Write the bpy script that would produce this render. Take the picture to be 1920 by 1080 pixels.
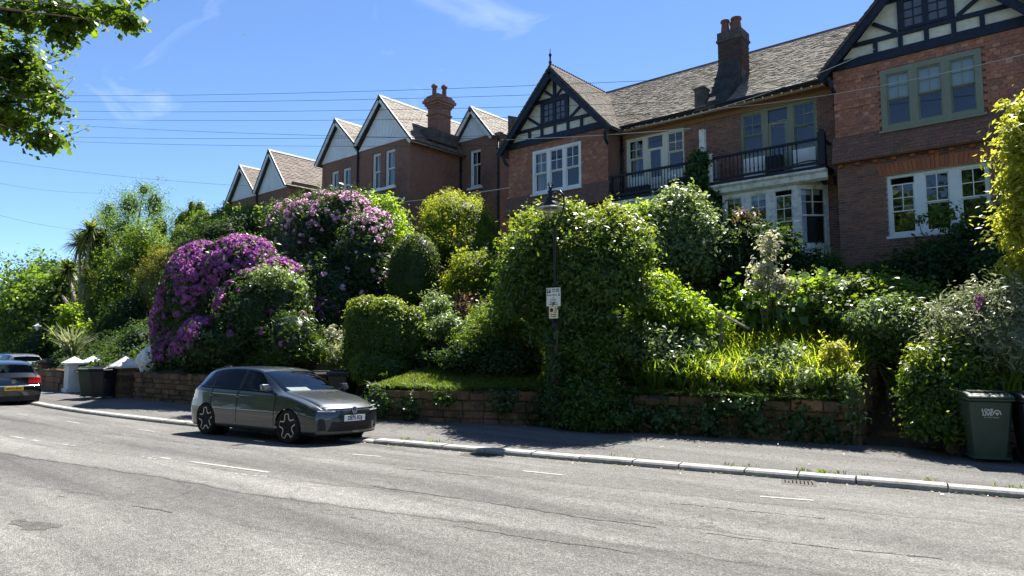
import bpy, bmesh, math, random
import numpy as np
from mathutils import Vector, Matrix

R = math.radians
scene = bpy.context.scene
COL = scene.collection
for _o in list(bpy.data.objects):
    bpy.data.objects.remove(_o)

# ------------------------------------------------------------------ camera
CAM_H = 1.75
cam_data = bpy.data.cameras.new('camera')
cam_data.sensor_width = 36.0
cam_data.lens = 36.0 * 1295.0 / 1920.0
cam_data.clip_start = 0.05
cam_data.clip_end = 2000.0
cam = bpy.data.objects.new('camera', cam_data)
cam.location = (0, 0, CAM_H)
cam.rotation_euler = (R(90 + 4.94), 0, R(40.3))
COL.objects.link(cam)
scene.camera = cam

# ------------------------------------------------------------------ sky and sun
SUN_EL, SUN_AZ = R(56.5), R(17)          # azimuth: from +Y towards -X
SKY = 0.082
world = bpy.data.worlds.new('World')
scene.world = world
world.use_nodes = True
nt = world.node_tree
nt.nodes.clear()
wo = nt.nodes.new('ShaderNodeOutputWorld')
bg = nt.nodes.new('ShaderNodeBackground')
sky = nt.nodes.new('ShaderNodeTexSky')
sky.sky_type = 'NISHITA'
sky.sun_disc = False
sky.sun_elevation = SUN_EL
sky.sun_rotation = -SUN_AZ
sky.air_density = 1.0
sky.dust_density = 0.0
sky.ozone_density = 6.0
sky.altitude = 3200
bg.inputs['Strength'].default_value = SKY
# a few thin cirrus wisps
tc = nt.nodes.new('ShaderNodeTexCoord')
mp = nt.nodes.new('ShaderNodeMapping')
mp.inputs['Rotation'].default_value = (0.3, 0.5, 0.4)
mp.inputs['Scale'].default_value = (2.2, 7.0, 9.0)
nz = nt.nodes.new('ShaderNodeTexNoise')
nz.inputs['Scale'].default_value = 1.1
nz.inputs['Detail'].default_value = 7
nz.inputs['Distortion'].default_value = 0.7
cr = nt.nodes.new('ShaderNodeValToRGB')
cr.color_ramp.elements[0].position = 0.60
cr.color_ramp.elements[1].position = 0.90
cr.color_ramp.elements[1].color = (0.38, 0.38, 0.38, 1)
mx = nt.nodes.new('ShaderNodeMix')
mx.data_type = 'RGBA'
mx.inputs['B'].default_value = (7.5, 8.0, 8.6, 1)
nt.links.new(tc.outputs['Generated'], mp.inputs['Vector'])
nt.links.new(mp.outputs['Vector'], nz.inputs['Vector'])
nt.links.new(nz.outputs['Fac'], cr.inputs['Fac'])
nt.links.new(cr.outputs['Color'], mx.inputs['Factor'])
nt.links.new(sky.outputs['Color'], mx.inputs['A'])
nt.links.new(mx.outputs['Result'], bg.inputs['Color'])
nt.links.new(bg.outputs['Background'], wo.inputs['Surface'])

sun_data = bpy.data.lights.new('sun', 'SUN')
sun_data.energy = 5.0
sun_data.angle = R(0.53)
sun_data.color = (1.0, 0.955, 0.88)
sun = bpy.data.objects.new('sun', sun_data)
_sd = Vector((-math.sin(SUN_AZ) * math.cos(SUN_EL), math.cos(SUN_AZ) * math.cos(SUN_EL), math.sin(SUN_EL)))
sun.rotation_euler = _sd.to_track_quat('Z', 'Y').to_euler()
sun.location = (-10, 60, 60)
COL.objects.link(sun)

vs = scene.view_settings
vs.view_transform = 'Standard'
vs.look = 'None'
vs.exposure = 1.5
vs.gamma = 1.0
vs.use_curve_mapping = False

# ------------------------------------------------------------------ helpers
rng = np.random.default_rng(7)
random.seed(7)
ORG = {}                      # object -> world position of its frame


def lerp(a, b, t):
    return a + (b - a) * t


def ss(a, b, x):
    t = np.clip((x - a) / (b - a), 0, 1)
    return t * t * (3 - 2 * t)


_F, _p, _w = 1295.0, R(4.94), R(40.3)


def ray(px, py):
    """bearing of a measured point of the survey"""
    cx = (px - 960) / _F
    cy = -(py - 540) / _F
    f = math.cos(_p) - cy * math.sin(_p)
    u = cy * math.cos(_p) + math.sin(_p)
    return np.array([cx * math.cos(_w) - f * math.sin(_w), cx * math.sin(_w) + f * math.cos(_w), u])


def at(px, py, Y):
    r = ray(px, py)
    return np.array([0, 0, CAM_H]) + r * (Y / r[1])


def atz(px, py, Z):
    r = ray(px, py)
    return np.array([0, 0, CAM_H]) + r * ((Z - CAM_H) / r[2])


def depth(P):
    return (-P[0] * math.sin(_w) + P[1] * math.cos(_w))


class MB:
    """collects faces of ONE mesh"""

    def __init__(s):
        s.v, s.f, s.t, s.sm = [], [], [], False
        s.uv = None

    def quad(s, a, b, c, d, t=.5):
        n = len(s.v)
        s.v += [tuple(a), tuple(b), tuple(c), tuple(d)]
        s.f.append((n, n + 1, n + 2, n + 3))
        s.t += [t] * 4
        return s

    def poly(s, pts, t=.5):
        n = len(s.v)
        s.v += [tuple(p) for p in pts]
        s.f.append(tuple(range(n, n + len(pts))))
        s.t += [t] * len(pts)
        return s

    def box(s, x0, x1, y0, y1, z0, z1, t=.5):
        if x0 > x1: x0, x1 = x1, x0
        if y0 > y1: y0, y1 = y1, y0
        if z0 > z1: z0, z1 = z1, z0
        n = len(s.v)
        s.v += [(x0, y0, z0), (x1, y0, z0), (x1, y1, z0), (x0, y1, z0), (x0, y0, z1), (x1, y0, z1), (x1, y1, z1), (x0, y1, z1)]
        s.f += [(n, n + 3, n + 2, n + 1), (n + 4, n + 5, n + 6, n + 7), (n, n + 1, n + 5, n + 4), (n + 1, n + 2, n + 6, n + 5), (n + 2, n + 3, n + 7, n + 6), (n + 3, n, n + 4, n + 7)]
        s.t += [t] * 8
        return s

    def prism(s, poly, axis, a, b, t=.5):
        """extrude a 2D polygon along an axis; axis 'y': poly is (x,z)"""
        n = len(s.v)
        k = len(poly)
        for d in (a, b):
            for p, q in poly:
                s.v.append((p, d, q) if axis == 'y' else ((d, p, q) if axis == 'x' else (p, q, d)))
                s.t.append(t)
        s.f.append(tuple(range(n, n + k)))
        s.f.append(tuple(range(n + 2 * k - 1, n + k - 1, -1)))
        for i in range(k):
            j = (i + 1) % k
            s.f.append((n + j, n + i, n + k + i, n + k + j))
        return s

    def beam(s, p0, p1, w, y0, y1, t=.5):
        """timber in an XZ plane from p0 to p1 with width w"""
        d = np.array(p1, float) - np.array(p0, float)
        d /= np.linalg.norm(d)
        nrm = np.array([-d[1], d[0]]) * w / 2
        p0 = np.array(p0)
        p1 = np.array(p1)
        return s.prism([tuple(p0 - nrm), tuple(p1 - nrm), tuple(p1 + nrm), tuple(p0 + nrm)], 'y', y0, y1, t)

    def tube(s, pts, r, seg=8, t=.5, caps=True):
        pts = [Vector(p) for p in pts]
        rs = r if hasattr(r, '__len__') else [r] * len(pts)
        n0 = len(s.v)
        up = None
        for i, p in enumerate(pts):
            d = (pts[min(i + 1, len(pts) - 1)] - pts[max(i - 1, 0)]).normalized()
            if up is None:
                up = d.orthogonal().normalized()
            up = (up - d * up.dot(d)).normalized()
            b = d.cross(up)
            for k in range(seg):
                a = 2 * math.pi * k / seg
                s.v.append(tuple(p + (up * math.cos(a) + b * math.sin(a)) * rs[i]))
                s.t.append(t)
        for i in range(len(pts) - 1):
            for k in range(seg):
                a = n0 + i * seg + k
                b = n0 + i * seg + (k + 1) % seg
                s.f.append((a, b, b + seg, a + seg))
        if caps:
            s.f.append(tuple(n0 + k for k in range(seg - 1, -1, -1)))
            s.f.append(tuple(n0 + (len(pts) - 1) * seg + k for k in range(seg)))
        return s

    def lathe(s, prof, c=(0, 0, 0), seg=20, axis='z', t=.5):
        """prof: list of (r, h)"""
        n0 = len(s.v)
        for r_, h in prof:
            for k in range(seg):
                a = 2 * math.pi * k / seg
                x, y = r_ * math.cos(a), r_ * math.sin(a)
                p = (x, y, h) if axis == 'z' else ((x, h, y) if axis == 'y' else (h, x, y))
                s.v.append((p[0] + c[0], p[1] + c[1], p[2] + c[2]))
                s.t.append(t)
        for i in range(len(prof) - 1):
            for k in range(seg):
                a = n0 + i * seg + k
                b = n0 + i * seg + (k + 1) % seg
                s.f.append((a, b, b + seg, a + seg))
        s.f.append(tuple(n0 + k for k in range(seg - 1, -1, -1)))
        s.f.append(tuple(n0 + (len(prof) - 1) * seg + k for k in range(seg)))
        return s

    def build(s, name, mat, parent=None, local=False, smooth=False, fixn=True, bevel=0):
        me = bpy.data.meshes.new(name)
        o = ORG.get(parent, Vector((0, 0, 0))) if parent is not None else Vector((0, 0, 0))
        if local:
            o = Vector((0, 0, 0))
        vs_ = [(x - o.x, y - o.y, z - o.z) for x, y, z in s.v]
        me.from_pydata(vs_, [], s.f)
        at_ = me.attributes.new('tint', 'FLOAT', 'POINT')
        at_.data.foreach_set('value', np.array(s.t, dtype=np.float32))
        if fixn:
            bm = bmesh.new()
            bm.from_mesh(me)
            if bevel:
                bmesh.ops.remove_doubles(bm, verts=bm.verts, dist=1e-5)
                bmesh.ops.bevel(bm, geom=[e for e in bm.edges], offset=bevel, segments=1, affect='EDGES', profile=.5)
            bmesh.ops.recalc_face_normals(bm, faces=bm.faces)
            bm.to_mesh(me)
            bm.free()
        if smooth:
            me.polygons.foreach_set('use_smooth', [True] * len(me.polygons))
        me.materials.append(MAT[mat] if isinstance(mat, str) else mat)
        ob = bpy.data.objects.new(name, me)
        COL.objects.link(ob)
        if parent is not None:
            ob.parent = parent
        ORG[ob] = ORG.get(parent, Vector((0, 0, 0))) if parent is not None else Vector((0, 0, 0))
        return ob


def tag(o, label=None, cat=None, group=None, kind=None):
    if label: o['label'] = label
    if cat: o['category'] = cat
    if group: o['group'] = group
    if kind: o['kind'] = kind
    return o


def empty(name, loc, rz=0.0, label=None, cat=None, group=None, rx=0.0):
    o = bpy.data.objects.new(name, None)
    o.empty_display_size = .2
    COL.objects.link(o)
    o.location = loc
    o.rotation_euler = (rx, 0, rz)
    ORG[o] = Vector(loc)
    tag(o, label, cat, group)
    return o


def link_mesh(name, me, parent, loc):
    o = bpy.data.objects.new(name, me)
    COL.objects.link(o)
    o.parent = parent
    o.location = loc
    return o


def copy_tree(o, parent=None):
    c = o.copy()
    COL.objects.link(c)
    c.parent = parent
    for ch in list(o.children):
        copy_tree(ch, c)
    return c


def raw_mesh(name, V, Fq, mat, parent=None, tint=None, smooth=False, org=None, mats=None, fmat=None):
    """fast mesh from numpy arrays (all quads or all tris)"""
    V = np.asarray(V, np.float32)
    Fq = np.asarray(Fq, np.int32)
    if parent is not None and org is None:
        org = ORG.get(parent, Vector((0, 0, 0)))
    if org is not None:
        V = V - np.array(org, np.float32)
    k = Fq.shape[1]
    me = bpy.data.meshes.new(name)
    me.vertices.add(len(V))
    me.vertices.foreach_set('co', V.ravel())
    me.loops.add(Fq.size)
    me.loops.foreach_set('vertex_index', Fq.ravel())
    me.polygons.add(len(Fq))
    me.polygons.foreach_set('loop_start', np.arange(0, Fq.size, k, dtype=np.int32))
    me.polygons.foreach_set('loop_total', np.full(len(Fq), k, np.int32))
    if smooth:
        me.polygons.foreach_set('use_smooth', np.ones(len(Fq), bool))
    me.update(calc_edges=True)
    if tint is not None:
        a = me.attributes.new('tint', 'FLOAT', 'POINT')
        a.data.foreach_set('value', np.asarray(tint, np.float32))
    for m in (mats or [mat]):
        me.materials.append(MAT[m] if isinstance(m, str) else m)
    if fmat is not None:
        me.polygons.foreach_set('material_index', np.asarray(fmat, np.int32))
    o = bpy.data.objects.new(name, me)
    COL.objects.link(o)
    if parent is not None:
        o.parent = parent
    ORG[o] = ORG.get(parent, Vector((0, 0, 0))) if parent is not None else Vector((0, 0, 0))
    return o


# ------------------------------------------------------------------ materials
MAT = {}


def nodes(name):
    m = bpy.data.materials.new(name)
    m.use_nodes = True
    n = m.node_tree
    b = n.nodes['Principled BSDF']
    return m, n, b


def add(n, kind, **kw):
    x = n.nodes.new(kind)
    for k, v in kw.items():
        if k in x.inputs:
            x.inputs[k].default_value = v
        else:
            setattr(x, k, v)
    return x


def rgba(c):
    return (c[0], c[1], c[2], 1)


def tintval(n):
    """per piece random value in 0..1"""
    a = add(n, 'ShaderNodeAttribute', attribute_name='tint')
    oi = add(n, 'ShaderNodeObjectInfo')
    s = add(n, 'ShaderNodeMath', operation='ADD')
    n.links.new(a.outputs['Fac'], s.inputs[0])
    n.links.new(oi.outputs['Random'], s.inputs[1])
    f = add(n, 'ShaderNodeMath', operation='FRACT')
    n.links.new(s.outputs[0], f.inputs[0])
    return f.outputs[0]


def material(name, c1, c2=None, scale=6.0, rough=.8, spec=.3, metal=0.0, bump=0.0, bscale=None, tint=None, stain=None, sscale=1.2, samt=.5, detail=6.0, stretch=None, coat=0.0):
    """two-tone noise surface; tint = list of colours picked per piece; stain = colour of blotchy wear"""
    m, n, b = nodes(name)
    c2 = c2 or c1
    geo = add(n, 'ShaderNodeNewGeometry')
    mp_ = add(n, 'ShaderNodeMapping')
    if stretch: mp_.inputs['Scale'].default_value = stretch
    n.links.new(geo.outputs['Position'], mp_.inputs['Vector'])
    nz_ = add(n, 'ShaderNodeTexNoise', Scale=scale, Detail=detail, Roughness=.6)
    n.links.new(mp_.outputs['Vector'], nz_.inputs['Vector'])
    rp = add(n, 'ShaderNodeValToRGB')
    rp.color_ramp.elements[0].position = .32
    rp.color_ramp.elements[1].position = .68
    rp.color_ramp.elements[0].color = rgba(c1)
    rp.color_ramp.elements[1].color = rgba(c2)
    n.links.new(nz_.outputs['Fac'], rp.inputs['Fac'])
    col = rp.outputs['Color']
    if tint:
        tr = add(n, 'ShaderNodeValToRGB')
        tr.color_ramp.interpolation = 'LINEAR'
        els = tr.color_ramp.elements
        els[0].color = rgba(tint[0])
        els[1].color = rgba(tint[-1])
        for i, c in enumerate(tint[1:-1]):
            e = els.new((i + 1) / (len(tint) - 1))
            e.color = rgba(c)
        n.links.new(tintval(n), tr.inputs['Fac'])
        mm = add(n, 'ShaderNodeMix', data_type='RGBA', blend_type='MULTIPLY')
        mm.inputs['Factor'].default_value = 1.0
        n.links.new(tr.outputs['Color'], mm.inputs['A'])
        n.links.new(col, mm.inputs['B'])
        col = mm.outputs['Result']
    if stain:
        n2 = add(n, 'ShaderNodeTexNoise', Scale=sscale, Detail=8, Roughness=.65)
        n.links.new(geo.outputs['Position'], n2.inputs['Vector'])
        r2 = add(n, 'ShaderNodeValToRGB')
        r2.color_ramp.elements[0].position = .48
        r2.color_ramp.elements[1].position = .72
        r2.color_ramp.elements[1].color = (samt, samt, samt, 1)
        n.links.new(n2.outputs['Fac'], r2.inputs['Fac'])
        ms = add(n, 'ShaderNodeMix', data_type='RGBA')
        n.links.new(r2.outputs['Color'], ms.inputs['Factor'])
        n.links.new(col, ms.inputs['A'])
        ms.inputs['B'].default_value = rgba(stain)
        col = ms.outputs['Result']
    n.links.new(col, b.inputs['Base Color'])
    b.inputs['Roughness'].default_value = rough
    b.inputs['Specular IOR Level'].default_value = spec
    b.inputs['Metallic'].default_value = metal
    b.inputs['Coat Weight'].default_value = coat
    b.inputs['Coat Roughness'].default_value = .04
    if bump:
        n3 = add(n, 'ShaderNodeTexNoise', Scale=bscale or scale * 6, Detail=5)
        n.links.new(mp_.outputs['Vector'], n3.inputs['Vector'])
        bp = add(n, 'ShaderNodeBump', Strength=bump, Distance=.02)
        n.links.new(n3.outputs['Fac'], bp.inputs['Height'])
        n.links.new(bp.outputs['Normal'], b.inputs['Normal'])
    MAT[name] = m
    return m


LEAFK = 1.45


def leaf(name, cols, trans=.42, rough=.42, spec=.35, tcol=None):
    """leaf: glossy upper skin, light passing through; cols = ramp of leaf colours"""
    m, n, b = nodes(name)
    cols = [tuple(v * LEAFK for v in c) for c in cols]
    a = add(n, 'ShaderNodeAttribute', attribute_name='tint')
    rp = add(n, 'ShaderNodeValToRGB')
    els = rp.color_ramp.elements
    els[0].color = rgba(cols[0])
    els[1].color = rgba(cols[-1])
    for i, c in enumerate(cols[1:-1]):
        e = els.new((i + 1) / (len(cols) - 1))
        e.color = rgba(c)
    n.links.new(a.outputs['Fac'], rp.inputs['Fac'])
    b.inputs['Roughness'].default_value = rough
    b.inputs['Specular IOR Level'].default_value = spec
    n.links.new(rp.outputs['Color'], b.inputs['Base Color'])
    t = add(n, 'ShaderNodeBsdfTranslucent')
    mu = add(n, 'ShaderNodeMix', data_type='RGBA', blend_type='MULTIPLY')
    mu.inputs['Factor'].default_value = 1.0
    tk_ = tcol or (2.1, 1.75, .45)
    mu.inputs['B'].default_value = rgba(tuple(v * 1.35 for v in tk_))
    n.links.new(rp.outputs['Color'], mu.inputs['A'])
    n.links.new(mu.outputs['Result'], t.inputs['Color'])
    ms = add(n, 'ShaderNodeMixShader')
    ms.inputs['Fac'].default_value = min(.62, trans + .12)
    n.links.new(b.outputs['BSDF'], ms.inputs[1])
    n.links.new(t.outputs['BSDF'], ms.inputs[2])
    n.links.new(ms.outputs['Shader'], n.nodes['Material Output'].inputs['Surface'])
    MAT[name] = m
    return m


def glass(name, tintc=(.75, .8, .8), ior=1.55, boost=0.015):
    m, n, b = nodes(name)
    tr = add(n, 'ShaderNodeBsdfTransparent', Color=rgba(tintc))
    gl = add(n, 'ShaderNodeBsdfGlossy', Roughness=.015)
    # Schlick term, the same from either side of the sheet
    lw = add(n, 'ShaderNodeLayerWeight', Blend=.5)
    pw_ = add(n, 'ShaderNodeMath', operation='POWER')
    pw_.inputs[1].default_value = 5.0
    n.links.new(lw.outputs['Facing'], pw_.inputs[0])
    f0 = ((ior - 1) / (ior + 1)) ** 2
    fr = add(n, 'ShaderNodeMath', operation='MULTIPLY_ADD')
    fr.inputs[1].default_value = 1 - f0
    fr.inputs[2].default_value = f0
    n.links.new(pw_.outputs[0], fr.inputs[0])
    ad = add(n, 'ShaderNodeMath', operation='ADD', use_clamp=True)
    ad.inputs[1].default_value = boost
    # old panes are never quite flat
    geo = add(n, 'ShaderNodeNewGeometry')
    nz_ = add(n, 'ShaderNodeTexNoise', Scale=2.2, Detail=1)
    n.links.new(geo.outputs['Position'], nz_.inputs['Vector'])
    bp = add(n, 'ShaderNodeBump', Strength=.05, Distance=.03)
    n.links.new(nz_.outputs['Fac'], bp.inputs['Height'])
    n.links.new(bp.outputs['Normal'], gl.inputs['Normal'])
    n.links.new(fr.outputs[0], ad.inputs[0])
    ms = add(n, 'ShaderNodeMixShader')
    n.links.new(ad.outputs[0], ms.inputs['Fac'])
    n.links.new(tr.outputs['BSDF'], ms.inputs[1])
    n.links.new(gl.outputs['BSDF'], ms.inputs[2])
    n.links.new(ms.outputs['Shader'], n.nodes['Material Output'].inputs['Surface'])
    MAT[name] = m
    return m


material('brick', (.82, .80, .8), (1.1, 1.1, 1.1), scale=30, rough=.9, tint=[(.21, .105, .076), (.27, .128, .088), (.155, .092, .075), (.31, .145, .098), (.22, .112, .087), (.12, .08, .07)], bump=.25, bscale=90)
material('brick_red', (.82, .80, .8), (1.1, 1.1, 1.1), scale=30, rough=.9, tint=[(.36, .12, .06), (.42, .16, .08), (.33, .11, .06)], bump=.25, bscale=90)
material('mortar', (.36, .35, .33), (.46, .45, .42), scale=14, rough=.95, bump=.3, stain=(.12, .11, .10), samt=.6)
material('hung_tile', (.8, .78, .76), (1.15, 1.1, 1.1), scale=18, rough=.85, tint=[(.33, .14, .09), (.39, .17, .105), (.25, .125, .095), (.44, .205, .13), (.34, .15, .10), (.27, .145, .11), (.37, .16, .10), (.47, .28, .19)], bump=.3, bscale=60)
material('hung_tile_dark', (.8, .78, .76), (1.15, 1.1, 1.1), scale=18, rough=.85, tint=[(.20, .105, .078), (.16, .098, .078), (.235, .12, .085), (.15, .092, .078)], bump=.3, bscale=60)
material('roof_tile', (.75, .73, .7), (1.2, 1.18, 1.15), scale=9, rough=.95, spec=.1, tint=[(.20, .178, .15), (.25, .225, .19), (.145, .128, .108), (.285, .26, .22), (.18, .155, .13), (.12, .108, .09)], stain=(.36, .35, .31), sscale=8, samt=.8, bump=.5, bscale=45)
material('roof_tile_old', (.75, .73, .7), (1.2, 1.18, 1.15), scale=9, rough=.75, tint=[(.15, .118, .09), (.19, .15, .115), (.12, .095, .075), (.215, .178, .138)], stain=(.25, .23, .175), sscale=3, samt=.6, bump=.5, bscale=45)
material('ridge_tile', (.14, .09, .07), (.20, .13, .10), scale=6, rough=.85, bump=.3)
material('white_ridge', (.62, .60, .56), (.75, .73, .7), scale=6, rough=.85)
material('old_stack', (.06, .055, .05), (.115, .10, .09), scale=5, rough=.95, spec=.1, bump=.6, stain=(.2, .18, .15), sscale=3, samt=.4)
material('lead', (.035, .036, .038), (.07, .07, .07), scale=5, rough=.95, spec=.08, bump=.3)
material('terracotta', (.15, .065, .045), (.20, .09, .06), scale=5, rough=.85, bump=.2, stain=(.08, .06, .05), samt=.6, sscale=6)
material('navy_timber', (.010, .015, .030), (.018, .026, .045), scale=8, rough=.55, bump=.2)
material('navy_pane_bar', (.008, .012, .026), rough=.5)
material('gable_render', (.62, .60, .50), (.74, .72, .62), scale=4, rough=.9, bump=.3, stain=(.40, .38, .30), sscale=2.5, samt=.5)
material('green_paint', (.195, .215, .155), (.22, .24, .175), scale=5, rough=.5, spec=.4, stain=(.13, .15, .10), samt=.4)
material('cream_paint', (.62, .62, .52), (.70, .70, .60), scale=5, rough=.5, spec=.4)
material('white_paint', (.74, .75, .74), (.82, .83, .82), scale=5, rough=.5, spec=.4, stain=(.60, .60, .55), samt=.35)
material('peeling_white', (.66, .66, .60), (.80, .80, .76), scale=9, rough=.7, stain=(.22, .19, .15), sscale=5, samt=.75, bump=.3, stretch=(1, 1, 3))
material('black_paint', (.010, .012, .018), (.018, .02, .026), scale=8, rough=.45)
material('soffit_board', (.22, .125, .06), (.28, .16, .08), scale=5, rough=.7, stretch=(1, 8, 8))
material('dark_void', (.010, .010, .011), rough=1.0, spec=0)
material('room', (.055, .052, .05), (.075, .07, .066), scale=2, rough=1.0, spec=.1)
material('curtain', (.62, .64, .66), (.74, .76, .78), scale=3, rough=.9, stretch=(6, 1, .3))
material('blind', (.86, .87, .86), (.90, .91, .90), scale=3, rough=.8)
material('brickwork_far', (.18, .10, .072), (.26, .142, .10), scale=9, rough=.95, stain=(.07, .05, .05), sscale=.6, samt=.6, bump=.3, bscale=30)
material('gable_board', (.66, .71, .73), (.74, .79, .81), scale=3, rough=.6, stain=(.42, .45, .45), samt=.4, sscale=1.5)
material('sandstone', (.7, .7, .7), (1.2, 1.18, 1.15), scale=11, rough=.95, tint=[(.17, .10, .06), (.22, .13, .08), (.12, .08, .052), (.25, .155, .095), (.18, .11, .07), (.095, .068, .048)], stain=(.028, .036, .015), sscale=1.6, samt=.95, bump=.8, bscale=38)
material('kerb_granite', (.26, .255, .24), (.42, .405, .38), scale=40, rough=.85, bump=.5, bscale=120, stain=(.13, .12, .10), sscale=4, samt=.7)
material('white_render', (.62, .64, .66), (.72, .74, .76), scale=3, rough=.8, stain=(.42, .43, .42), sscale=2, samt=.5, bump=.2)
material('soil', (.055, .04, .028), (.10, .075, .05), scale=6, rough=1, bump=.6, stain=(.05, .065, .03), samt=.7)
material('bark', (.10, .08, .06), (.18, .145, .11), scale=10, rough=.95, bump=.8, stretch=(1, 1, .25))
material('bark_pale', (.24, .20, .16), (.34, .29, .23), scale=8, rough=.9, bump=.5, stretch=(1, 1, .25))
material('post_wood', (.085, .07, .045), (.13, .105, .065), scale=8, rough=.9, bump=.3, stretch=(4, 4, .5))
material('roof_tile_conc', (.75, .73, .7), (1.2, 1.18, 1.15), scale=9, rough=.8, tint=[(.17, .135, .11), (.215, .17, .138), (.14, .11, .092), (.24, .195, .158)], bump=.4)
glass('pane_glass')
glass('dark_pane', tintc=(.35, .38, .42), boost=.05)
material('stack_brick', (.8, .8, .8), (1.15, 1.15, 1.15), scale=20, rough=.95, tint=[(.065, .05, .043), (.09, .062, .05), (.05, .042, .04), (.075, .056, .05)], bump=.3)
material('attic_glass', (.085, .092, .115), (.115, .122, .15), scale=3, rough=.25, spec=.5)
glass('globe_glass', tintc=(.85, .85, .78), ior=1.4, boost=.06)
# ------------------------------------------------------------------ road, pavement, kerb, garden bank
_kx = np.array([-25.4, -19.7, -16, -10.77, -7.3, -5.85, -3.9, -2.3, -.8])
_ky = np.array([7.1, 7.25, 7.6, 8.57, 9.18, 9.48, 9.8, 10.2, 10.6])
_kc = np.polyfit(_kx, _ky, 3)
_kd = np.polyder(_kc)


def kerbY(x):
    x = np.asarray(x, float)
    xc = np.clip(x, -25.4, -.8)
    return np.polyval(_kc, xc) + np.polyval(_kd, xc) * (x - xc)


_wx = np.array([-90, -45, -37.5, -36.3, -30, -25, -20.6, -13.1, -11.3, -9.7, -7.85, -5.2, -3.4, 2, 30])
_wy = np.array([13.0, 12.4, 11.6, 9.45, 9.4, 9.7, 9.9, 10.85, 11.4, 12.1, 12.5, 13.0, 13.37, 14.3, 18])


def wallY(x):
    return np.interp(x, _wx, _wy)


def dropped(x):
    """lowered kerb at the bin yard entrance"""
    return ss(-16.4, -15.2, x) * (1 - ss(-11.6, -10.6, x))


def roadz(x, y):
    v = kerbY(x) - y
    return -.075 * (1 - ss(0, 2.2, v))


def bankz(x, y):
    x = np.asarray(x, float)
    y = np.asarray(y, float)
    w = wallY(x)
    top = 3.7 + 2.2 * (1 - ss(-21, -15, x))
    t = np.clip((y - w) / (20.0 - w), 0, 1.0)
    z = .72 + (top - .72) * (0.9 * t + .1 * ss(.05, 1.0, t)) + np.maximum(0, y - 20) * .02
    z = z + .05 * np.sin(x * 1.7 + y) + .04 * np.sin(2.9 * y - x)
    # cut for the steps by the gate, and for the bin yard behind the parked car
    c1 = ss(-3.55, -3.35, x) * (1 - ss(-1.95, -1.75, x)) * (1 - ss(15.4, 17.5, y))
    z = z * (1 - c1) + c1 * np.minimum(z, .04 + np.maximum(0, y - 14.2) * .72)
    c2 = ss(-19.0, -18.6, x) * (1 - ss(-14.1, -13.8, x)) * (1 - ss(w + 1.3, w + 2.4, y))
    z = z * (1 - c2) + c2 * np.minimum(z, .05)
    return z


def grid_obj(name, X, Y, Z, mat, attrs=None, smooth=True):
    nx, ny = X.shape
    V = np.stack([X, Y, Z], -1).reshape(-1, 3)
    i, j = np.meshgrid(np.arange(nx - 1), np.arange(ny - 1), indexing='ij')
    a = (i * ny + j).ravel()
    Fq = np.stack([a, a + ny, a + ny + 1, a + 1], -1)
    o = raw_mesh(name, V, Fq, mat, smooth=smooth)
    for k, v in (attrs or {}).items():
        at_ = o.data.attributes.new(k, 'FLOAT', 'POINT')
        at_.data.foreach_set('value', v.astype(np.float32).ravel())
    return o


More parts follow.
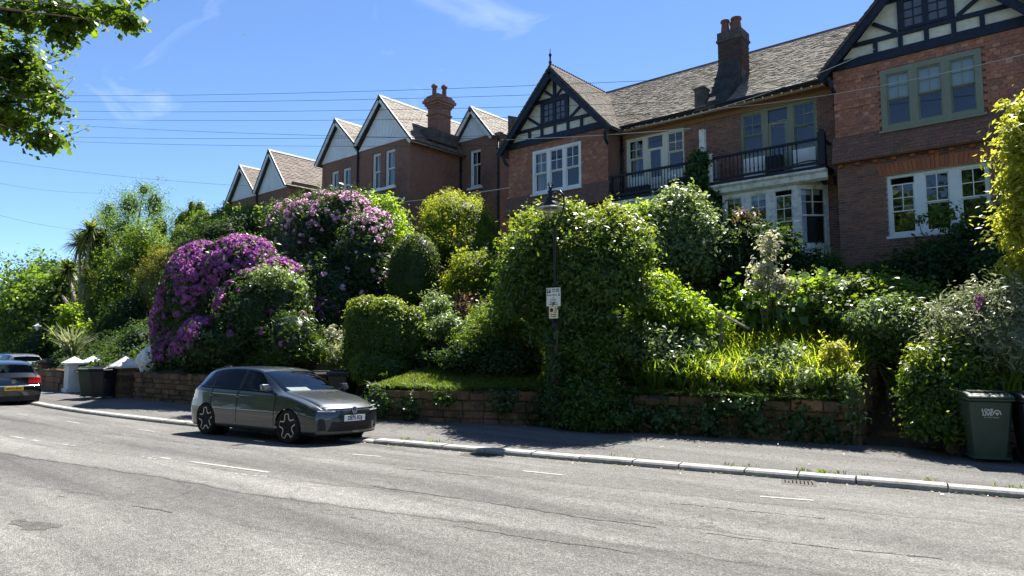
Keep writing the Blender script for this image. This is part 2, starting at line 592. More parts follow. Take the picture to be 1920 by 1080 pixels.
def asphalt(name, base, var, lanes=False):
    m, n, b = nodes(name)
    geo = add(n, 'ShaderNodeNewGeometry')
    P = geo.outputs['Position']

    def noise(scale, detail=4, stretch=None, rough=.6):
        mp_ = add(n, 'ShaderNodeMapping')
        if stretch: mp_.inputs['Scale'].default_value = stretch
        n.links.new(P, mp_.inputs['Vector'])
        z = add(n, 'ShaderNodeTexNoise', Scale=scale, Detail=detail, Roughness=rough)
        n.links.new(mp_.outputs['Vector'], z.inputs['Vector'])
        return z.outputs['Fac']

    def ramp(src, stops, mode='LINEAR'):
        r_ = add(n, 'ShaderNodeValToRGB')
        r_.color_ramp.interpolation = mode
        els = r_.color_ramp.elements
        els[0].position, els[0].color = stops[0][0], rgba((stops[0][1],) * 3)
        els[1].position, els[1].color = stops[-1][0], rgba((stops[-1][1],) * 3)
        for p_, c_ in stops[1:-1]:
            e = els.new(p_)
            e.color = rgba((c_,) * 3)
        n.links.new(src, r_.inputs['Fac'])
        return r_.outputs['Color']

    def mul(a, b_, mode='MULTIPLY'):
        x = add(n, 'ShaderNodeMix', data_type='RGBA', blend_type=mode)
        x.inputs['Factor'].default_value = 1.0
        n.links.new(a, x.inputs['A'])
        n.links.new(b_, x.inputs['B'])
        return x.outputs['Result']
    base_n = add(n, 'ShaderNodeRGB')
    base_n.outputs[0].default_value = rgba(base)
    col = base_n.outputs[0]
    # chippings
    vo = add(n, 'ShaderNodeTexVoronoi', Scale=95.0)
    n.links.new(P, vo.inputs['Vector'])
    sx = add(n, 'ShaderNodeSeparateColor')
    n.links.new(vo.outputs['Color'], sx.inputs['Color'])
    col = mul(col, ramp(sx.outputs['Red'], [(0, .55), (.5, .97), (1, 1.5)]))
    col = mul(col, ramp(noise(42, 5), [(.30, .62), (.52, 1.0), (.72, 1.45)]))
    col = mul(col, ramp(noise(9, 5), [(.3, 1 - var), (.7, 1 + var)]))
    col = mul(col, ramp(noise(.8, 5, (.35, 1, 1)), [(.32, 1 - var), (.68, 1 + var)]))
    if lanes:
        la = add(n, 'ShaderNodeAttribute', attribute_name='lane')
        wob = noise(.45, 4, (.5, 1, 1))
        wm = add(n, 'ShaderNodeMath', operation='MULTIPLY_ADD')
        wm.inputs[1].default_value = .06
        n.links.new(wob, wm.inputs[0])
        dv = add(n, 'ShaderNodeMath', operation='DIVIDE')
        dv.inputs[1].default_value = 12.0
        n.links.new(la.outputs['Fac'], dv.inputs[0])
        n.links.new(dv.outputs[0], wm.inputs[2])
        lv = wm.outputs[0]
        # resurfacing strips, wheel tracks
        col = mul(col, ramp(lv, [(0, .66), (.035, .96), (.10, 1.0), (.17, .86), (.20, .80), (.215, 1.02), (.27, .88), (.30, .94), (.332, 1.0), (.338, 1.18), (.40, 1.17), (.412, .72), (.49, .80), (.505, 1.0), (.56, 1.07), (.8, 1.05), (1, .94)]))
        # open seams between the strips
        fine = noise(3.5, 6, (.6, 1, 1))
        sm = add(n, 'ShaderNodeMath', operation='MULTIPLY_ADD')
        sm.inputs[1].default_value = .022
        n.links.new(fine, sm.inputs[0])
        n.links.new(lv, sm.inputs[2])
        seam = ramp(sm.outputs[0], [(0, 1), (.216, 1), (.2185, .5), (.221, 1), (.277, 1), (.2795, .6), (.282, 1), (.345, 1), (.3475, .5), (.350, 1), (.418, 1), (.4215, .34), (.425, 1), (.510, 1), (.5125, .5), (.515, 1), (1, 1)])
        gap = ramp(noise(.55, 3, (.6, .6, 1)), [(.42, 0), (.52, 1)])
        x = add(n, 'ShaderNodeMix', data_type='RGBA')
        n.links.new(gap, x.inputs['Factor'])
        x.inputs['A'].default_value = (1, 1, 1, 1)
        n.links.new(seam, x.inputs['B'])
        col = mul(col, x.outputs['Result'])
    # streaks along the direction of travel
    col = mul(col, ramp(noise(1.0, 5, (.07, 1.4, 1)), [(.32, .66), (.5, 1.0), (.68, 1.24)]))
    # hairline cracking
    vc = add(n, 'ShaderNodeTexVoronoi', Scale=.8, feature='DISTANCE_TO_EDGE')
    mpc = add(n, 'ShaderNodeMapping')
    mpc.inputs['Scale'].default_value = (.45, 1.3, 1)
    wn = add(n, 'ShaderNodeTexNoise', Scale=1.6, Detail=5)
    n.links.new(P, wn.inputs['Vector'])
    av = add(n, 'ShaderNodeVectorMath', operation='ADD')
    n.links.new(P, av.inputs[0])
    n.links.new(wn.outputs['Color'], av.inputs[1])
    n.links.new(av.outputs[0], mpc.inputs['Vector'])
    n.links.new(mpc.outputs['Vector'], vc.inputs['Vector'])
    crack = ramp(vc.outputs['Distance'], [(0, .45), (.012, 1), (1, 1)])
    gate = ramp(noise(.35, 2), [(.52, 0), (.62, 1)])
    x = add(n, 'ShaderNodeMix', data_type='RGBA')
    n.links.new(gate, x.inputs['Factor'])
    x.inputs['A'].default_value = (1, 1, 1, 1)
    n.links.new(crack, x.inputs['B'])
    col = mul(col, x.outputs['Result'])
    n.links.new(col, b.inputs['Base Color'])
    b.inputs['Roughness'].default_value = .82
    b.inputs['Specular IOR Level'].default_value = .35
    bp = add(n, 'ShaderNodeBump', Strength=.9, Distance=.012)
    n.links.new(vo.outputs['Distance'], bp.inputs['Height'])
    n.links.new(bp.outputs['Normal'], b.inputs['Normal'])
    MAT[name] = m


asphalt('asphalt', (.155, .149, .138), .22, lanes=True)
asphalt('footway', (.125, .12, .113), .14)
asphalt('patch_asphalt', (.095, .09, .083), .3)
asphalt('joint_grit', (.11, .105, .097), .3)
material('grass_ground', (.05, .075, .018), (.085, .11, .03), scale=5, rough=1, bump=.6, stain=(.10, .10, .04), samt=.5)
material('road_paint', (.27, .262, .245), (.40, .39, .365), scale=25, rough=.8, stain=(.15, .145, .135), sscale=7, samt=1.0)
material('iron', (.035, .032, .030), (.07, .06, .055), scale=25, rough=.7, metal=.3, bump=.3)
material('far_ground', (.05, .07, .025), (.08, .10, .04), scale=.5, rough=1)

xs = np.concatenate([np.arange(-120, -30, 2.0), np.arange(-30, 14, .4), np.arange(14, 60, 2.0)])
vv = np.concatenate([[-.02], np.arange(0.15, 3, .25), np.arange(3, 15.5, 1.0)])
X, V_ = np.meshgrid(xs, vv, indexing='ij')
Y = kerbY(X) - V_
tag(grid_obj('road', X, Y, roadz(X, Y), 'asphalt', {'lane': V_}), kind='structure')

# the footpath: from the kerb to the garden walls
tt = np.linspace(0, 1, 9)
X, T = np.meshgrid(xs, tt, indexing='ij')
Y = lerp(kerbY(X) + .24, wallY(X) + .10, T)
c1 = ss(-3.45, -3.4, X) * (1 - ss(-1.85, -1.8, X))
Y = Y + c1 * T * 1.0
tag(grid_obj('pavement', X, Y, -.004 + .05 * T - .065 * dropped(X) * (1 - ss(0, .85, T)), 'footway'), kind='structure')

# far side pavement and the plain beyond
g = MB()
g.quad((-300, -300, -.45), (300, -300, -.45), (300, 500, -.45), (-300, 500, -.45))
tag(g.build('ground', 'far_ground', fixn=False), kind='structure')
X, T = np.meshgrid(xs, tt, indexing='ij')
Y = kerbY(X) - 15.0 - T * 3.0
tag(grid_obj('pavement', X, Y, .02 + 0 * T, 'footway'), kind='structure')
X, T = np.meshgrid(xs, np.linspace(0, 1, 20), indexing='ij')
Y = kerbY(X) - 18.0 - T * 60
tag(grid_obj('verge', X, Y, .03 + 1.5 * T, 'grass_ground'), kind='structure')

# garden bank
xs2 = np.concatenate([np.arange(-120, -45, 2.5), np.arange(-45, 6, .2), np.arange(6, 60, 2.0)])
tt2 = np.concatenate([np.linspace(0, .35, 46), np.linspace(.36, 1, 14)])
X, T = np.meshgrid(xs2, tt2, indexing='ij')
Y = lerp(wallY(X) + .12, 60, T)
tag(grid_obj('garden_bank', X, Y, bankz(X, Y), 'soil'), kind='structure')

# kerb stones
kerb = empty('kerb', (0, 0, 0))
tag(kerb, kind='structure')
# arc length parametrisation
ax = np.arange(-60, 8, .02)
ay = kerbY(ax)
al = np.concatenate([[0], np.cumsum(np.hypot(np.diff(ax), np.diff(ay)))])
s_ = 0.0
rk = random.Random(3)
while s_ < al[-1] - 1.2:
    L = rk.choice([.72, .88, .95, 1.05, .9])
    x0, x1 = np.interp(s_ + .011, al, ax), np.interp(s_ + L - .011, al, ax)
    p0, p1 = np.array([x0, kerbY(x0)]), np.array([x1, kerbY(x1)])
    d = (p1 - p0) / np.linalg.norm(p1 - p0)
    nrm = np.array([-d[1], d[0]])
    zt = rk.uniform(-.005, .007) - .065 * float(dropped((x0 + x1) / 2))
    m = MB()
    pr = [(0.0, -.2), (.25, -.2), (.25, zt), (.025, zt), (.0, zt - .025)]
    j0, j1 = rk.uniform(-.006, .006), rk.uniform(-.006, .006)
    n0 = len(m.v)
    for q, jj in ((p0, j0), (p1, j1)):
        for u, z in pr:
            w2 = q + nrm * (u + jj)
            m.v.append((w2[0], w2[1], z))
            m.t.append(.5)
    k = len(pr)
    m.f.append(tuple(range(k)))
    m.f.append(tuple(range(2 * k - 1, k - 1, -1)))
    for i in range(k):
        jn = (i + 1) % k
        m.f.append((jn, i, k + i, k + jn))
    m.build('kerb_stone', 'kerb_granite', kerb)
    s_ += L

# painted bay ticks and worn old lines: thin sheets on the road
marks = [((660, 850), (715, 854), .07), ((980, 881), (1055, 889), .075), ((1425, 930), (1525, 937), .075), ((260, 803), (290, 807), .07), ((125, 788), (150, 792), .07), ((32, 774), (52, 777), .07),
         ((300, 858), (505, 886), .07), ((440, 888), (500, 894), .06), ((262, 856), (300, 863), .06), ((20, 818), (72, 827), .07), ((100, 831), (142, 836), .07)]
for i, (a, b, w) in enumerate(marks):
    A, B = atz(*a, 0)[:2], atz(*b, 0)[:2]
    d = (B - A) / np.linalg.norm(B - A)
    nn = np.array([-d[1], d[0]]) * w / 2
    m = MB()
    K = 10
    rr = random.Random(i)
    for k in range(K):
        if i >= 6 and rr.random() < .3:
            continue
        q0, q1 = lerp(A, B, k / K), lerp(A, B, (k + 1) / K)
        e0, e1 = rr.uniform(.75, 1.1), rr.uniform(.75, 1.1)
        pts = [q0 - nn * e0, q1 - nn * e1, q1 + nn * e1, q0 + nn * e0]
        m.poly([(p_[0], p_[1], float(roadz(p_[0], p_[1])) + .005) for p_ in pts])
    o = m.build('road_marking', 'road_paint', fixn=False)
    tag(o, kind='structure')

# open joints between old resurfacing strips, filled with dark tar and grit
for i, pl_ in enumerate(([(-40, 846), (0, 850), (200, 880), (400, 905), (560, 934), (720, 965), (1000, 1010), (1250, 1045), (1400, 1068)], [(640, 898), (711, 914), (900, 940), (1100, 972), (1400, 1010), (1800, 1052)], [(560, 862), (700, 873), (1000, 903), (1400, 942), (1900, 985)], [(-30, 915), (120, 932), (300, 956), (520, 998), (700, 1040)], [(900, 905), (1180, 935), (1500, 968), (1920, 1005)])):
    P_ = np.array([atz(a_, b_, 0)[:2] for a_, b_ in pl_])
    rr = random.Random(40 + i)
    m = MB()
    seg_ = []
    for k in range(len(P_) - 1):
        n_ = max(2, int(np.linalg.norm(P_[k + 1] - P_[k]) / .12))
        seg_ += [lerp(P_[k], P_[k + 1], j / n_) for j in range(n_)]
    seg_ = [q + np.array([0, rr.uniform(-.022, .022)]) for j, q in enumerate(seg_)]
    on = i == 0
    for k in range(len(seg_) - 1):
        if rr.random() < (.10 if on else (.10 if i == 0 else .05)): on = not on
        if not on: continue
        w0, w1 = rr.uniform(.002, .016), rr.uniform(.002, .016)
        a_, b_ = seg_[k], seg_[k + 1]
        za_ = float(roadz(*a_)) + .004
        m.quad((a_[0], a_[1] - w0, za_), (b_[0], b_[1] - w1, za_), (b_[0], b_[1] + w1, za_), (a_[0], a_[1] + w0, za_))
    tag(m.build('road_joint', 'joint_grit', fixn=False), kind='structure')
# worn hollow in the near lane
m = MB()
pc = atz(66, 983, 0)
rr = random.Random(9)
ring = [(pc[0] + (.36 + rr.uniform(-.09, .09)) * math.cos(a) + .12 * math.sin(a) ** 2, pc[1] + (.13 + rr.uniform(-.05, .05)) * math.sin(a) + .1 * math.cos(a), .004) for a in np.linspace(0, 2 * math.pi, 22)[:-1]]
m.poly(ring)
tag(m.build('road_patch', 'patch_asphalt', fixn=False), kind='structure')
# gully covers at the kerb
for nm, px, lab in (('drain_cover', ((880, 851), (938, 854)), 'oval iron gully cover in the gutter beside the tree shadow'), ('drain_grate', ((1473, 902), (1537, 906)), 'slotted iron drain grate in the gutter below the bins')):
    A, B = atz(*px[0], -.08)[:2], atz(*px[1], -.08)[:2]
    c = (A + B) / 2
    c[1] = float(kerbY(c[0])) - .28
    L = float(np.linalg.norm(B - A)) / 2
    root = empty(nm, (c[0], c[1], float(roadz(*c))), rz=math.atan2(*(B - A)[::-1]), label=lab, cat='drain')
    fr = MB()
    for (x0, x1, y0, y1) in ((-L, L, -.2, -.16), (-L, L, .16, .2), (-L, -L + .04, -.16, .16), (L - .04, L, -.16, .16)):
        fr.box(x0, x1, y0, y1, -.02, .008)
    fr.build('frame', 'iron', root, local=True)
    if nm == 'drain_grate':
        for k in range(7):
            xx = lerp(-L + .07, L - .07, k / 6)
            MB().box(xx - .016, xx + .016, -.16, .16, -.02, .006).build('bar', 'iron', root, local=True)
        MB().quad((-L, -.16, .002), (L, -.16, .002), (L, .16, .002), (-L, .16, .002)).build('pit', 'dark_void', root, local=True, fixn=False)
    else:
        MB().lathe([(L * .9, .0), (L * .9, .01), (.001, .012)], seg=20).build('lid', 'iron', root, local=True)

# ------------------------------------------------------------------ stone garden walls


def stone_wall(name, label, x0, x1, h0, h1, course=.2, seed=0, thick=.34, lenr=(.2, .58), cap=False, ragged=.05, zb=.0):
    rr = random.Random(seed)
    xa = np.arange(x0, x1, .02)
    ya = wallY(xa)
    aa = np.concatenate([[0], np.cumsum(np.hypot(np.diff(xa), np.diff(ya)))])
    Ltot = aa[-1]
    root = empty(name, (float(xa[0]), float(ya[0]), 0), label=label, cat='wall')

    def pt(s, off):
        x = np.interp(s, aa, xa)
        e = .05
        d = np.array([e, float(wallY(x + e)) - float(wallY(x))])
        d /= np.linalg.norm(d)
        return np.array([x, float(wallY(x))]) + np.array([-d[1], d[0]]) * off
    core = MB()
    K = int(Ltot / .3) + 1
    for i in range(K):
        a, b = pt(Ltot * i / K, .03), pt(Ltot * (i + 1) / K, .03)
        a2, b2 = pt(Ltot * i / K, thick - .03), pt(Ltot * (i + 1) / K, thick - .03)
        hh = lerp(h0, h1, (i + .5) / K) - .06
        core.v += [(a[0], a[1], -.1), (b[0], b[1], -.1), (b2[0], b2[1], -.1), (a2[0], a2[1], -.1), (a[0], a[1], hh), (b[0], b[1], hh), (b2[0], b2[1], hh), (a2[0], a2[1], hh)]
        n = len(core.v) - 8
        core.t += [.2] * 8
        core.f += [(n + 4, n + 5, n + 6, n + 7), (n, n + 1, n + 5, n + 4), (n + 1, n + 2, n + 6, n + 5), (n + 2, n + 3, n + 7, n + 6), (n + 3, n, n + 4, n + 7)]
    core.build('mortar_core', 'mortar_mossy', root)
    z = zb
    hm = max(h0, h1)
    while z < hm - .05:
        ch = course * rr.uniform(.65, 1.35)
        if z + ch > hm - .06:
            ch = hm - z
        s = -rr.uniform(0, .3)
        while s < Ltot:
            L = rr.uniform(*lenr)
            a, b = max(0, s + .008), min(Ltot, s + L - .008)
            s += L
            if b - a < .08:
                continue
            hh = lerp(h0, h1, (a + b) / 2 / Ltot)
            if z > hh - .05:
                continue
            zt = min(z + ch, hh) - .010 + (rr.uniform(-ragged, ragged * .4) if z + ch >= hh - .02 else 0)
            m = MB()
            fo = rr.uniform(-.04, .02)
            pts = [(pt(a, fo), z), (pt(b, fo + rr.uniform(-.01, .01)), z), (pt(b, thick), z), (pt(a, thick), z)]
            m.v = [(p_[0] + rr.uniform(-.006, .006), p_[1], zz + rr.uniform(-.004, .008)) for p_, zz in pts] + [(p_[0] + rr.uniform(-.010, .010), p_[1] + rr.uniform(-.014, .014), zt + rr.uniform(-.018, .006)) for p_, zz in pts]
            m.t = [rr.random()] * 8
            m.f = [(0, 3, 2, 1), (4, 5, 6, 7), (0, 1, 5, 4), (1, 2, 6, 5), (2, 3, 7, 6), (3, 0, 4, 7)]
            m.build('stone', 'sandstone', root, bevel=.014)
        z += ch
    return root


material('mortar_mossy', (.05, .045, .03), (.09, .075, .05), scale=6, rough=1, bump=.5)
stone_wall('garden_wall', 'low mossy sandstone wall in front of the squared hedge and lawn', -13.75, -8.05, .74, .80, seed=1)
stone_wall('garden_wall', 'low overgrown sandstone wall under the strap leaved border, ending at the steps', -8.0, -3.45, .76, .80, seed=2)
stone_wall('garden_wall', 'shaded stone garden wall under the purple rhododendron behind the parked car', -25.0, -19.2, .95, .95, seed=3, course=.17, lenr=(.25, .5))
stone_wall('garden_wall', 'dark overgrown wall right behind the two wheelie bins', -1.7, 3.0, .8, .9, seed=5)
stone_wall('garden_wall', 'dark low wall left of the white gate pillars', -36.2, -31.0, .9, .9, seed=6, course=.3, lenr=(.6, 1.2))

# steps up through the bank, between side walls
st = empty('garden_steps', (-2.65, 14.3, 0), label='dark stone steps climbing between the shrubs left of the bins', cat='steps')
for k in range(6):
    MB().box(-3.3, -2.0, 14.3 + k * .3, 14.3 + (k + 1) * .3 + .05, -.05, .16 * (k + 1) + .04, ).build('step', 'sandstone', st, bevel=.012)
for sx in (-3.42, -1.92):
    rr = random.Random(int(sx * 10))
    for k in range(5):
        zc = .0
        while zc < .55 + k * .28:
            ch = rr.uniform(.16, .24)
            m = MB().box(sx - .1 + rr.uniform(-.01, .01), sx + .1 + rr.uniform(-.01, .01), 13.45 + k * .45, 13.45 + (k + 1) * .45 - .012, zc, zc + ch - .012, rr.random())
            m.build('side_stone', 'sandstone', st, bevel=.012)
            zc += ch
# ------------------------------------------------------------------ building kit


def cells(x0, x1, z0, z1, ops):
    """rectangles of a wall left over round its openings"""
    xs_ = sorted({x0, x1, *[min(max(v, x0), x1) for o in ops for v in o[:2]]})
    zs_ = sorted({z0, z1, *[min(max(v, z0), z1) for o in ops for v in o[2:4]]})
    out = []
    for i in range(len(xs_) - 1):
        for j in range(len(zs_) - 1):
            cx, cz = (xs_[i] + xs_[i + 1]) / 2, (zs_[j] + zs_[j + 1]) / 2
            if not any(o[0] < cx < o[1] and o[2] < cz < o[3] for o in ops):
                out.append((xs_[i], xs_[i + 1], zs_[j], zs_[j + 1]))
    return out


BR = {}


def brick_proto(kind, L):
    if kind not in BR:
        o = MB().box(-L / 2, L / 2, 0, .03, 0, .065).build('brick', 'brick')
        BR[kind] = o.data
        bpy.data.objects.remove(o)
    return BR[kind]


def brick_wall(root, x0, x1, z0, z1, Y, ops=(), thick=.28, single=0, name='wall', seed=0):
    """mortar backing with real bricks on its front; the first `single` bricks nearest the street are objects"""
    rr = random.Random(seed)
    back = MB()
    for a, b, c, d in cells(x0, x1, z0, z1, ops):
        back.box(a, b, Y, Y + thick, c, d)
    wall = back.build(name, 'mortar', root)
    jm = MB()
    n1 = 0
    todo = []
    row = 0
    z = z0 + .005
    while z + .065 <= z1 + .001:
        x = x0 - (.16875 if row % 2 else 0)
        k = 0
        while x < x1:
            L = .215 if k % 2 == 0 else .1025
            a, b = x, x + L
            x += L + .01
            k += 1
            iv = [(max(a, x0), min(b, x1))]
            for o in ops:
                if o[2] < z + .05 and o[3] > z + .015:
                    nv = []
                    for u, v in iv:
                        if o[1] <= u or o[0] >= v:
                            nv.append((u, v))
                        else:
                            if o[0] - u > .03: nv.append((u, o[0]))
                            if v - o[1] > .03: nv.append((o[1], v))
                    iv = nv
            for u, v in iv:
                if v - u > .03:
                    todo.append((u, v, z, L))
        z += .075
        row += 1
    full = [q for q in todo if abs((q[1] - q[0]) - q[3]) < 1e-6]
    pick = set()
    if single:
        full.sort(key=lambda q: abs(q[0] - (-5.0)) + .35 * abs(q[2] - 5.9))
        pick = set(full[:single])
    o = ORG[root]
    for q in todo:
        u, v, z, L = q
        if q in pick:
            me = brick_proto('s' if L > .2 else 'h', L)
            link_mesh('brick', me, wall, ((u + v) / 2 - o.x, Y - .011 + rr.uniform(-.003, .003) - o.y, z - o.z))
        else:
            jm.box(u, v, Y - .011 + rr.uniform(-.003, .003), Y + .01, z, z + .065, rr.random())
    if jm.v:
        tag(jm.build('brick_courses', 'brick', wall, fixn=False), kind='stuff')
    return wall


def tile_field(root, O, U, Vd, w, h, name, mat, tw=.165, gauge=.10, inside=None, scale_shape=None, lift=.022, jit=.004, single=0, seed=0, parent=None, thick=.014):
    """overlapping tiles on a plane: O origin (bottom left), U along the course, Vd up the plane"""
    rr = random.Random(seed)
    O, U, Vd = np.array(O, float), np.array(U, float), np.array(Vd, float)
    N = np.cross(U, Vd)
    m = MB()
    rows = int(h / gauge) + 1
    sing = []
    for r in range(rows):
        v = r * gauge
        if v > h: break
        off = (tw / 2 if r % 2 else 0)
        kx = int(w / tw) + 2
        for k in range(-1, kx):
            u0 = k * tw + off + .003
            u1 = u0 + tw - .006
            if u1 <= .01 or u0 >= w - .01: continue
            u0, u1 = max(u0, 0), min(u1, w)
            if inside and not inside((u0 + u1) / 2, v + gauge / 2): continue
            j = rr.uniform(-jit, jit)
            t = rr.random()
            bl = lift + rr.uniform(-jit, jit)
            vt = min(v + gauge * 1.5, h)
            tl = lift - thick * 1.0

            def P(u, vv_, n_):
                return O + U * u + Vd * vv_ + N * n_
            if scale_shape and scale_shape(r):
                um = (u0 + u1) / 2
                hw = (u1 - u0) / 2
                low = [(um - hw, v + gauge * .62), (um - hw * .72, v + gauge * .18), (um, v + j), (um + hw * .72, v + gauge * .18), (um + hw, v + gauge * .62)]
                top = [P(u, q, bl - .002 * (q - v) / gauge) for u, q in low]
                m.poly([P(u1, vt, tl), P(u0, vt, tl)] + top, t)
                for a_, b_ in zip(range(4), range(1, 5)):
                    m.quad(P(*low[a_], 0), P(*low[b_], 0), top[b_], top[a_], t)
            else:
                a0, a1 = P(u0, v + j, bl), P(u1, v + j + rr.uniform(-.003, .003), bl + rr.uniform(-.003, .003))
                b0, b1 = P(u0, v + j, 0), P(u1, v + j, 0)
                c0, c1_ = P(u0, vt, tl), P(u1, vt, tl)
                if single and len(sing) < single * 4:
                    sing.append((a0, a1, b0, b1, c0, c1_, t))
                    continue
                m.quad(a0, a1, c1_, c0, t)
                m.quad(b0, b1, a1, a0, t)
                m.quad(b0, a0, c0, P(u0, vt, 0), t)
                m.quad(a1, b1, P(u1, vt, 0), c1_, t)
    return tag(m.build(name, mat, parent or root, fixn=False), kind='stuff')


def sash(root, x0, x1, z0, z1, Y, paint, lights=3, mull=.17, frame=.10, rec=.06, up=.5, name='window', door=False, blind=None, curtain=None, sill=None, bars=True, drop=None, pane='pane_glass', cross=True, depth_room=.7):
    """sash window: outer frame, mullions, each light an upper sash of four panes over a single lower pane"""
    f = MB()
    f.box(x0, x0 + frame, Y, Y + .12, z0, z1)
    f.box(x1 - frame, x1, Y, Y + .12, z0, z1)
    f.box(x0 + frame, x1 - frame, Y, Y + .12, z1 - frame, z1)
    f.box(x0 + frame, x1 - frame, Y, Y + .12, z0, z0 + frame * .9)
    iw = (x1 - x0 - 2 * frame - mull * (lights - 1)) / lights
    panes = []
    zi0, zi1 = z0 + frame * .9, z1 - frame
    bw = .022
    for k in range(lights):
        a = x0 + frame + k * (iw + mull)
        b = a + iw
        if k < lights - 1:
            f.box(b, b + mull, Y + .004, Y + .12, zi0, zi1)
        s = .035
        isdoor = door and k == 1
        if isdoor:
            # half glazed door with a toplight
            zt = zi1 - .42
            f.box(a, b, Y + .03, Y + .09, zt - .08, zt)
            for (p0, p1, q0, q1) in ((a, a + .09, zi0, zt - .08), (b - .09, b, zi0, zt - .08), (a + .09, b - .09, zi0, zi0 + .62)):
                f.box(p0, p1, Y + .03, Y + .08, q0, q1)
            panes += [(a + .09, b - .09, zi0 + .62, zt - .08, Y + .055), (a, b, zt, zi1, Y + .055)]
            continue
        dr = (drop or {}).get(k, 0.0)
        zm = lerp(zi0, zi1, up)
        if door: # side windows of the french doors start above a panel
            f.box(a, b, Y + .01, Y + .10, zi0, zi0 + .72)
            zb_ = zi0 + .72
            zm = lerp(zb_, zi1, .5)
        else:
            zb_ = zi0
        # upper sash
        ut, ub = zi1 - dr, zm - dr
        yu = Y + .035
        f.box(a, a + s, yu, yu + .04, ub, ut)
        f.box(b - s, b, yu, yu + .04, ub, ut)
        f.box(a + s, b - s, yu, yu + .04, ut - s, ut)
        f.box(a + s, b - s, yu, yu + .04, ub, ub + s)
        xm, zc = (a + b) / 2, (ub + ut) / 2
        f.box(xm - bw / 2, xm + bw / 2, yu + .003, yu + .037, ub + s, ut - s)
        if cross:
            f.box(a + s, xm - bw / 2, yu + .003, yu + .037, zc - bw / 2, zc + bw / 2)
            f.box(xm + bw / 2, b - s, yu + .003, yu + .037, zc - bw / 2, zc + bw / 2)
            for (p0, p1) in ((a + s, xm - bw / 2), (xm + bw / 2, b - s)):
                panes += [(p0, p1, ub + s, zc - bw / 2, yu + .018), (p0, p1, zc + bw / 2, ut - s, yu + .018)]
        else:
            panes += [(a + s, xm - bw / 2, ub + s, ut - s, yu + .018), (xm + bw / 2, b - s, ub + s, ut - s, yu + .018)]
        # lower sash, set back
        yl = Y + .08
        lt = zm + .005
        f.box(a, a + s, yl, yl + .035, zb_, lt)
        f.box(b - s, b, yl, yl + .035, zb_, lt)
        f.box(a + s, b - s, yl, yl + .035, zb_, zb_ + s * 1.5)
        f.box(a + s, b - s, yl, yl + .035, lt - s, lt)
        panes.append((a + s, b - s, zb_ + s * 1.5, lt - s, yl + .015))
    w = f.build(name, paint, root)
    for (a, b, c, d, y) in panes:
        MB().box(a, b, y, y + .006, c, d).build('pane', pane, w)
    if sill:
        MB().box(x0 - .06, x1 + .06, Y - .09, Y + .02, z0 - .07, z0 - .003).build('sill', sill, w)
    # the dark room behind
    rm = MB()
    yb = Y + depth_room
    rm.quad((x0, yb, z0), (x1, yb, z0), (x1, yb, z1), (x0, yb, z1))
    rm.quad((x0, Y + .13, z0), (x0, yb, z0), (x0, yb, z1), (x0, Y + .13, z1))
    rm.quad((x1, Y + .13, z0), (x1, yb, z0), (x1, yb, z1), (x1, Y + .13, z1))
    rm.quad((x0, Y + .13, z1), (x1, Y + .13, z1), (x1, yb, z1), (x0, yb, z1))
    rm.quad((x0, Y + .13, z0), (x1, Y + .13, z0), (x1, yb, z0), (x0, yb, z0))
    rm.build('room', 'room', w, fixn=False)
    if blind:
        for k in range(lights):
            a = x0 + frame + k * (iw + mull)
            MB().box(a + .01, a + iw - .01, Y + .125, Y + .13, z1 - frame - blind, z1 - frame).build('blind', 'blind', w)
    for (cx0, cx1, cz0, cz1) in (curtain or []):
        m = MB()
        K = 14
        for i in range(K):
            u0, u1 = lerp(cx0, cx1, i / K), lerp(cx0, cx1, (i + 1) / K)
            y0_, y1_ = Y + .2 + .03 * math.sin(i * 2.1), Y + .2 + .03 * math.sin((i + 1) * 2.1)
            m.quad((u0, y0_, cz0), (u1, y1_, cz0), (u1, y1_, cz1), (u0, y0_, cz1))
        m.build('curtain', 'curtain', w, fixn=False)
    return w


def pipe(root, pts, r=.045, mat='black_paint', name='drainpipe', clips=True):
    m = MB().tube(pts, r, 8)
    o = m.build(name, mat, root, smooth=True)
    if clips:
        p0, p1 = Vector(pts[0]), Vector(pts[-1])
        n = max(2, int((p1 - p0).length / 1.2))
        for i in range(n):
            q = p0.lerp(p1, (i + .5) / n)
            MB().box(q.x - .07, q.x + .07, q.y - .05, q.y + .06, q.z - .03, q.z + .03).build('pipe_collar', mat, o)
    return o


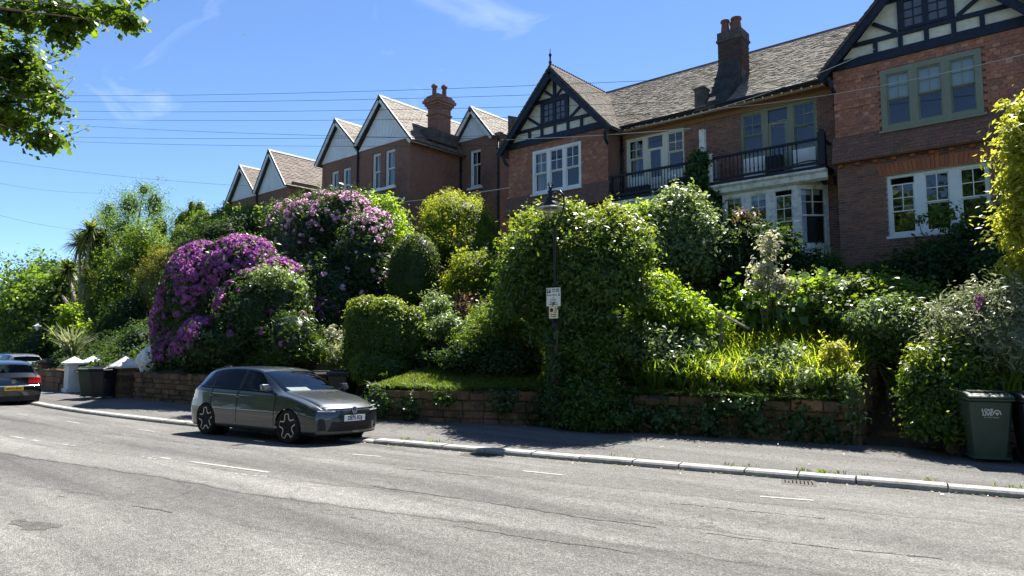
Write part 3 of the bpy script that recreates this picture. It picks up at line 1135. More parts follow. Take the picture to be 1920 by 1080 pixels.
# ------------------------------------------------------------------ the tile hung house
H1 = empty('brick_house', (-9.3, 21.6, 4.0), label='large red brick house with two half timbered gables, tile hanging and black balconies', cat='house')
YA, YM = 20.8, 21.65            # gable fronts, wall between them
ZB = 3.4                        # foot of the walls, behind planting
GAB = [(-17.8, -13.1), (-5.45, -.72)]
for gi, (gx0, gx1) in enumerate(GAB):
    xc = (gx0 + gx1) / 2 if gi == 0 else -3.07
    wx0, wx1 = (-16.55, -14.26) if gi == 0 else (-4.24, -1.90)
    # ground floor of brick
    ops = [(wx0 + .04, wx1 + (.02 if gi else 0), 4.76, 6.43)]
    brick_wall(H1, gx0, gx1, ZB, 6.98, YA, ops, single=290 if gi else 0, seed=gi)
        # ground floor window under a segmental red arch
    sash(H1, wx0 + .04, wx1 + .02, 4.76, 6.43, YA + .07, 'white_paint', mull=.24, frame=.075, sill='white_paint', drop={0: .17} if gi else None, curtain=None)
    for k in range(26):
        u0 = lerp(wx0 - .12, wx1 + .2, k / 26)
        u1 = lerp(wx0 - .12, wx1 + .2, (k + 1) / 26) - .009
        sp = math.sin(math.pi * (k + .5) / 26) * .06
        hh = .30 + (.16 if k in (12, 13) else 0)
        lean = (k - 12.5) * .006
        MB().prism([(u0, 6.435 + sp * .3), (u1, 6.435 + sp * .3), (u1 + lean, 6.435 + hh + sp * .6), (u0 + lean, 6.435 + hh + sp * .6)], 'y', YA - .02 - (.015 if k in (12, 13) else 0), YA + .1, random.random()).build('arch_brick', 'brick_red', H1)
    # dentil course under the tile flare
    nd = 11
    for k in range(nd):
        u = lerp(gx0 + .12, gx1 - .12, k / (nd - 1))
        MB().box(u - .06, u + .06, YA - .12, YA - .004, 6.84, 6.92, random.random()).build('dentil_brick', 'brick_red', H1)
    # backing of the upper wall and its bell-cast foot
    bw = MB()
    for a, b, c, d in cells(gx0, gx1, 6.98, 9.75, [(wx0, wx1, 7.68, 9.40)]):
        bw.box(a, b, YA, YA + .25, c, d)
    uw = bw.build('upper_wall', 'hung_tile_dark', H1)
    bc = MB()
    bc.prism([(YA - .005, 7.75), (YA - .24, 6.97), (YA - .24, 6.93), (YA - .005, 6.93)], 'x', gx0 - .06, gx1 + .06)
    bc.build('tile_flare', 'hung_tile_dark', H1)
    fl = math.hypot(.235, .80)
    tile_field(H1, (gx0 - .07, YA - .243, 6.955), (1, 0, 0), (0, .235 / fl, .80 / fl), gx1 - gx0 + .14, .82, 'flare_tiles', 'hung_tile_dark', lift=.02, seed=gi + 10, parent=uw)
    win = (wx0 - .0 - gx0, wx1 + .0 - gx0)

    def ins(u, v, win=win):
        return not (win[0] < u < win[1] and v < 9.42 - 7.72)
    tile_field(H1, (gx0, YA - .003, 7.72), (1, 0, 0), (0, 0, 1), gx1 - gx0, 2.0, 'tile_hanging', 'hung_tile', inside=ins, scale_shape=lambda r: (r // 4) % 2 == 1, lift=.024, seed=gi, parent=uw)
    if gi == 1:
        # the tiles nearest the street, one by one
        rr = random.Random(5)
        base = MB()
        base.v = [(-.079, -.036, 0), (.079, -.036, 0), (.079, -.022, .15), (-.079, -.022, .15), (-.079, -.012, 0), (.079, -.012, 0)]
        base.f = [(0, 1, 2, 3), (4, 5, 1, 0)]
        base.t = [.5] * 6
        po = base.build('tile', 'hung_tile', fixn=False)
        pm = po.data
        bpy.data.objects.remove(po)
        cnt = 0
        o = ORG[H1]
        for r in range(19):
            zz = 7.72 + r * .1
            for k in range(0, 29):
                u = gx0 + .0825 + k * .165 + (.0825 if r % 2 else 0)
                if u > gx1 - .08 or (wx0 - .08 < u < wx1 + .08 and zz > 7.55): continue
                if cnt >= 290: break
                if (r // 4) % 2 == 1: continue
                link_mesh('tile', pm, uw, (u - o.x, YA - o.y - .012 + rr.uniform(-.003, .003), zz - o.z + rr.uniform(-.004, .004)))
                cnt += 1
    for (ra, rb_) in ((gx0 + .003, gx0 + .25), (gx1 - .25, gx1 - .003)):
        MB().box(ra, rb_, YA + .27, YM + .3, ZB, 9.72).build('return_wall', 'brickwork_far', H1)
    # first floor window
    sash(H1, wx0, wx1, 7.68, 9.40, YA - .04, 'green_paint' if gi else 'white_paint', mull=.20 if gi else .15, frame=.15 if gi else .10, sill='green_paint' if gi else 'white_paint', blind=.70 if gi else None, up=.5 if gi else .47,
         curtain=[(wx0 + .12, wx0 + .42, 7.75, 9.3), (wx0 + .42, wx0 + .62, 7.75, 9.3)] if gi == 0 else None)
    # half timbered gable
    zt0 = 9.68
    hw0 = 2.36
    sl = 1.075
    za = zt0 + hw0 * sl + .05
    MB().prism([(xc - hw0, zt0), (xc + hw0, zt0), (xc, za)], 'y', YA - .02, YA + .2).build('gable_panel', 'gable_render', H1)
    gz = lambda x: za - abs(x - xc) * sl
    T = []
    T.append(((xc - hw0 - .05, zt0 + .13), (xc + hw0 + .05, zt0 + .13), .26))
    T.append(((xc - hw0 + .42, zt0 + .62), (xc + hw0 - .42, zt0 + .62), .12))
    for k in (-2, -1, 0, 1, 2):
        u = xc + k * .62
        T.append(((u, zt0 + .26), (u, zt0 + .56), .11))
    T.append(((xc - .72, zt0 + .70), (xc - 1.28, zt0 + 1.10), .10))
    T.append(((xc + .72, zt0 + .70), (xc + 1.28, zt0 + 1.10), .10))
    T.append(((xc - .98, zt0 + 1.62), (xc + .98, zt0 + 1.62), .13))
    T.append(((xc, zt0 + 1.70), (xc, za - .1), .13))
    T.append(((xc - .10, zt0 + 1.72), (xc - .45, zt0 + 2.0), .09))
    T.append(((xc + .10, zt0 + 1.72), (xc + .45, zt0 + 2.0), .09))
    for i, (p0, p1, w) in enumerate(T):
        MB().beam(p0, p1, w, YA - .075 - .003 * (i % 4), YA - .018).build('timber', 'navy_timber', H1)
    # attic casements
    wz0, wz1 = zt0 + .68, zt0 + 1.56
    f = MB()
    fy = YA - .10
    for (a, b, c, d) in ((xc - .66, xc - .50, wz0, wz1), (xc - .07, xc + .07, wz0, wz1), (xc + .50, xc + .66, wz0, wz1)):
        f.box(a, b, fy, YA - .02, c, d)
    f.box(xc - .50, xc - .07, fy, YA - .02, wz1 - .09, wz1)
    f.box(xc + .07, xc + .50, fy, YA - .02, wz1 - .09, wz1)
    f.box(xc - .50, xc - .07, fy, YA - .02, wz0, wz0 + .08)
    f.box(xc + .07, xc + .50, fy, YA - .02, wz0, wz0 + .08)
    pn = []
    for (a, b) in ((xc - .50, xc - .07), (xc + .07, xc + .50)):
        mxx = (a + b) / 2
        f.box(mxx - .015, mxx + .015, fy + .02, YA - .03, wz0 + .08, wz1 - .09)
        hz = (wz1 - .09 - wz0 - .08) / 3
        for r in range(3):
            q0 = wz0 + .08 + r * hz
            if r: 
                f.box(a, mxx - .015, fy + .02, YA - .03, q0 - .013, q0 + .013)
                f.box(mxx + .015, b, fy + .02, YA - .03, q0 - .013, q0 + .013)
            pn += [(a, mxx - .015, q0 + (.013 if r else 0), q0 + hz - .013), (mxx + .015, b, q0 + (.013 if r else 0), q0 + hz - .013)]
    aw = f.build('attic_window', 'navy_timber', H1)
    for (a, b, c, d) in pn:
        MB().box(a, b, fy + .04, fy + .046, c, d).build('pane', 'attic_glass', aw)
    # overhanging verge: barge boards, brackets, roof slopes
    yv = 20.42
    ov = 2.66
    for sgn in (-1, 1):
        e = (xc + sgn * ov, za + .22 - ov * sl)
        ap = (xc, za + .22)
        bb = MB().beam((e[0], e[1] - .16), (ap[0], ap[1] - .20), .24, yv, yv + .06)
        bo = bb.build('barge_board', 'navy_timber', H1)
        MB().beam((e[0], e[1] - .30), (ap[0], ap[1] - .42), .07, yv + .01, yv + .05).build('barge_moulding', 'navy_timber', bo)
        for k in range(7):
            tpar = (k + .6) / 7.2
            cx_, cz_ = lerp(e[0], ap[0], tpar), lerp(e[1], ap[1], tpar) - .17
            MB().lathe([(.055, yv - .012), (.055, yv + .01)], (cx_, 0, cz_), seg=10, axis='y').build('barge_boss', 'navy_pane_bar', bo)
        # eave bracket
        MB().tube([(xc + sgn * 2.36, YA - .05, 9.05), (xc + sgn * 2.38, YA - .22, 9.18), (xc + sgn * 2.42, yv + .05, 9.45)], [.05, .06, .06], 6).build('bracket', 'navy_timber', H1)
        # soffit
        MB().poly([(e[0], yv + .06, e[1] - .10), (ap[0], yv + .06, ap[1] - .10), (ap[0], YA, ap[1] - .10), (e[0], YA, e[1] - .10)]).build('soffit', 'navy_timber', H1, fixn=False)
        # roof slope
        dx, dz = sgn * ov, -ov * sl
        Ls = math.hypot(dx, dz)
        down = np.array([dx / Ls, 0, dz / Ls])
        top = np.array([ap[0], yv - .03, ap[1]])
        Lr = 4.3
        nrm_ = np.array([-dz / Ls * sgn, 0, abs(dx) / Ls]) * .05
        bl = top + down * (Ls + .06)
        sb = MB()
        p4 = [top, top + np.array([0, Lr, 0]), bl + np.array([0, Lr * .22, 0]), bl]
        sb.poly([p - np.array([0, 0, .03]) for p in p4])
        sb.poly([p - np.array([0, 0, .10]) for p in p4])
        for i in range(4):
            a_, b_ = p4[i], p4[(i + 1) % 4]
            sb.quad(a_ - np.array([0, 0, .03]), b_ - np.array([0, 0, .03]), b_ - np.array([0, 0, .10]), a_ - np.array([0, 0, .10]))
        rs = sb.build('gable_roof', 'old_stack', H1)
        if sgn > 0:
            U, O = np.array([0, 1.0, 0]), bl
            tile_field(H1, O, U, -down, Lr, Ls + .06, 'gable_roof_tiles', 'roof_tile', inside=lambda u, v, Ls=Ls, Lr=Lr: u < lerp(Lr * .22, Lr, v / Ls), lift=.02, seed=20 + gi, parent=rs)
        else:
            O = bl + np.array([0, Lr, 0])
            tile_field(H1, O, np.array([0, -1.0, 0]), -down, Lr, Ls + .06, 'gable_roof_tiles', 'roof_tile', inside=lambda u, v, Ls=Ls, Lr=Lr: (Lr - u) < lerp(Lr * .22, Lr, v / Ls), lift=.02, seed=30 + gi, parent=rs)
    # cresting of the ridge and a finial
    apz = za + .22
    for k in range(13):
        y0 = yv + .02 + k * .30
        cr_ = MB().prism([(xc - .10, apz - .07), (xc + .10, apz - .07), (xc + .03, apz + .05), (xc - .03, apz + .05)], 'y', y0, y0 + .29)
        co = cr_.build('crest_tile', 'ridge_tile', H1)
        for q in (.07, .22):
            MB().lathe([(.052, xc - .018), (.052, xc + .018)], (0, y0 + q, apz + .085), seg=8, axis='x').build('crest_loop', 'ridge_tile', co)
    MB().lathe([(.05, apz), (.045, apz + .1), (.07, apz + .16), (.03, apz + .22), (.035, apz + .38), (.06, apz + .42), (.05, apz + .48), (.015, apz + .52), (.012, apz + .68), (.002, apz + .72)], (xc, yv + .06, 0), seg=10).build('finial', 'black_paint', H1, smooth=True)

# wall between the gables
fr1, fr2 = (-12.86, -10.56), (-8.57, -6.20)
FZ = 7.12
brick_wall(H1, -13.1, -5.45, ZB, 9.75, YM, [(fr1[0], fr1[1], FZ, 9.36), (fr2[0], fr2[1], FZ, 9.37), (-12.4, -10.6, 4.8, 6.2), (-8.8, -6.0, 4.7, 6.8)], seed=7)
sash(H1, fr1[0], fr1[1], FZ, 9.36, YM + .05, 'cream_paint', door=True, mull=.20, frame=.075, curtain=[(fr1[0] + .1, fr1[0] + .36, 7.85, 9.25)], name='french_window')
sash(H1, fr2[0], fr2[1], FZ, 9.37, YM + .05, 'green_paint', door=True, mull=.20, frame=.075, name='french_window')
star = MB()
cx_, cz_ = fr1[0] + .47, 8.97
for k in range(7):
    a = k * 2 * math.pi / 7
    star.poly([(cx_ + .06 * math.cos(a - .45), YM + .17, cz_ + .06 * math.sin(a - .45)), (cx_ + .24 * math.cos(a), YM + .17, cz_ + .24 * math.sin(a)), (cx_ + .06 * math.cos(a + .45), YM + .17, cz_ + .06 * math.sin(a + .45))])
star.poly([(cx_ + .07 * math.cos(k * .9), YM + .171, cz_ + .07 * math.sin(k * .9)) for k in range(7)])
star.build('paper_star', 'blind', H1, fixn=False)
# white panels below the french side lights show through the balusters
for (a, b), mt in ((fr1, 'cream_paint'), (fr2, 'white_paint')):
    w3 = (b - a - .15 - .4) / 3
    MB().box(a + .07, a + .07 + w3 + .08, YM + .02, YM + .045, FZ + .05, FZ + .74).build('apron_panel', 'white_paint', H1)
    MB().box(b - .07 - w3 - .08, b - .07, YM + .02, YM + .045, FZ + .05, FZ + .74).build('apron_panel', 'white_paint', H1)
# ground floor window left, mostly behind the hedge
sash(H1, -12.4, -10.6, 4.8, 6.2, YM + .05, 'white_paint', lights=2, sill='white_paint')

# balconies
pier_x = -9.72
for bi, (bx0, bx1, fx) in enumerate(((-13.08, -9.95, 'cream_paint'), (-9.30, -5.75, 'peeling_white'))):
    yb = 20.82
    dk = MB().box(bx0, bx1, yb, YM - .02, 6.92, 7.04)
    bal = dk.build('balcony', 'black_paint', H1)
    zr0, zr1 = 7.09, 7.86
    MB().box(bx0, bx1, yb - .04, yb + .05, zr1 - .07, zr1).build('top_rail', 'black_paint', bal)
    MB().box(bx0, bx1, yb - .02, yb + .04, zr0, zr0 + .07).build('bottom_rail', 'black_paint', bal)
    nb = 26 if bi == 0 else 26
    for k in range(nb):
        u = lerp(bx0 + .16, bx1 - .16, k / (nb - 1))
        if bi == 1 and k > 20: continue        # missing balusters at the right end
        MB().lathe([(.017, zr0 + .07), (.017, zr0 + .16), (.028, zr0 + .20), (.017, zr0 + .24), (.017, zr1 - .07)], (u, yb + .01, 0), seg=6).build('baluster', 'black_paint', bal)
    if bi == 1:
        MB().tube([(bx1 - .95, yb + .01, zr0 + .10), (bx1 - .5, yb, zr0 + .13), (bx1 - .1, yb + .02, zr0 + .09)], .02, 6).build('broken_baluster', 'black_paint', bal)
    pz = 8.02 if bi else 7.86
    MB().box(bx1 - .20 if bi else bx0 - .0, bx1 + .0 if bi else bx0 + .12, yb - .06, yb + .12, 7.04, pz).build('newel_post', 'black_paint', bal)
    if bi:
        MB().box(bx1 - .16, bx1 - .04, yb - .02, yb + .08, pz, pz + .08).build('newel_cap', 'black_paint', bal)
        MB().box(bx0 - .02, bx0 + .12, yb - .06, yb + .06, 7.04, 7.98).build('white_newel', 'peeling_white', bal)
        # side rail back to the wall
        MB().box(bx1 - .12, bx1 - .06, yb + .12, YM - .03, 7.79, 7.86).build('side_rail', 'black_paint', bal)
    # cornice / fascia
    fa = MB()
    if bi == 0:
        fa.box(bx0, bx1, yb + .02, yb + .12, 6.38, 6.90)
        fa.box(bx0, bx1, yb - .06, yb + .02, 6.82, 6.91)
        fa.box(bx0, bx1, yb - .01, yb + .02, 6.56, 6.60)
        MB().box(bx0, bx1, yb + .14, YM - .03, 6.3, 6.86).build('balcony_soffit', 'cream_paint', bal)
        MB().box(bx0 + .05, bx1 - .05, yb + .25, YM - .3, 6.20, 6.32).build('beam_box', 'cream_paint', bal)
    else:
        fa.prism([(yb - .12, 6.92), (yb - .12, 6.86), (yb - .04, 6.80), (yb - .02, 6.66), (yb + .10, 6.60), (yb + .10, 6.92)], 'x', bx0, bx1 + .02)
    fa.build('fascia', fx, bal)
# planters, dark bin and odds on the balconies
MB().box(-12.75, -11.75, 21.2, 21.42, 7.06, 7.45).build('planter_panel', 'lead', H1)
MB().box(-11.0, -10.05, 21.2, 21.42, 7.06, 7.50).build('planter_panel', 'lead', H1)
MB().box(-7.72, -7.22, 21.45, 21.62, 7.06, 7.75).build('balcony_chair', 'black_paint', H1)
# party pier with a white post
brick_wall(H1, -9.95, -9.32, ZB, 7.9, 20.86, [], thick=.8, seed=9, name='party_pier')
MB().box(-9.62, -9.44, 20.80, 20.95, 7.9, 8.85).build('white_post', 'peeling_white', H1)

# bay window under the right balcony
bay = MB()
b0, b1, bz0, bz1, yf = -8.95, -6.66, 4.72, 6.60, 20.95
bay.box(b0, b1, yf + .02, yf + .09, bz0 - 1.2, bz0)
bay.build('bay_base', 'brick', H1)
bwn = sash(H1, b0, b1, bz0, bz1, yf, 'peeling_white', lights=3, mull=.26, frame=.12, sill='peeling_white', drop={2: .14}, name='bay_window', blind=None)
MB().box(b0 + .15, b0 + .68, yf + .14, yf + .145, 6.30, 6.46).build('blind', 'blind', bwn)
MB().box(b0 + .9, b0 + 1.4, yf + .14, yf + .145, 6.30, 6.46).build('blind', 'blind', bwn)
# canted right side
cs = empty('bay_side_window', (0, 0, 0))
sv = Vector((.72, .66, 0)).normalized()
L = .98
bs = MB()


def bsbox(u0, u1, z0_, z1_, n0, n1, m):
    nn = Vector((sv.y, -sv.x, 0))
    P0 = Vector((b1, yf, 0))
    pts = []
    for zz in (z0_, z1_):
        for (u, nq) in ((u0, n0), (u1, n0), (u1, n1), (u0, n1)):
            q = P0 + sv * u - nn * nq
            pts.append((q.x, q.y, zz))
    n = len(m.v)
    m.v += pts
    m.t += [.5] * 8
    m.f += [(n, n + 3, n + 2, n + 1), (n + 4, n + 5, n + 6, n + 7), (n, n + 1, n + 5, n + 4), (n + 1, n + 2, n + 6, n + 5), (n + 2, n + 3, n + 7, n + 6), (n + 3, n, n + 4, n + 7)]


bpy.data.objects.remove(cs)
for (u0, u1, z0_, z1_) in ((.0, .16, bz0, bz1), (L - .14, L, bz0, bz1), (.16, L - .14, bz1 - .13, bz1), (.16, L - .14, bz0, bz0 + .13), (.16, L - .14, 5.66, 5.71), (.49, .515, 5.71, 6.47), (.16, L - .14, 6.08, 6.10)):
    bsbox(u0, u1, z0_, z1_, .0, .1, bs)
bsbox(.0, L + .03, bz0 - 1.2, bz0 - .004, .0, .1, bs)
bso = bs.build('bay_side_window', 'peeling_white', H1)
for (u0, u1, z0_, z1_) in ((.16, .49, 5.71, 6.08), (.515, L - .14, 5.71, 6.08), (.16, .49, 6.10, 6.47), (.515, L - .14, 6.10, 6.47), (.16, L - .14, bz0 + .13, 5.66)):
    m = MB()
    bsbox(u0, u1, z0_, z1_, .04, .046, m)
    m.build('pane', 'pane_glass', bso)
m = MB()
bsbox(.2, L - .2, 6.32, 6.47, .13, .14, m)
m.build('blind', 'blind', bso)
MB().box(b0, b1 + .7, yf + .8, yf + .85, bz0, bz1).build('bay_back', 'room', H1)
MB().box(b0, b1 + .6, yf + .0, YM, bz1, 6.66).build('bay_lid', 'peeling_white', H1)

# main roof
ey, ez, ry, rz_ = 21.22, 9.74, 25.3, 12.92
Lm = math.hypot(ry - ey, rz_ - ez)
up = np.array([0, (ry - ey) / Lm, (rz_ - ez) / Lm])
x0, x1 = -17.6, -.9
sb = MB()
sb.prism([(ey, ez - .02), (ry, rz_ - .02), (ry + 4.1, ez - .02), (ry + 4.1, ez - .15), (ry, rz_ - .2), (ey, ez - .10)], 'x', x0, x1)
mr = sb.build('main_roof', 'old_stack', H1)


def ins(u, v):
    x = x0 + u
    z = ez + v * up[2]
    for g_, xc_ in ((0, -15.45), (1, -3.07)):
        zz = (9.68 + 2.36 * 1.075 + .05 + .22) - abs(x - xc_) * 1.075
        if z < zz - .02: return False
    if -9.58 < x < -8.8 and v < 2.9: return False
    return True


tile_field(H1, (x0, ey - .03, ez), (1, 0, 0), up, x1 - x0, Lm, 'roof_tiles', 'roof_tile', inside=ins, lift=.026, jit=.011, seed=77, parent=mr, thick=.02)
for k in range(38):
    a = x0 + k * (x1 - x0) / 38
    MB().prism([(ry - .14, rz_ - .06), (ry - .07, rz_ + .06), (ry + .07, rz_ + .06), (ry + .14, rz_ - .06)], 'x', a + .006, a + (x1 - x0) / 38 - .006).build('ridge_piece', 'ridge_tile', H1)
# gutter, eaves board, rafter ends
for (a, b) in ((-12.75, -10.0), (-9.2, -5.6)):
    MB().tube([(a, ey - .03, ez - .03), (b, ey - .03, ez - .03)], .055, 8).build('gutter', 'black_paint', H1, smooth=True)
MB().box(-13.08, -5.47, ey + .03, YM - .02, ez - .22, ez - .13).build('eaves_soffit', 'soffit_board', H1)
MB().box(-13.08, -5.47, YM - .06, YM - .013, 9.38, ez - .22).build('eaves_board', 'soffit_board', H1)
for k in range(26):
    u = lerp(-12.95, -5.6, k / 25)
    MB().box(u - .02, u + .02, ey - .0, ey + .12, ez - .17, ez - .12).build('rafter_end', 'cream_paint', H1)
# chimney stack with its swept foot
cx0, cx1, cy0, cy1 = -9.60, -8.78, 22.45, 23.15
DZ = -.70
ch = MB().box(cx0, cx1, cy0, cy1, 10.3, 13.05 + DZ)
chim = ch.build('chimney_stack', 'old_stack', H1)
jm = MB()
rr = random.Random(4)
for r in range(14):
    z = 11.30 + r * .075
    k = 0
    x = cx0 - (.11 if r % 2 else 0)
    while x < cx1:
        a, b = max(x, cx0), min(x + .215, cx1)
        if b - a > .03:
            jm.box(a, b, cy0 - .014, cy0, z, z + .065, rr.random())
        x += .225
    y = cy0 - (.11 if r % 2 else 0)
    while y < cy1:
        a, b = max(y, cy0), min(y + .215, cy1)
        if b - a > .03:
            jm.box(cx1, cx1 + .014, a, b, z, z + .065, rr.random())
        y += .225
tag(jm.build('stack_bricks', 'stack_brick', chim, fixn=False), kind='stuff')
MB().box(cx0 - .05, cx1 + .05, cy0 - .05, cy1 + .05, 13.05 + DZ, 13.13 + DZ).build('stack_band', 'old_stack', chim)
MB().box(cx0 - .02, cx1 + .02, cy0 - .02, cy1 + .02, 13.13 + DZ, 13.40 + DZ).build('stack_cap', 'old_stack', chim)
for (px_, py_, s) in ((cx0 + .20, cy0 + .2, 1.0), (cx1 - .24, cy0 + .24, 1.2), (cx0 + .36, cy1 - .2, .8)):
    MB().lathe([(.16 * s, 13.38 + DZ), (.125 * s, 13.72 + DZ), (.12 * s, 13.78 + DZ), (.16 * s, 13.81 + DZ), (.15 * s, 13.88 + DZ), (.04, 13.93 + DZ)], (px_, py_, 0), seg=14).build('chimney_pot', 'terracotta', chim, smooth=False)
sw = MB()
K = 10
pts = []
for i in range(K + 1):
    t = i / K
    y = lerp(ey + .05, cy0, t)
    roof = ez + (y - ey) * (rz_ - ez) / (ry - ey)
    pts.append((y, roof + .14 + .80 * t ** 2.0))
sw.prism(pts + [(cy0, 10.2), (ey + .05, 9.7)], 'x', cx0 + .03, cx1 - .02)
swo = sw.build('swept_foot', 'lead', chim)
sw.v.clear()
for zz in (3, 5, 7):
    y, z = pts[zz]
    MB().box(cx0 - .0, cx1 + .02, y - .03, y + .03, z - .03, z + .025).build('lead_flashing', 'lead', chim)
MB().box(-9.98, -9.62, 21.3, 21.7, 9.75, 10.42).build('parapet_stub', 'old_stack', H1)
MB().box(-10.01, -9.605, 21.27, 21.73, 10.42, 10.48).build('parapet_coping', 'old_stack', H1)
# second chimney behind the left gable
c2 = MB().box(-17.9, -16.9, 22.9, 23.7, 9, 12.3).build('rear_chimney', 'old_stack', H1)
MB().box(-18.05, -16.8, 22.8, 23.8, 12.3, 12.5).build('stack_cap', 'old_stack', c2)
for q in (-17.5, -17.15):
    MB().lathe([(.16, 12.5), (.13, 13.0), (.17, 13.05), (.17, 13.15)], (q, 23.2, 0), seg=12).build('chimney_pot', 'terracotta', c2)
# drainpipes
pipe(H1, [(-13.0, YM - .06, 9.6), (-13.0, YM - .06, 7.1)])
pipe(H1, [(-5.62, YM - .08, 9.6), (-5.62, YM - .08, 3.6)])
MB().box(-5.74, -5.50, YM - .2, YM - .02, 6.55, 6.78).build('hopper', 'black_paint', H1)
# outer sides and back close the body
body = MB()
body.box(-17.79, -17.55, YA + .26, 29.3, ZB, 9.7)
body.box(-.97, -.73, YA + .26, 29.3, ZB, 9.7)
body.box(-17.6, -.9, 29.1, 29.3, ZB, 9.7)
body.build('side_walls', 'brickwork_far', H1)
# ------------------------------------------------------------------ the two white gabled brick houses


def simple_tiles(root, O, U, Vd, w, h, mat, inside=None, seed=0, tw=.22, gauge=.14, parent=None):
    return tile_field(root, O, U, Vd, w, h, 'roof_tiles', mat, tw=tw, gauge=gauge, inside=inside, lift=.03, jit=.008, seed=seed, parent=parent, thick=.02)


def boarded_gable(root, xl, xr, xa, zl, zr, za, zbase, Y, Lr, tmat, seed=0, rightslope=True, over=.32, valley_l=False, valley_r=False):
    """white boarded gable with barge boards and its two roof slopes running back"""
    k = (za - zbase)
    sl_l = (za - zl) / (xa - xl)
    sl_r = (za - zr) / (xr - xa)
    bl_ = xa - (za - .28 - zbase) / sl_l
    br_ = xa + (za - .28 - zbase) / sl_r
    gp = MB().prism([(max(bl_, xl), zbase), (min(br_, xr), zbase), (xa, za - .25)], 'y', Y - .04, Y + .1).build('gable_board', 'gable_board', root)
    # fanned battens on the boards
    for i in range(-4, 5):
        u = xa + i * .32
        zt = za - .30 - (abs(u - xa) * (sl_l if u < xa else sl_r))
        u2 = xa + i * .16
        if zt > zbase + .15:
            MB().beam((u2, zbase + .02), (u, zt - .02), .03, Y - .052, Y - .038).build('batten', 'gable_board', gp)
    yv = Y - over
    for (xe, zee, sl) in ((xl, zl, sl_l), (xr, zr, sl_r)):
        bo = MB().beam((xe, zee - .12), (xa, za - .12), .24, yv, yv + .05).build('barge_board', 'gable_white', root)
        MB().poly([(xe, yv + .05, zee - .04), (xa, yv + .05, za - .04), (xa, Y + .05, za - .04), (xe, Y + .05, zee - .04)]).build('verge_soffit', 'gable_white', bo, fixn=False)
        d = np.array([xe - xa, 0, zee - za])
        Ls = np.linalg.norm(d)
        d /= Ls
        top = np.array([xa, yv - .03, za])
        p4 = [top, top + [0, Lr, 0], top + d * (Ls + .05) + [0, Lr, 0], top + d * (Ls + .05)]
        sb = MB()
        sb.poly([p - np.array([0, 0, .02]) for p in p4])
        sb.poly([p - np.array([0, 0, .08]) for p in p4])
        for i in range(4):
            a_, b_ = p4[i], p4[(i + 1) % 4]
            sb.quad(a_ - np.array([0, 0, .02]), b_ - np.array([0, 0, .02]), b_ - np.array([0, 0, .08]), a_ - np.array([0, 0, .08]))
        rs = sb.build('roof_slope', 'old_stack', root)
        if xe > xa:
            simple_tiles(root, p4[3], (0, 1, 0), -d, Lr, Ls + .05, tmat, seed=seed, parent=rs)
    n = int(Lr / .45)
    for i in range(n):
        y = yv - .03 + i * Lr / n
        MB().prism([(xa - .12, za - .07), (xa - .05, za + .05), (xa + .05, za + .05), (xa + .12, za - .07)], 'y', y + .006, y + Lr / n - .006).build('ridge_piece', 'white_ridge', root)
    return gp


material('gable_white', (.60, .65, .62), (.70, .74, .72), scale=3, rough=.6)


def plain_wall(root, x0, x1, z0, z1, Y, ops, thick=.25, name='wall'):
    m = MB()
    for a, b, c, d in cells(x0, x1, z0, z1, ops):
        m.box(a, b, Y, Y + thick, c, d)
    return m.build(name, 'brickwork_far', root)


H2 = empty('brick_house', (-27, 22, 5.5), label='brown brick house with white boarded gables and corbelled chimney, behind the rhododendrons', cat='house')
Y2 = 21.3
wz = (9.55, 11.38)
winA = [(-27.22, -26.58), (-26.22, -25.48)]
winB = [(-30.66, -30.02), (-29.66, -28.98)]
ops = [(a, b, wz[0], wz[1]) for a, b in winA]
plain_wall(H2, -28.33, -24.36, 5, 11.72, Y2, ops)
opsB = [(a, b, 9.3, 11.06) for a, b in winB]
plain_wall(H2, -31.5, -28.35, 5, 11.62, Y2 + .003, opsB)
for (a, b), q in [(w, wz) for w in winA] + [(w, (9.3, 11.06)) for w in winB]:
    sash(H2, a, b, q[0], q[1], Y2 + .08, 'white_paint', lights=1, frame=.07, up=.5, cross=False, curtain=[(a + .06, b - .06, q[0], q[1])], depth_room=.5)
MB().box(-27.6, -25.35, Y2 - .12, Y2 - .005, 9.40, 9.53).build('window_ledge', 'white_paint', H2)
MB().box(-30.8, -28.9, Y2 - .12, Y2 - .005, 9.15, 9.28).build('window_ledge', 'white_paint', H2)
boarded_gable(H2, -28.30, -24.02, -26.40, 12.12, 11.50, 14.12, 11.70, Y2, 6.5, 'roof_tile_old', seed=3)
boarded_gable(H2, -31.75, -28.32, -30.03, 11.62, 12.10, 13.74, 11.60, Y2, 5.5, 'roof_tile_old', seed=4)
# side wall and the set back wing
MB().box(-24.62, -24.365, Y2 + .25, 24.7, 5, 11.75).build('side_wall', 'brickwork_far', H2)
Y2w = 24.7
wop = [(-23.72, -22.98, 9.76, 11.66)]
plain_wall(H2, -24.4, -21.7, 5, 12.25, Y2w, wop, name='wing_wall')
MB().box(-21.95, -21.70, Y2w + .25, 30, 5, 12.2).build('side_wall', 'brickwork_far', H2)
ww = sash(H2, -23.72, -22.98, 9.76, 11.66, Y2w + .08, 'white_paint', lights=1, frame=.08, up=.62, cross=False, curtain=[(-23.62, -23.45, 9.8, 11.5)], depth_room=.5)
MB().box(-23.36, -23.335, Y2w + .13, Y2w + .16, 9.9, 10.9).build('glazing_bar', 'white_paint', ww)
MB().box(-23.85, -22.85, Y2w - .1, Y2w - .005, 9.62, 9.74).build('window_ledge', 'white_paint', H2)
boarded_gable(H2, -24.85, -22.0, -23.45, 12.12, 12.10, 13.80, 12.22, Y2w, 4.5, 'roof_tile_old', seed=5)
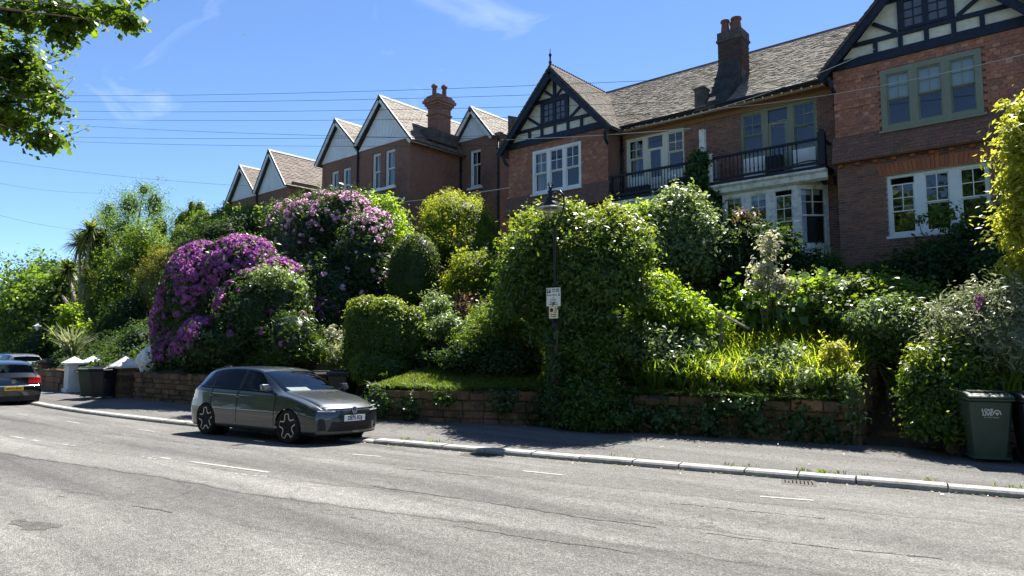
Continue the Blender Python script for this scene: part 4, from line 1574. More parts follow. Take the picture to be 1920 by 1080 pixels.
# dark tile hung dormer cheek to the right of the wing
MB().prism([(-21.98, 11.4), (-19.6, 11.4), (-19.6, 12.5), (-21.98, 13.35)], 'y', 25.6, 25.9).build('tiled_cheek', 'old_stack', H2)
# eaves of the side wall with white gutter
MB().tube([(-24.1, Y2 - .25, 11.46), (-24.1, 24.6, 11.46)], .06, 8).build('gutter', 'white_paint', H2, smooth=True)
MB().poly([(-24.5, Y2 - .2, 11.62), (-24.1, Y2 - .2, 11.44), (-24.1, 24.7, 11.44), (-24.5, 24.7, 11.62)]).build('eaves', 'old_stack', H2, fixn=False)
# little pediment over the lower window
MB().prism([(-27.1, 8.78), (-24.75, 8.78), (-25.3, 8.92), (-26.5, 9.25)], 'y', Y2 - .35, Y2 - .01).build('window_hood', 'old_stack', H2)
MB().box(-27.1, -24.7, Y2 - .4, Y2 - .02, 8.70, 8.77).build('hood_trim', 'white_paint', H2)
# chimney
cb = MB().box(-25.15, -24.42, 23.1, 24.0, 10.5, 13.75).build('chimney_stack', 'brickwork_far', H2)
for i, (e, z0_, z1_) in enumerate(((.06, 13.35, 13.43), (.05, 13.75, 13.85), (.12, 13.85, 13.98), (.20, 13.98, 14.12), (.14, 14.12, 14.24), (.06, 14.24, 14.36))):
    MB().box(-25.15 - e, -24.42 + e, 23.1 - e, 24.0 + e, z0_, z1_).build('corbel_course', 'brickwork_far', cb)
for q in ((-24.95, 23.35), (-24.65, 23.75)):
    MB().lathe([(.12, 14.36), (.11, 14.85), (.16, 14.87), (.17, 14.93), (.10, 15.03), (.02, 15.06)], (q[0], q[1], 0), seg=12).build('chimney_pot', 'terracotta', cb)
MB().box(-25.2, -24.05, 22.2, 24.2, 11.75, 12.35).build('valley_patch', 'old_stack', H2)
pipe(H2, [(-28.33, Y2 - .06, 12.0), (-28.33, Y2 - .06, 6.0)])
pipe(H2, [(-24.30, 24.62, 11.4), (-24.30, 24.62, 6)], r=.05)
pipe(H2, [(-21.78, Y2w - .06, 12.0), (-21.78, Y2w - .06, 6)], r=.05)
MB().box(-31.4, -22, 30, 30.2, 5, 12).build('rear_wall', 'brickwork_far', H2)
MB().box(-31.5, -31.3, Y2 + .25, 30, 5, 11.6).build('side_wall', 'brickwork_far', H2)

H3 = empty('brick_house', (-37.5, 22, 5.5), label='farthest brick house with two pale gables, half hidden behind trees on the left', cat='house')
Y3 = 21.2
plain_wall(H3, -41.0, -37.95, 5, 11.0, Y3, [(-39.6, -38.9, 8.6, 10.2), (-38.7, -38.1, 8.6, 10.2)])
plain_wall(H3, -37.93, -34.6, 5, 11.0, Y3 + .003, [])
for a, b in ((-39.6, -38.9), (-38.7, -38.1)):
    sash(H3, a, b, 8.6, 10.2, Y3 + .06, 'white_paint', lights=1, frame=.07, cross=False, depth_room=.4)
boarded_gable(H3, -41.55, -37.95, -39.65, 10.50, 11.1, 12.90, 10.85, Y3, 4.0, 'roof_tile_conc', seed=6)
boarded_gable(H3, -37.95, -34.55, -36.35, 11.0, 10.95, 13.25, 10.85, Y3, 7.0, 'roof_tile_conc', seed=7)
MB().box(-34.85, -34.6, Y3 + .25, 29, 5, 11.2).build('side_wall', 'brickwork_far', H3)
MB().box(-41.0, -40.8, Y3 + .25, 29, 5, 10.9).build('side_wall', 'brickwork_far', H3)
pipe(H3, [(-37.94, Y3 - .06, 11.0), (-37.94, Y3 - .06, 6)])
# ------------------------------------------------------------------ planting kit


def unit(v):
    return v / np.maximum(np.linalg.norm(v, axis=-1, keepdims=True), 1e-9)


def leaves_mesh(C, N, size, aspect, r, fold=.22, droop=.0, shape='diamond'):
    """one folded quad per leaf: base, side, tip, side"""
    n = len(C)
    a = unit(np.cross(N, r.normal(size=(n, 3))))
    b = np.cross(N, a)
    s = size[:, None]
    w = s * aspect
    base = C - a * s * .5
    tip = C + a * s * .5 - N * s * droop
    mid = C + a * s * r.uniform(-.08, .1, (n, 1)) + N * s * fold * .5
    l = mid + b * w * .5 - N * s * fold * .35
    q = mid - b * w * .5 - N * s * fold * .35
    V = np.stack([base, l, tip, q], 1).reshape(-1, 3)
    F = np.arange(4 * n).reshape(n, 4)
    return V, F


def ell_points(blobs, n, r, shell=.3, lump=.12, power=2.0, bottom=-.6, inner=.72, stray=0.0):
    """points spread through the outer shell of a union of ellipsoids; blobs: (cx,cy,cz,rx,ry,rz)"""
    B = np.array(blobs, float)
    area = (B[:, 3] * B[:, 4] + B[:, 3] * B[:, 5] + B[:, 4] * B[:, 5])
    k = r.choice(len(B), int(n * 2.2), p=area / area.sum())
    d = unit(r.normal(size=(len(k), 3)))
    keep = d[:, 2] > bottom
    k, d = k[keep], d[keep]
    ph = B[k, 0:3].sum(1)
    lum = 1 + lump * (np.sin(d[:, 0] * 5.1 + ph * 3) * np.sin(d[:, 1] * 4.7 + ph * 5) + np.sin(d[:, 2] * 6.3 + d[:, 0] * 3 + ph)) * .6
    rad = lum * (1 - shell * r.random(len(k)) ** power)
    if stray:
        rad = rad * (1 + stray * (r.random(len(k)) < .22) * r.random(len(k)) * np.clip(d[:, 2] + .5, .2, 1.3))
    P = B[k, :3] + d * rad[:, None] * B[k, 3:]
    Nn = unit(d / B[k, 3:])
    ok = np.ones(len(P), bool)
    for b in B:
        q = (P - b[:3]) / b[3:]
        ok &= (np.linalg.norm(q, axis=1) > inner)
    P, Nn = P[ok], Nn[ok]
    return P[:n], Nn[:n]


def hull(blobs, s, seg=14, rings=8):  # opaque shells added inside the foliage to block light, no real plant part
    V, F = [], []
    for b in blobs:
        n0 = len(V)
        for i in range(rings + 1):
            th = math.pi * i / rings
            for k in range(seg):
                a = 2 * math.pi * k / seg
                j = 1 + .06 * math.sin(3 * a + i) + .05 * math.sin(5 * a - 2 * i)
                V.append((b[0] + b[3] * s * j * math.sin(th) * math.cos(a), b[1] + b[4] * s * j * math.sin(th) * math.sin(a), b[2] + b[5] * s * j * math.cos(th)))
        for i in range(rings):
            for k in range(seg):
                p = n0 + i * seg + k
                q = n0 + i * seg + (k + 1) % seg
                F.append((p, q, q + seg, p + seg))
    return np.array(V), np.array(F)


TRI = [0]


def crown(root, blobs, n, size, mat, seed, name='crown', aspect=.5, clump=0, clump_r=.18, shell=.3, lump=.16, stray=.24, up=.5, rand=.6, core=.74, fold=.22, droop=.1, bottom=-.6, inner=.72, flat=.7, tint=(0, 1), power=2.0, sprig=None, fresh=.0):
    """leafy volume; clump > 0 gathers the leaves in sprays of that many"""
    r = np.random.default_rng(seed)
    if clump:
        P, Nn = ell_points(blobs, max(4, n // clump), r, shell, lump, power, bottom, inner, stray)
        k = np.repeat(np.arange(len(P)), clump)
        ct = r.random(len(P))
        off = r.normal(size=(len(k), 3)) * np.array([1, 1, flat]) * clump_r * r.uniform(.6, 1.3, len(P))[k][:, None]
        C = P[k] + off
        Nn = unit(Nn[k] * .8 + unit(off + 1e-6) * .5)
        tv = .55 * ct[k] + .45 * r.random(len(k))
    else:
        C, Nn = ell_points(blobs, n, r, shell, lump, power, bottom, inner)
        tv = r.random(len(C))
    gz = bankz(C[:, 0], C[:, 1])
    gz = np.where(C[:, 1] < wallY(C[:, 0]) + .1, .02, gz)
    ok = C[:, 2] > gz + .01
    C, Nn, tv = C[ok], Nn[ok], tv[ok]
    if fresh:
        # sunlit tops put into the colour: leaf tint lightens towards the crown top
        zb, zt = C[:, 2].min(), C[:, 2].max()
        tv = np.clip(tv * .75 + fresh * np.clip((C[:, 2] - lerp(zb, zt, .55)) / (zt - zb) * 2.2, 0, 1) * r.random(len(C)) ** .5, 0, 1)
    N = unit(Nn + np.array([0, 0, up]) + r.normal(size=C.shape) * rand)
    V, F = leaves_mesh(C, N, size * r.uniform(.5, 1.4, len(C)), aspect, r, fold, droop)
    T = np.repeat(tint[0] + (tint[1] - tint[0]) * tv, 4)
    if sprig is None:
        sprig = int(n / 110) if stray else 0
    if sprig:
        # loose shoots that break the outline: a stem with leaves set along it
        SP, SN = ell_points(blobs, sprig, r, .02, lump, 1.0, -.15, .9)
        m_ = len(SP)
        d_ = unit(SN * .8 + np.array([0, 0, .75]) + r.normal(size=(m_, 3)) * .35)
        Ls = size * r.uniform(1.8, 5.0, m_)
        J = 9
        tt_ = (np.arange(J) + .6) / J
        SC = SP[:, None, :] + d_[:, None, :] * (Ls[:, None] * tt_[None, :])[..., None] - np.array([0, 0, 1]) * (Ls[:, None] * .30 * tt_[None, :] ** 2.2)[..., None]
        LC = (SC + r.normal(size=SC.shape) * size * .32).reshape(-1, 3)
        LN = unit(np.array([0, 0, .8]) + r.normal(size=LC.shape) * .55)
        lv_, lf_ = leaves_mesh(LC, LN, size * r.uniform(.55, 1.05, len(LC)), aspect, r, fold, droop)
        st_ = np.repeat(.35 + .65 * r.random(m_), J)
        F = np.concatenate([F, lf_ + len(V)])
        V = np.concatenate([V, lv_])
        T = np.concatenate([T, np.repeat(tint[0] + (tint[1] - tint[0]) * st_, 4)])
        sd = unit(np.cross(d_, r.normal(size=(m_, 3)))) * .005
        A0, A1 = SP - d_ * size, SC[:, -1]
        sv = np.stack([A0 - sd, A0 + sd, A1 + sd * .4, A1 - sd * .4], 1).reshape(-1, 3)
        F = np.concatenate([F, np.arange(4 * m_).reshape(m_, 4) + len(V)])
        V = np.concatenate([V, sv])
        T = np.concatenate([T, np.full(4 * m_, tint[0])])
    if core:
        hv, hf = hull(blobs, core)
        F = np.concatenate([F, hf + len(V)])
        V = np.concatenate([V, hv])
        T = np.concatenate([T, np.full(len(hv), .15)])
    TRI[0] += 2 * len(F)
    return raw_mesh(name, V, F, mat, root, tint=T)


def B_(px, py, rx, rz, Y, ry=None):
    """ellipsoid from surveyed bearing, half sizes in survey pixels and depth Y"""
    c = at(px, py, Y)
    d = depth(c)
    k = d / _F
    R_ = rx * k
    return (c[0], c[1], c[2], R_, (ry if ry else R_ * .85), rz * k)


def gz1(x, y):
    return float(bankz(x, y)) if y > float(wallY(x)) + .1 else .03


def stems(root, base, tops, r0=.05, mat='bark', name='trunk', seed=0, wig=.08):
    rr = random.Random(seed)
    m = MB()
    for tp in tops:
        pts, rad = [], []
        K = 5
        for i in range(K + 1):
            t = i / K
            p = [lerp(base[j], tp[j], t) + (rr.uniform(-wig, wig) if 0 < i < K else 0) for j in range(3)]
            pts.append(p)
            rad.append(r0 * (1 - .75 * t))
        m.tube(pts, rad, 6)
    TRI[0] += len(m.f) * 2
    return m.build(name, mat, root, smooth=True)


def shrub(name, label, blobs, n, size, mat, seed, cat='shrub', group=None, trunk=True, r0=.05, barkm='bark', **kw):
    B = np.array(blobs)
    i = int(np.argmax(B[:, 5] * B[:, 3]))
    bx, by = B[i, 0], B[i, 1]
    root = empty(name, (float(bx), float(by), gz1(bx, by)), label=label, cat=cat, group=group)
    if trunk:
        stems(root, (bx, by, gz1(bx, by) - .1), [tuple(b[:3] + np.array([0, 0, b[5] * .3])) for b in B[:6]], r0=r0, mat=barkm, seed=seed)
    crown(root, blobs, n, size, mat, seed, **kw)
    return root


def blades(root, bases, n_per, L, w, mat, seed, name='leaves', spread=.5, arch=.6, seg=4, tint=(0, 1), lean=(0, 0)):
    """strap leaves arching from tufts"""
    r = np.random.default_rng(seed)
    bases = np.asarray(bases, float)
    n = len(bases) * n_per
    P = np.repeat(bases, n_per, 0) + r.normal(size=(n, 3)) * np.array([.04, .04, 0])
    az = r.uniform(0, 2 * np.pi, n)
    h = np.stack([np.cos(az) + lean[0], np.sin(az) + lean[1], np.zeros(n)], 1)
    side = np.stack([-np.sin(az), np.cos(az), np.zeros(n)], 1)
    Ls = L * r.uniform(.55, 1.15, n)
    sp = spread * r.uniform(.2, 1.2, n)
    ar = arch * r.uniform(.3, 1.3, n)
    V = []
    for i in range(seg + 1):
        t = i / seg
        c = P + h * (sp * t + ar * t ** 2.4)[:, None] * Ls[:, None] * .6 + np.array([0, 0, 1]) * (Ls * (t - .45 * np.clip(ar, 0, 1.4) * t ** 3))[:, None]
        ww = w * (1 - t ** 2.5) * (.55 + .45 * min(1, t * 4)) * .5 + .001
        V.append(c - side * ww)
        V.append(c + side * ww)
    V = np.stack(V, 1)           # n, 2(seg+1), 3
    k = 2 * (seg + 1)
    F = []
    for i in range(seg):
        F.append(np.stack([np.arange(n) * k + 2 * i, np.arange(n) * k + 2 * i + 1, np.arange(n) * k + 2 * i + 3, np.arange(n) * k + 2 * i + 2], 1))
    F = np.concatenate(F)
    T = np.repeat(tint[0] + (tint[1] - tint[0]) * r.random(n), k)
    TRI[0] += 2 * len(F)
    return raw_mesh(name, V.reshape(-1, 3), F, mat, root, tint=T, smooth=True)


def blossoms(root, blobs, n, rad, mat, seed, where=None, name='blossoms', petals=14, bottom=-.3, lump=.1, shell=.06):
    """rhododendron trusses: domed heads of flat florets"""
    r = np.random.default_rng(seed)
    P, Nn = ell_points(blobs, n * 6, r, shell, lump, 1.0, bottom, .95)
    if where is not None:
        ok = where(P, Nn, r)
        P, Nn = P[ok], Nn[ok]
    P, Nn = P[:n], Nn[:n]
    ok = P[:, 2] > bankz(P[:, 0], P[:, 1]) + .1
    P, Nn = P[ok] + Nn[ok] * .03, Nn[ok]
    m = len(P)
    R_ = rad * r.uniform(.65, 1.25, m)
    d = unit(r.normal(size=(m, petals, 3)) + Nn[:, None, :] * .9)
    C = P[:, None, :] + d * R_[:, None, None]
    C, d = C.reshape(-1, 3), d.reshape(-1, 3)
    sz = np.repeat(R_, petals) * r.uniform(.8, 1.2, m * petals)
    V, F = leaves_mesh(C, unit(d + r.normal(size=d.shape) * .25), sz, .95, r, fold=-.2)
    T = np.repeat(np.repeat(r.random(m), petals) * .6 + r.random(m * petals) * .4, 4)
    TRI[0] += 2 * len(F)
    return tag(raw_mesh(name, V, F, mat, root, tint=T), kind='stuff')


leaf('leaf_laurel', [(.020, .045, .012), (.035, .075, .018), (.055, .10, .024), (.085, .125, .03), (.125, .15, .038)], rough=.42, spec=.45, trans=.34)
leaf('leaf_privet', [(.018, .042, .010), (.032, .070, .014), (.050, .095, .02), (.08, .12, .028), (.12, .145, .035)], rough=.38, trans=.38)
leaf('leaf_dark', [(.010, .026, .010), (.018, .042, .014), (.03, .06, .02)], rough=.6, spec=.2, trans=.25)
leaf('leaf_rhodo', [(.012, .03, .010), (.022, .048, .014), (.035, .065, .02)], rough=.42, spec=.4, trans=.22)
leaf('leaf_lime', [(.06, .115, .014), (.09, .155, .02), (.13, .19, .03)], trans=.5)
leaf('leaf_gold', [(.16, .185, .03), (.23, .245, .045), (.30, .30, .065)], trans=.5, tcol=(1.15, 1.12, .55))
leaf('leaf_yew', [(.022, .045, .010), (.04, .072, .014), (.065, .10, .02)], rough=.5, trans=.3)
leaf('leaf_goldyew', [(.038, .066, .012), (.072, .11, .016), (.115, .148, .022), (.155, .175, .03)], rough=.5, trans=.45)
leaf('leaf_euca', [(.05, .085, .055), (.075, .12, .07), (.10, .15, .085)], rough=.45, trans=.42, tcol=(1.5, 1.6, .8))
leaf('leaf_mid', [(.025, .055, .012), (.045, .085, .018), (.07, .115, .025)], trans=.42)
leaf('leaf_far', [(.03, .06, .016), (.05, .095, .025), (.075, .13, .035), (.10, .15, .04)], trans=.4)
leaf('leaf_silver', [(.05, .085, .028), (.08, .12, .045), (.12, .16, .07), (.19, .215, .12)], rough=.4, trans=.35, tcol=(1.4, 1.4, .8))
leaf('leaf_variegated', [(.05, .085, .03), (.15, .175, .10), (.30, .30, .22), (.40, .39, .31)], rough=.45, trans=.3, tcol=(.95, .92, .72))
leaf('leaf_red', [(.07, .045, .03), (.12, .08, .05), (.20, .14, .10), (.12, .10, .05)], trans=.3, tcol=(1.2, .95, .6))
leaf('leaf_strap', [(.04, .085, .014), (.07, .125, .018), (.10, .16, .026), (.11, .155, .032), (.155, .15, .06)], rough=.38, trans=.5)
leaf('leaf_strap_dark', [(.025, .055, .012), (.04, .08, .018), (.06, .10, .025)], rough=.38, trans=.38)
leaf('leaf_maple', [(.02, .045, .008), (.035, .07, .012), (.06, .10, .016)], rough=.4, trans=.45)
leaf('leaf_phormium', [(.05, .085, .035), (.16, .18, .10), (.30, .31, .20)], rough=.4, trans=.2, tcol=(.9, .9, .6))
leaf('leaf_cordyline', [(.03, .06, .02), (.06, .09, .03), (.12, .13, .05)], rough=.4, trans=.3)
leaf('leaf_ivy', [(.014, .038, .012), (.025, .06, .016), (.045, .085, .025)], rough=.35, spec=.5, trans=.25)
leaf('leaf_bergenia', [(.035, .08, .015), (.06, .12, .02), (.09, .15, .03)], rough=.3, spec=.5, trans=.4)
leaf('leaf_conifer_gold', [(.075, .09, .022), (.115, .13, .03), (.155, .165, .04)], rough=.6, trans=.3)
leaf('petal_purple', [(.19, .055, .19), (.27, .10, .265), (.37, .19, .36)], rough=.6, spec=.2, trans=.4, tcol=(1.25, 1.0, 1.2))
leaf('petal_pink', [(.42, .26, .38), (.52, .37, .47), (.60, .48, .56)], rough=.6, spec=.2, trans=.4, tcol=(1.15, 1.0, 1.1))
leaf('grass', [(.05, .085, .016), (.08, .12, .022), (.12, .15, .035)], trans=.35, tcol=(1.4, 1.3, .5))
leaf('dry_leaf', [(.20, .14, .08), (.32, .25, .15), (.45, .38, .26)], trans=.2, tcol=(1, .9, .6))
# ------------------------------------------------------------------ the gardens, left to right
# overhanging maple on the near footpath: trunk left of the view, boughs reaching in
mp_root = empty('maple_tree', (-10.5, -1.2, 0), label='leafy maple boughs hanging in at the upper left corner', cat='tree')
bl = [B_(40, 25, 55, 45, 2.6), B_(110, 30, 50, 50, 2.75), B_(30, 130, 70, 75, 2.6), B_(25, 215, 70, 42, 2.6), B_(150, 35, 40, 30, 2.9), B_(205, 20, 40, 24, 3.0), B_(245, 45, 22, 25, 3.05), B_(75, 165, 40, 40, 2.75), B_(85, 262, 40, 28, 2.7), B_(115, 72, 28, 22, 2.8), B_(95, 200, 28, 30, 2.7), B_(258, 0, 18, 6, 3.0), B_(-60, 60, 90, 100, 2.3), B_(-120, 180, 100, 90, 2.0)]
tk = MB().tube([(-10.5, -1.2, -.1), (-10.45, -1.15, 1.5), (-10.6, -.9, 3.5), (-10.9, -.5, 6.5), (-10.8, -.2, 9)], [.3, .26, .22, .18, .1], 10)
for b in bl:
    m0 = Vector((-10.7, -.8, 4.2 + .25 * (b[2] - 3)))
    e = Vector(b[:3])
    tk.tube([m0, m0.lerp(e, .5) + Vector((0, 0, .3)), e], [.035, .016, .004], 5)
tk.build('trunk', 'bark', mp_root, smooth=True)
crown(mp_root, bl, 13500, .082, 'leaf_maple', 11, clump=10, clump_r=.085, shell=.85, power=.8, lump=.25, up=.7, rand=.45, core=0, aspect=.85, inner=0, bottom=-1, flat=.5, name='crown')
crown(mp_root, [(-10.6, -1.5, 7.5, 3.2, 2.6, 2.6), (-12.5, -2.5, 6.2, 2.5, 2.5, 2.2), (-8.8, -3.2, 7.2, 2.6, 2.4, 2.4)], 5000, .17, 'leaf_maple', 12, clump=10, clump_r=.2, shell=.7, power=1, up=.6, rand=.5, core=0, aspect=.85, inner=.2, bottom=-1, name='upper_crown')

# far trees at the end of the street
far = [('round headed green tree at the far left edge behind the parked cars', [(-62, 17.5, 5.2, 3.6, 3.4, 3.6), (-60.5, 16.2, 3.0, 2.6, 2.6, 2.4), (-64, 19, 3.6, 3, 3, 3.0)], 'leaf_mid'),
       ('tall paler tree showing behind the far left trees', [(-66, 22.5, 6.2, 3.2, 3.0, 3.4), (-63, 22.5, 3.4, 3, 3, 3.2)], 'leaf_mid'),
       ('loose grey green tree crown on the skyline left of the dark yew', [(-70, 26.5, 7.8, 2.8, 2.6, 2.6), (-72, 27.5, 5.8, 3.0, 3, 3)], 'leaf_euca'),
       ('dense mid green tree over the far car roofs', [(-52, 14.2, 3.3, 2.5, 2.3, 2.9), (-50.5, 14.6, 1.6, 2.2, 2.2, 1.7)], 'leaf_far'),
       ('far left tree with light clumps rising beside the lamp', [(-55, 17.0, 4.4, 2.4, 2.4, 2.8), (-53.4, 16.6, 2.4, 2.2, 2.2, 2.2)], 'leaf_far')]
for i, (lab, bl, mt) in enumerate(far):
    shrub('broadleaf_tree', lab, bl, 9000, .34, mt, 100 + i, cat='tree', group='trees at the end of the street', r0=.22, clump=10, clump_r=.42, shell=.35, lump=.2, core=.78, up=.3, tint=(0, .55))

# dark yew mass and the cabbage palms in front of it
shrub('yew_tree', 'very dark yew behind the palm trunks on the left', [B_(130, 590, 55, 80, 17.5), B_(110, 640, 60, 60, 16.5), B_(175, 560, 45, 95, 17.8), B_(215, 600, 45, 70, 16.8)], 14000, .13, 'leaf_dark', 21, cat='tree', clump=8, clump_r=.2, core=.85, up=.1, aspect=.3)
shrub('laurel_bush', 'dark evergreen bush above the bins, left of the purple flowers', [B_(240, 625, 50, 70, 13.8), B_(200, 650, 40, 50, 13.2), B_(275, 600, 30, 80, 14.8), B_(150, 665, 40, 30, 13.0)], 13000, .15, 'leaf_dark', 22, clump=7, clump_r=.18, core=.85)


def palm(name, label, px, pyb, pyt, Y, heads, L, seed, mat='leaf_cordyline', n=110, w=.05):
    b = at(px, pyb, Y)
    root = empty(name, (b[0], b[1], gz1(b[0], b[1])), label=label, cat='palm')
    tops = [at(*h, Y) for h in heads]
    m = MB()
    for t in tops:
        m.tube([(b[0], b[1], gz1(b[0], b[1]) - .1), (lerp(b[0], t[0], .5), lerp(b[1], t[1], .5), lerp(b[2], t[2], .55)), tuple(t)], [.17, .13, .10], 8)
    m.build('trunk', 'bark_pale', root, smooth=True)
    r = np.random.default_rng(seed)
    V, F, T = [], [], []
    for t in tops:
        d = unit(r.normal(size=(n, 3)) + np.array([0, 0, .35]))
        Ls = L * r.uniform(.7, 1.1, n)
        side = unit(np.cross(d, np.array([0, 0, 1]))) * w / 2
        rows = []
        for k in range(4):
            q = k / 3
            c = t + d * (Ls * q)[:, None] - np.array([0, 0, 1]) * (Ls * .35 * q ** 2.5)[:, None]
            ww = (1 - q ** 2) + .05
            rows += [c - side * ww, c + side * ww]
        v = np.stack(rows, 1)
        o = sum(len(x) for x in V)
        for k in range(3):
            F.append(np.stack([np.arange(n) * 8 + 2 * k, np.arange(n) * 8 + 2 * k + 1, np.arange(n) * 8 + 2 * k + 3, np.arange(n) * 8 + 2 * k + 2], 1) + o)
        V.append(v.reshape(-1, 3))
        T.append(np.repeat(r.random(n), 8))
    raw_mesh('fronds', np.concatenate(V), np.concatenate(F), mat, root, tint=np.concatenate(T), smooth=True)
    return root


palm('cabbage_palm', 'tall cabbage palm with spiky dark heads and a pale trunk, far left', 151, 640, 480, 15.4, [(150, 455), (128, 505), (170, 432)], 1.35, 31, n=190, w=.11)
palm('cabbage_palm', 'shorter spiky palm leaning left of the tall palm trunk', 160, 640, 540, 14.9, [(108, 540), (168, 520)], 1.2, 32, n=170, w=.10)
palm('cabbage_palm', 'pale spiky palm head above the golden conifer', 350, 520, 450, 19.5, [(350, 443)], 1.3, 33, n=170, w=.12, mat='leaf_phormium')

shrub('eucalyptus_tree', 'tall blue green eucalyptus rising highest on the left', [B_(205, 405, 28, 48, 18.0), B_(245, 385, 34, 42, 18.2), B_(290, 385, 32, 45, 18.4), B_(235, 440, 55, 55, 18.0), B_(300, 430, 30, 50, 18.4), B_(270, 355, 18, 18, 18.2)], 19000, .14, 'leaf_euca', 41, cat='tree', barkm='bark_pale', r0=.12, clump=8, clump_r=.2, shell=.8, power=.9, lump=.25, core=.45, inner=0, aspect=.32, up=0, rand=1.0, bottom=-1)
shrub('leafy_tree', 'light green open leaved tree in front of the eucalyptus', [B_(190, 470, 45, 60, 16.2), B_(215, 540, 60, 70, 15.8), B_(270, 470, 40, 60, 16.4), B_(180, 590, 40, 55, 15.2), B_(240, 590, 40, 50, 15.4)], 14000, .15, 'leaf_mid', 42, cat='tree', clump=9, clump_r=.2, shell=.6, power=1, core=.55, lump=.25, inner=.4, up=.4, tint=(.3, 1))
shrub('lime_tree', 'bright lime green sapling crown at the foot of the eucalyptus', [B_(265, 455, 40, 38, 15.6), B_(300, 470, 20, 25, 15.6), B_(235, 500, 30, 30, 15.4)], 5200, .13, 'leaf_mid', 43, cat='tree', clump=9, clump_r=.16, shell=.7, power=1, core=0, inner=.3, lump=.25)
shrub('sycamore_sapling', 'small bright sycamore sapling behind the white gate pillars', [B_(130, 600, 22, 30, 12.0), B_(118, 630, 24, 22, 12.0), B_(150, 635, 26, 26, 12.2)], 2600, .17, 'leaf_lime', 44, cat='tree', clump=6, clump_r=.15, shell=.8, power=.9, core=0, inner=.2, aspect=.85, up=.8)
# striped flax
p = at(128, 690, 10.6)
rt = empty('flax_plant', (p[0], p[1], gz1(p[0], p[1])), label='striped flax with long arching pale blades behind the gate pillars', cat='plant')
blades(rt, [(p[0] + dx, p[1] + dy, gz1(p[0], p[1]) - .05) for dx, dy in ((0, 0), (.3, .1), (-.3, .2))], 34, 1.75, .085, 'leaf_phormium', 45, spread=.7, arch=.8)

shrub('conifer', 'golden yellow feathery conifer left of the purple rhododendron', [B_(300, 520, 40, 50, 15.4), B_(320, 490, 24, 26, 15.6), B_(285, 560, 30, 60, 14.8)], 9000, .12, 'leaf_conifer_gold', 46, clump=9, clump_r=.12, core=.8, up=.7, aspect=.25, lump=.2)
shrub('evergreen_bush', 'dark evergreen with upright tips below the farthest house', [B_(350, 425, 30, 35, 20.0), B_(385, 430, 35, 40, 19.5), B_(340, 460, 30, 35, 18.5), B_(375, 395, 12, 20, 20.0), B_(360, 392, 9, 18, 20.0)], 9000, .13, 'leaf_mid', 47, clump=8, clump_r=.16, core=.8, aspect=.3)
shrub('evergreen_bush', 'dark spreading bush directly behind the purple rhododendron crown', [B_(420, 450, 60, 32, 18.2), B_(365, 475, 45, 30, 17.0), B_(455, 430, 40, 28, 19.0)], 9000, .15, 'leaf_dark', 48, clump=8, clump_r=.18, core=.85)
shrub('leafy_bush', 'mid green bush under the windows of the farthest house', [B_(430, 412, 32, 22, 20.2), B_(470, 410, 24, 24, 20.2), B_(500, 420, 25, 30, 19.8)], 5500, .16, 'leaf_far', 49, clump=8, clump_r=.2, core=.8)

shrub('evergreen_bush', 'dark bushes filling the corner behind the gate pillars', [B_(85, 655, 45, 40, 12.8), B_(60, 672, 40, 24, 12.2), B_(195, 690, 40, 26, 11.2), B_(235, 685, 34, 30, 10.9), B_(255, 650, 34, 36, 11.6), B_(165, 680, 30, 24, 11.6)], 9000, .15, 'leaf_dark', 50, clump=7, clump_r=.18, core=.85)
# rhododendrons
rb = [B_(395, 565, 98, 108, 11.7), B_(450, 520, 84, 76, 12.2), B_(342, 620, 56, 85, 11.3), B_(480, 600, 82, 92, 11.7), B_(525, 575, 58, 85, 12.1), B_(430, 650, 105, 55, 11.2), B_(545, 640, 55, 55, 11.6), B_(340, 665, 50, 40, 10.9)]
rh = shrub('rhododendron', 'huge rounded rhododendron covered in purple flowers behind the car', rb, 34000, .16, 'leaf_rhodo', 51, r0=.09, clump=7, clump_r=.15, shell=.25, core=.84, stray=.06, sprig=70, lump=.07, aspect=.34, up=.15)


def lit_side(P, N, r):
    # most flower heads open high and on the left flank
    w = np.clip(.48 + .95 * (N[:, 2] - .15) + .25 * (-N[:, 0]) * (N[:, 0] < 0), .05, 1)
    xl = at(475, 600, 11.7)[0]
    w = w * np.where(P[:, 0] > xl, np.clip(.05 + 1.3 * (P[:, 2] - 4.0), .02, 1), 1)
    return r.random(len(P)) < w


blossoms(rh, rb, 2700, .095, 'petal_purple', 52, where=lit_side, shell=.05, lump=.07)
rb2 = [B_(590, 470, 80, 95, 15.8), B_(640, 430, 75, 68, 16.2), B_(560, 430, 62, 55, 16.4), B_(680, 500, 55, 95, 15.6), B_(620, 560, 90, 85, 15.0), B_(700, 450, 42, 55, 16.2), B_(600, 395, 45, 35, 16.6)]
rh2 = shrub('rhododendron', 'tall dark rhododendron with pale pink flowers along its top', rb2, 34000, .17, 'leaf_rhodo', 53, r0=.1, clump=7, clump_r=.16, shell=.25, core=.84, stray=.12, lump=.08, aspect=.36, up=.35)
blossoms(rh2, rb2, 700, .085, 'petal_pink', 54, where=lambda P, N, r: r.random(len(P)) < np.clip((P[:, 2] - 5.3) * .55, 0, 1) * np.clip(.25 + N[:, 2], 0, 1), shell=.04, lump=.08)
blossoms(rh2, rb2, 60, .09, 'petal_pink', 55, where=lambda P, N, r: (P[:, 2] < 5.6) & (P[:, 2] > 3.4), shell=.04, lump=.08, name='scattered_blossoms')
shrub('mock_orange', 'shrub with pale cream leaves sticking out of the purple rhododendron', [B_(512, 522, 34, 17, 10.75), B_(552, 535, 18, 12, 10.9)], 1500, .12, 'leaf_silver', 56, trunk=False, clump=7, clump_r=.12, core=.8, tint=(.2, .8))
rb3 = [B_(600, 600, 34, 38, 13.6), B_(580, 640, 40, 30, 13.2)]
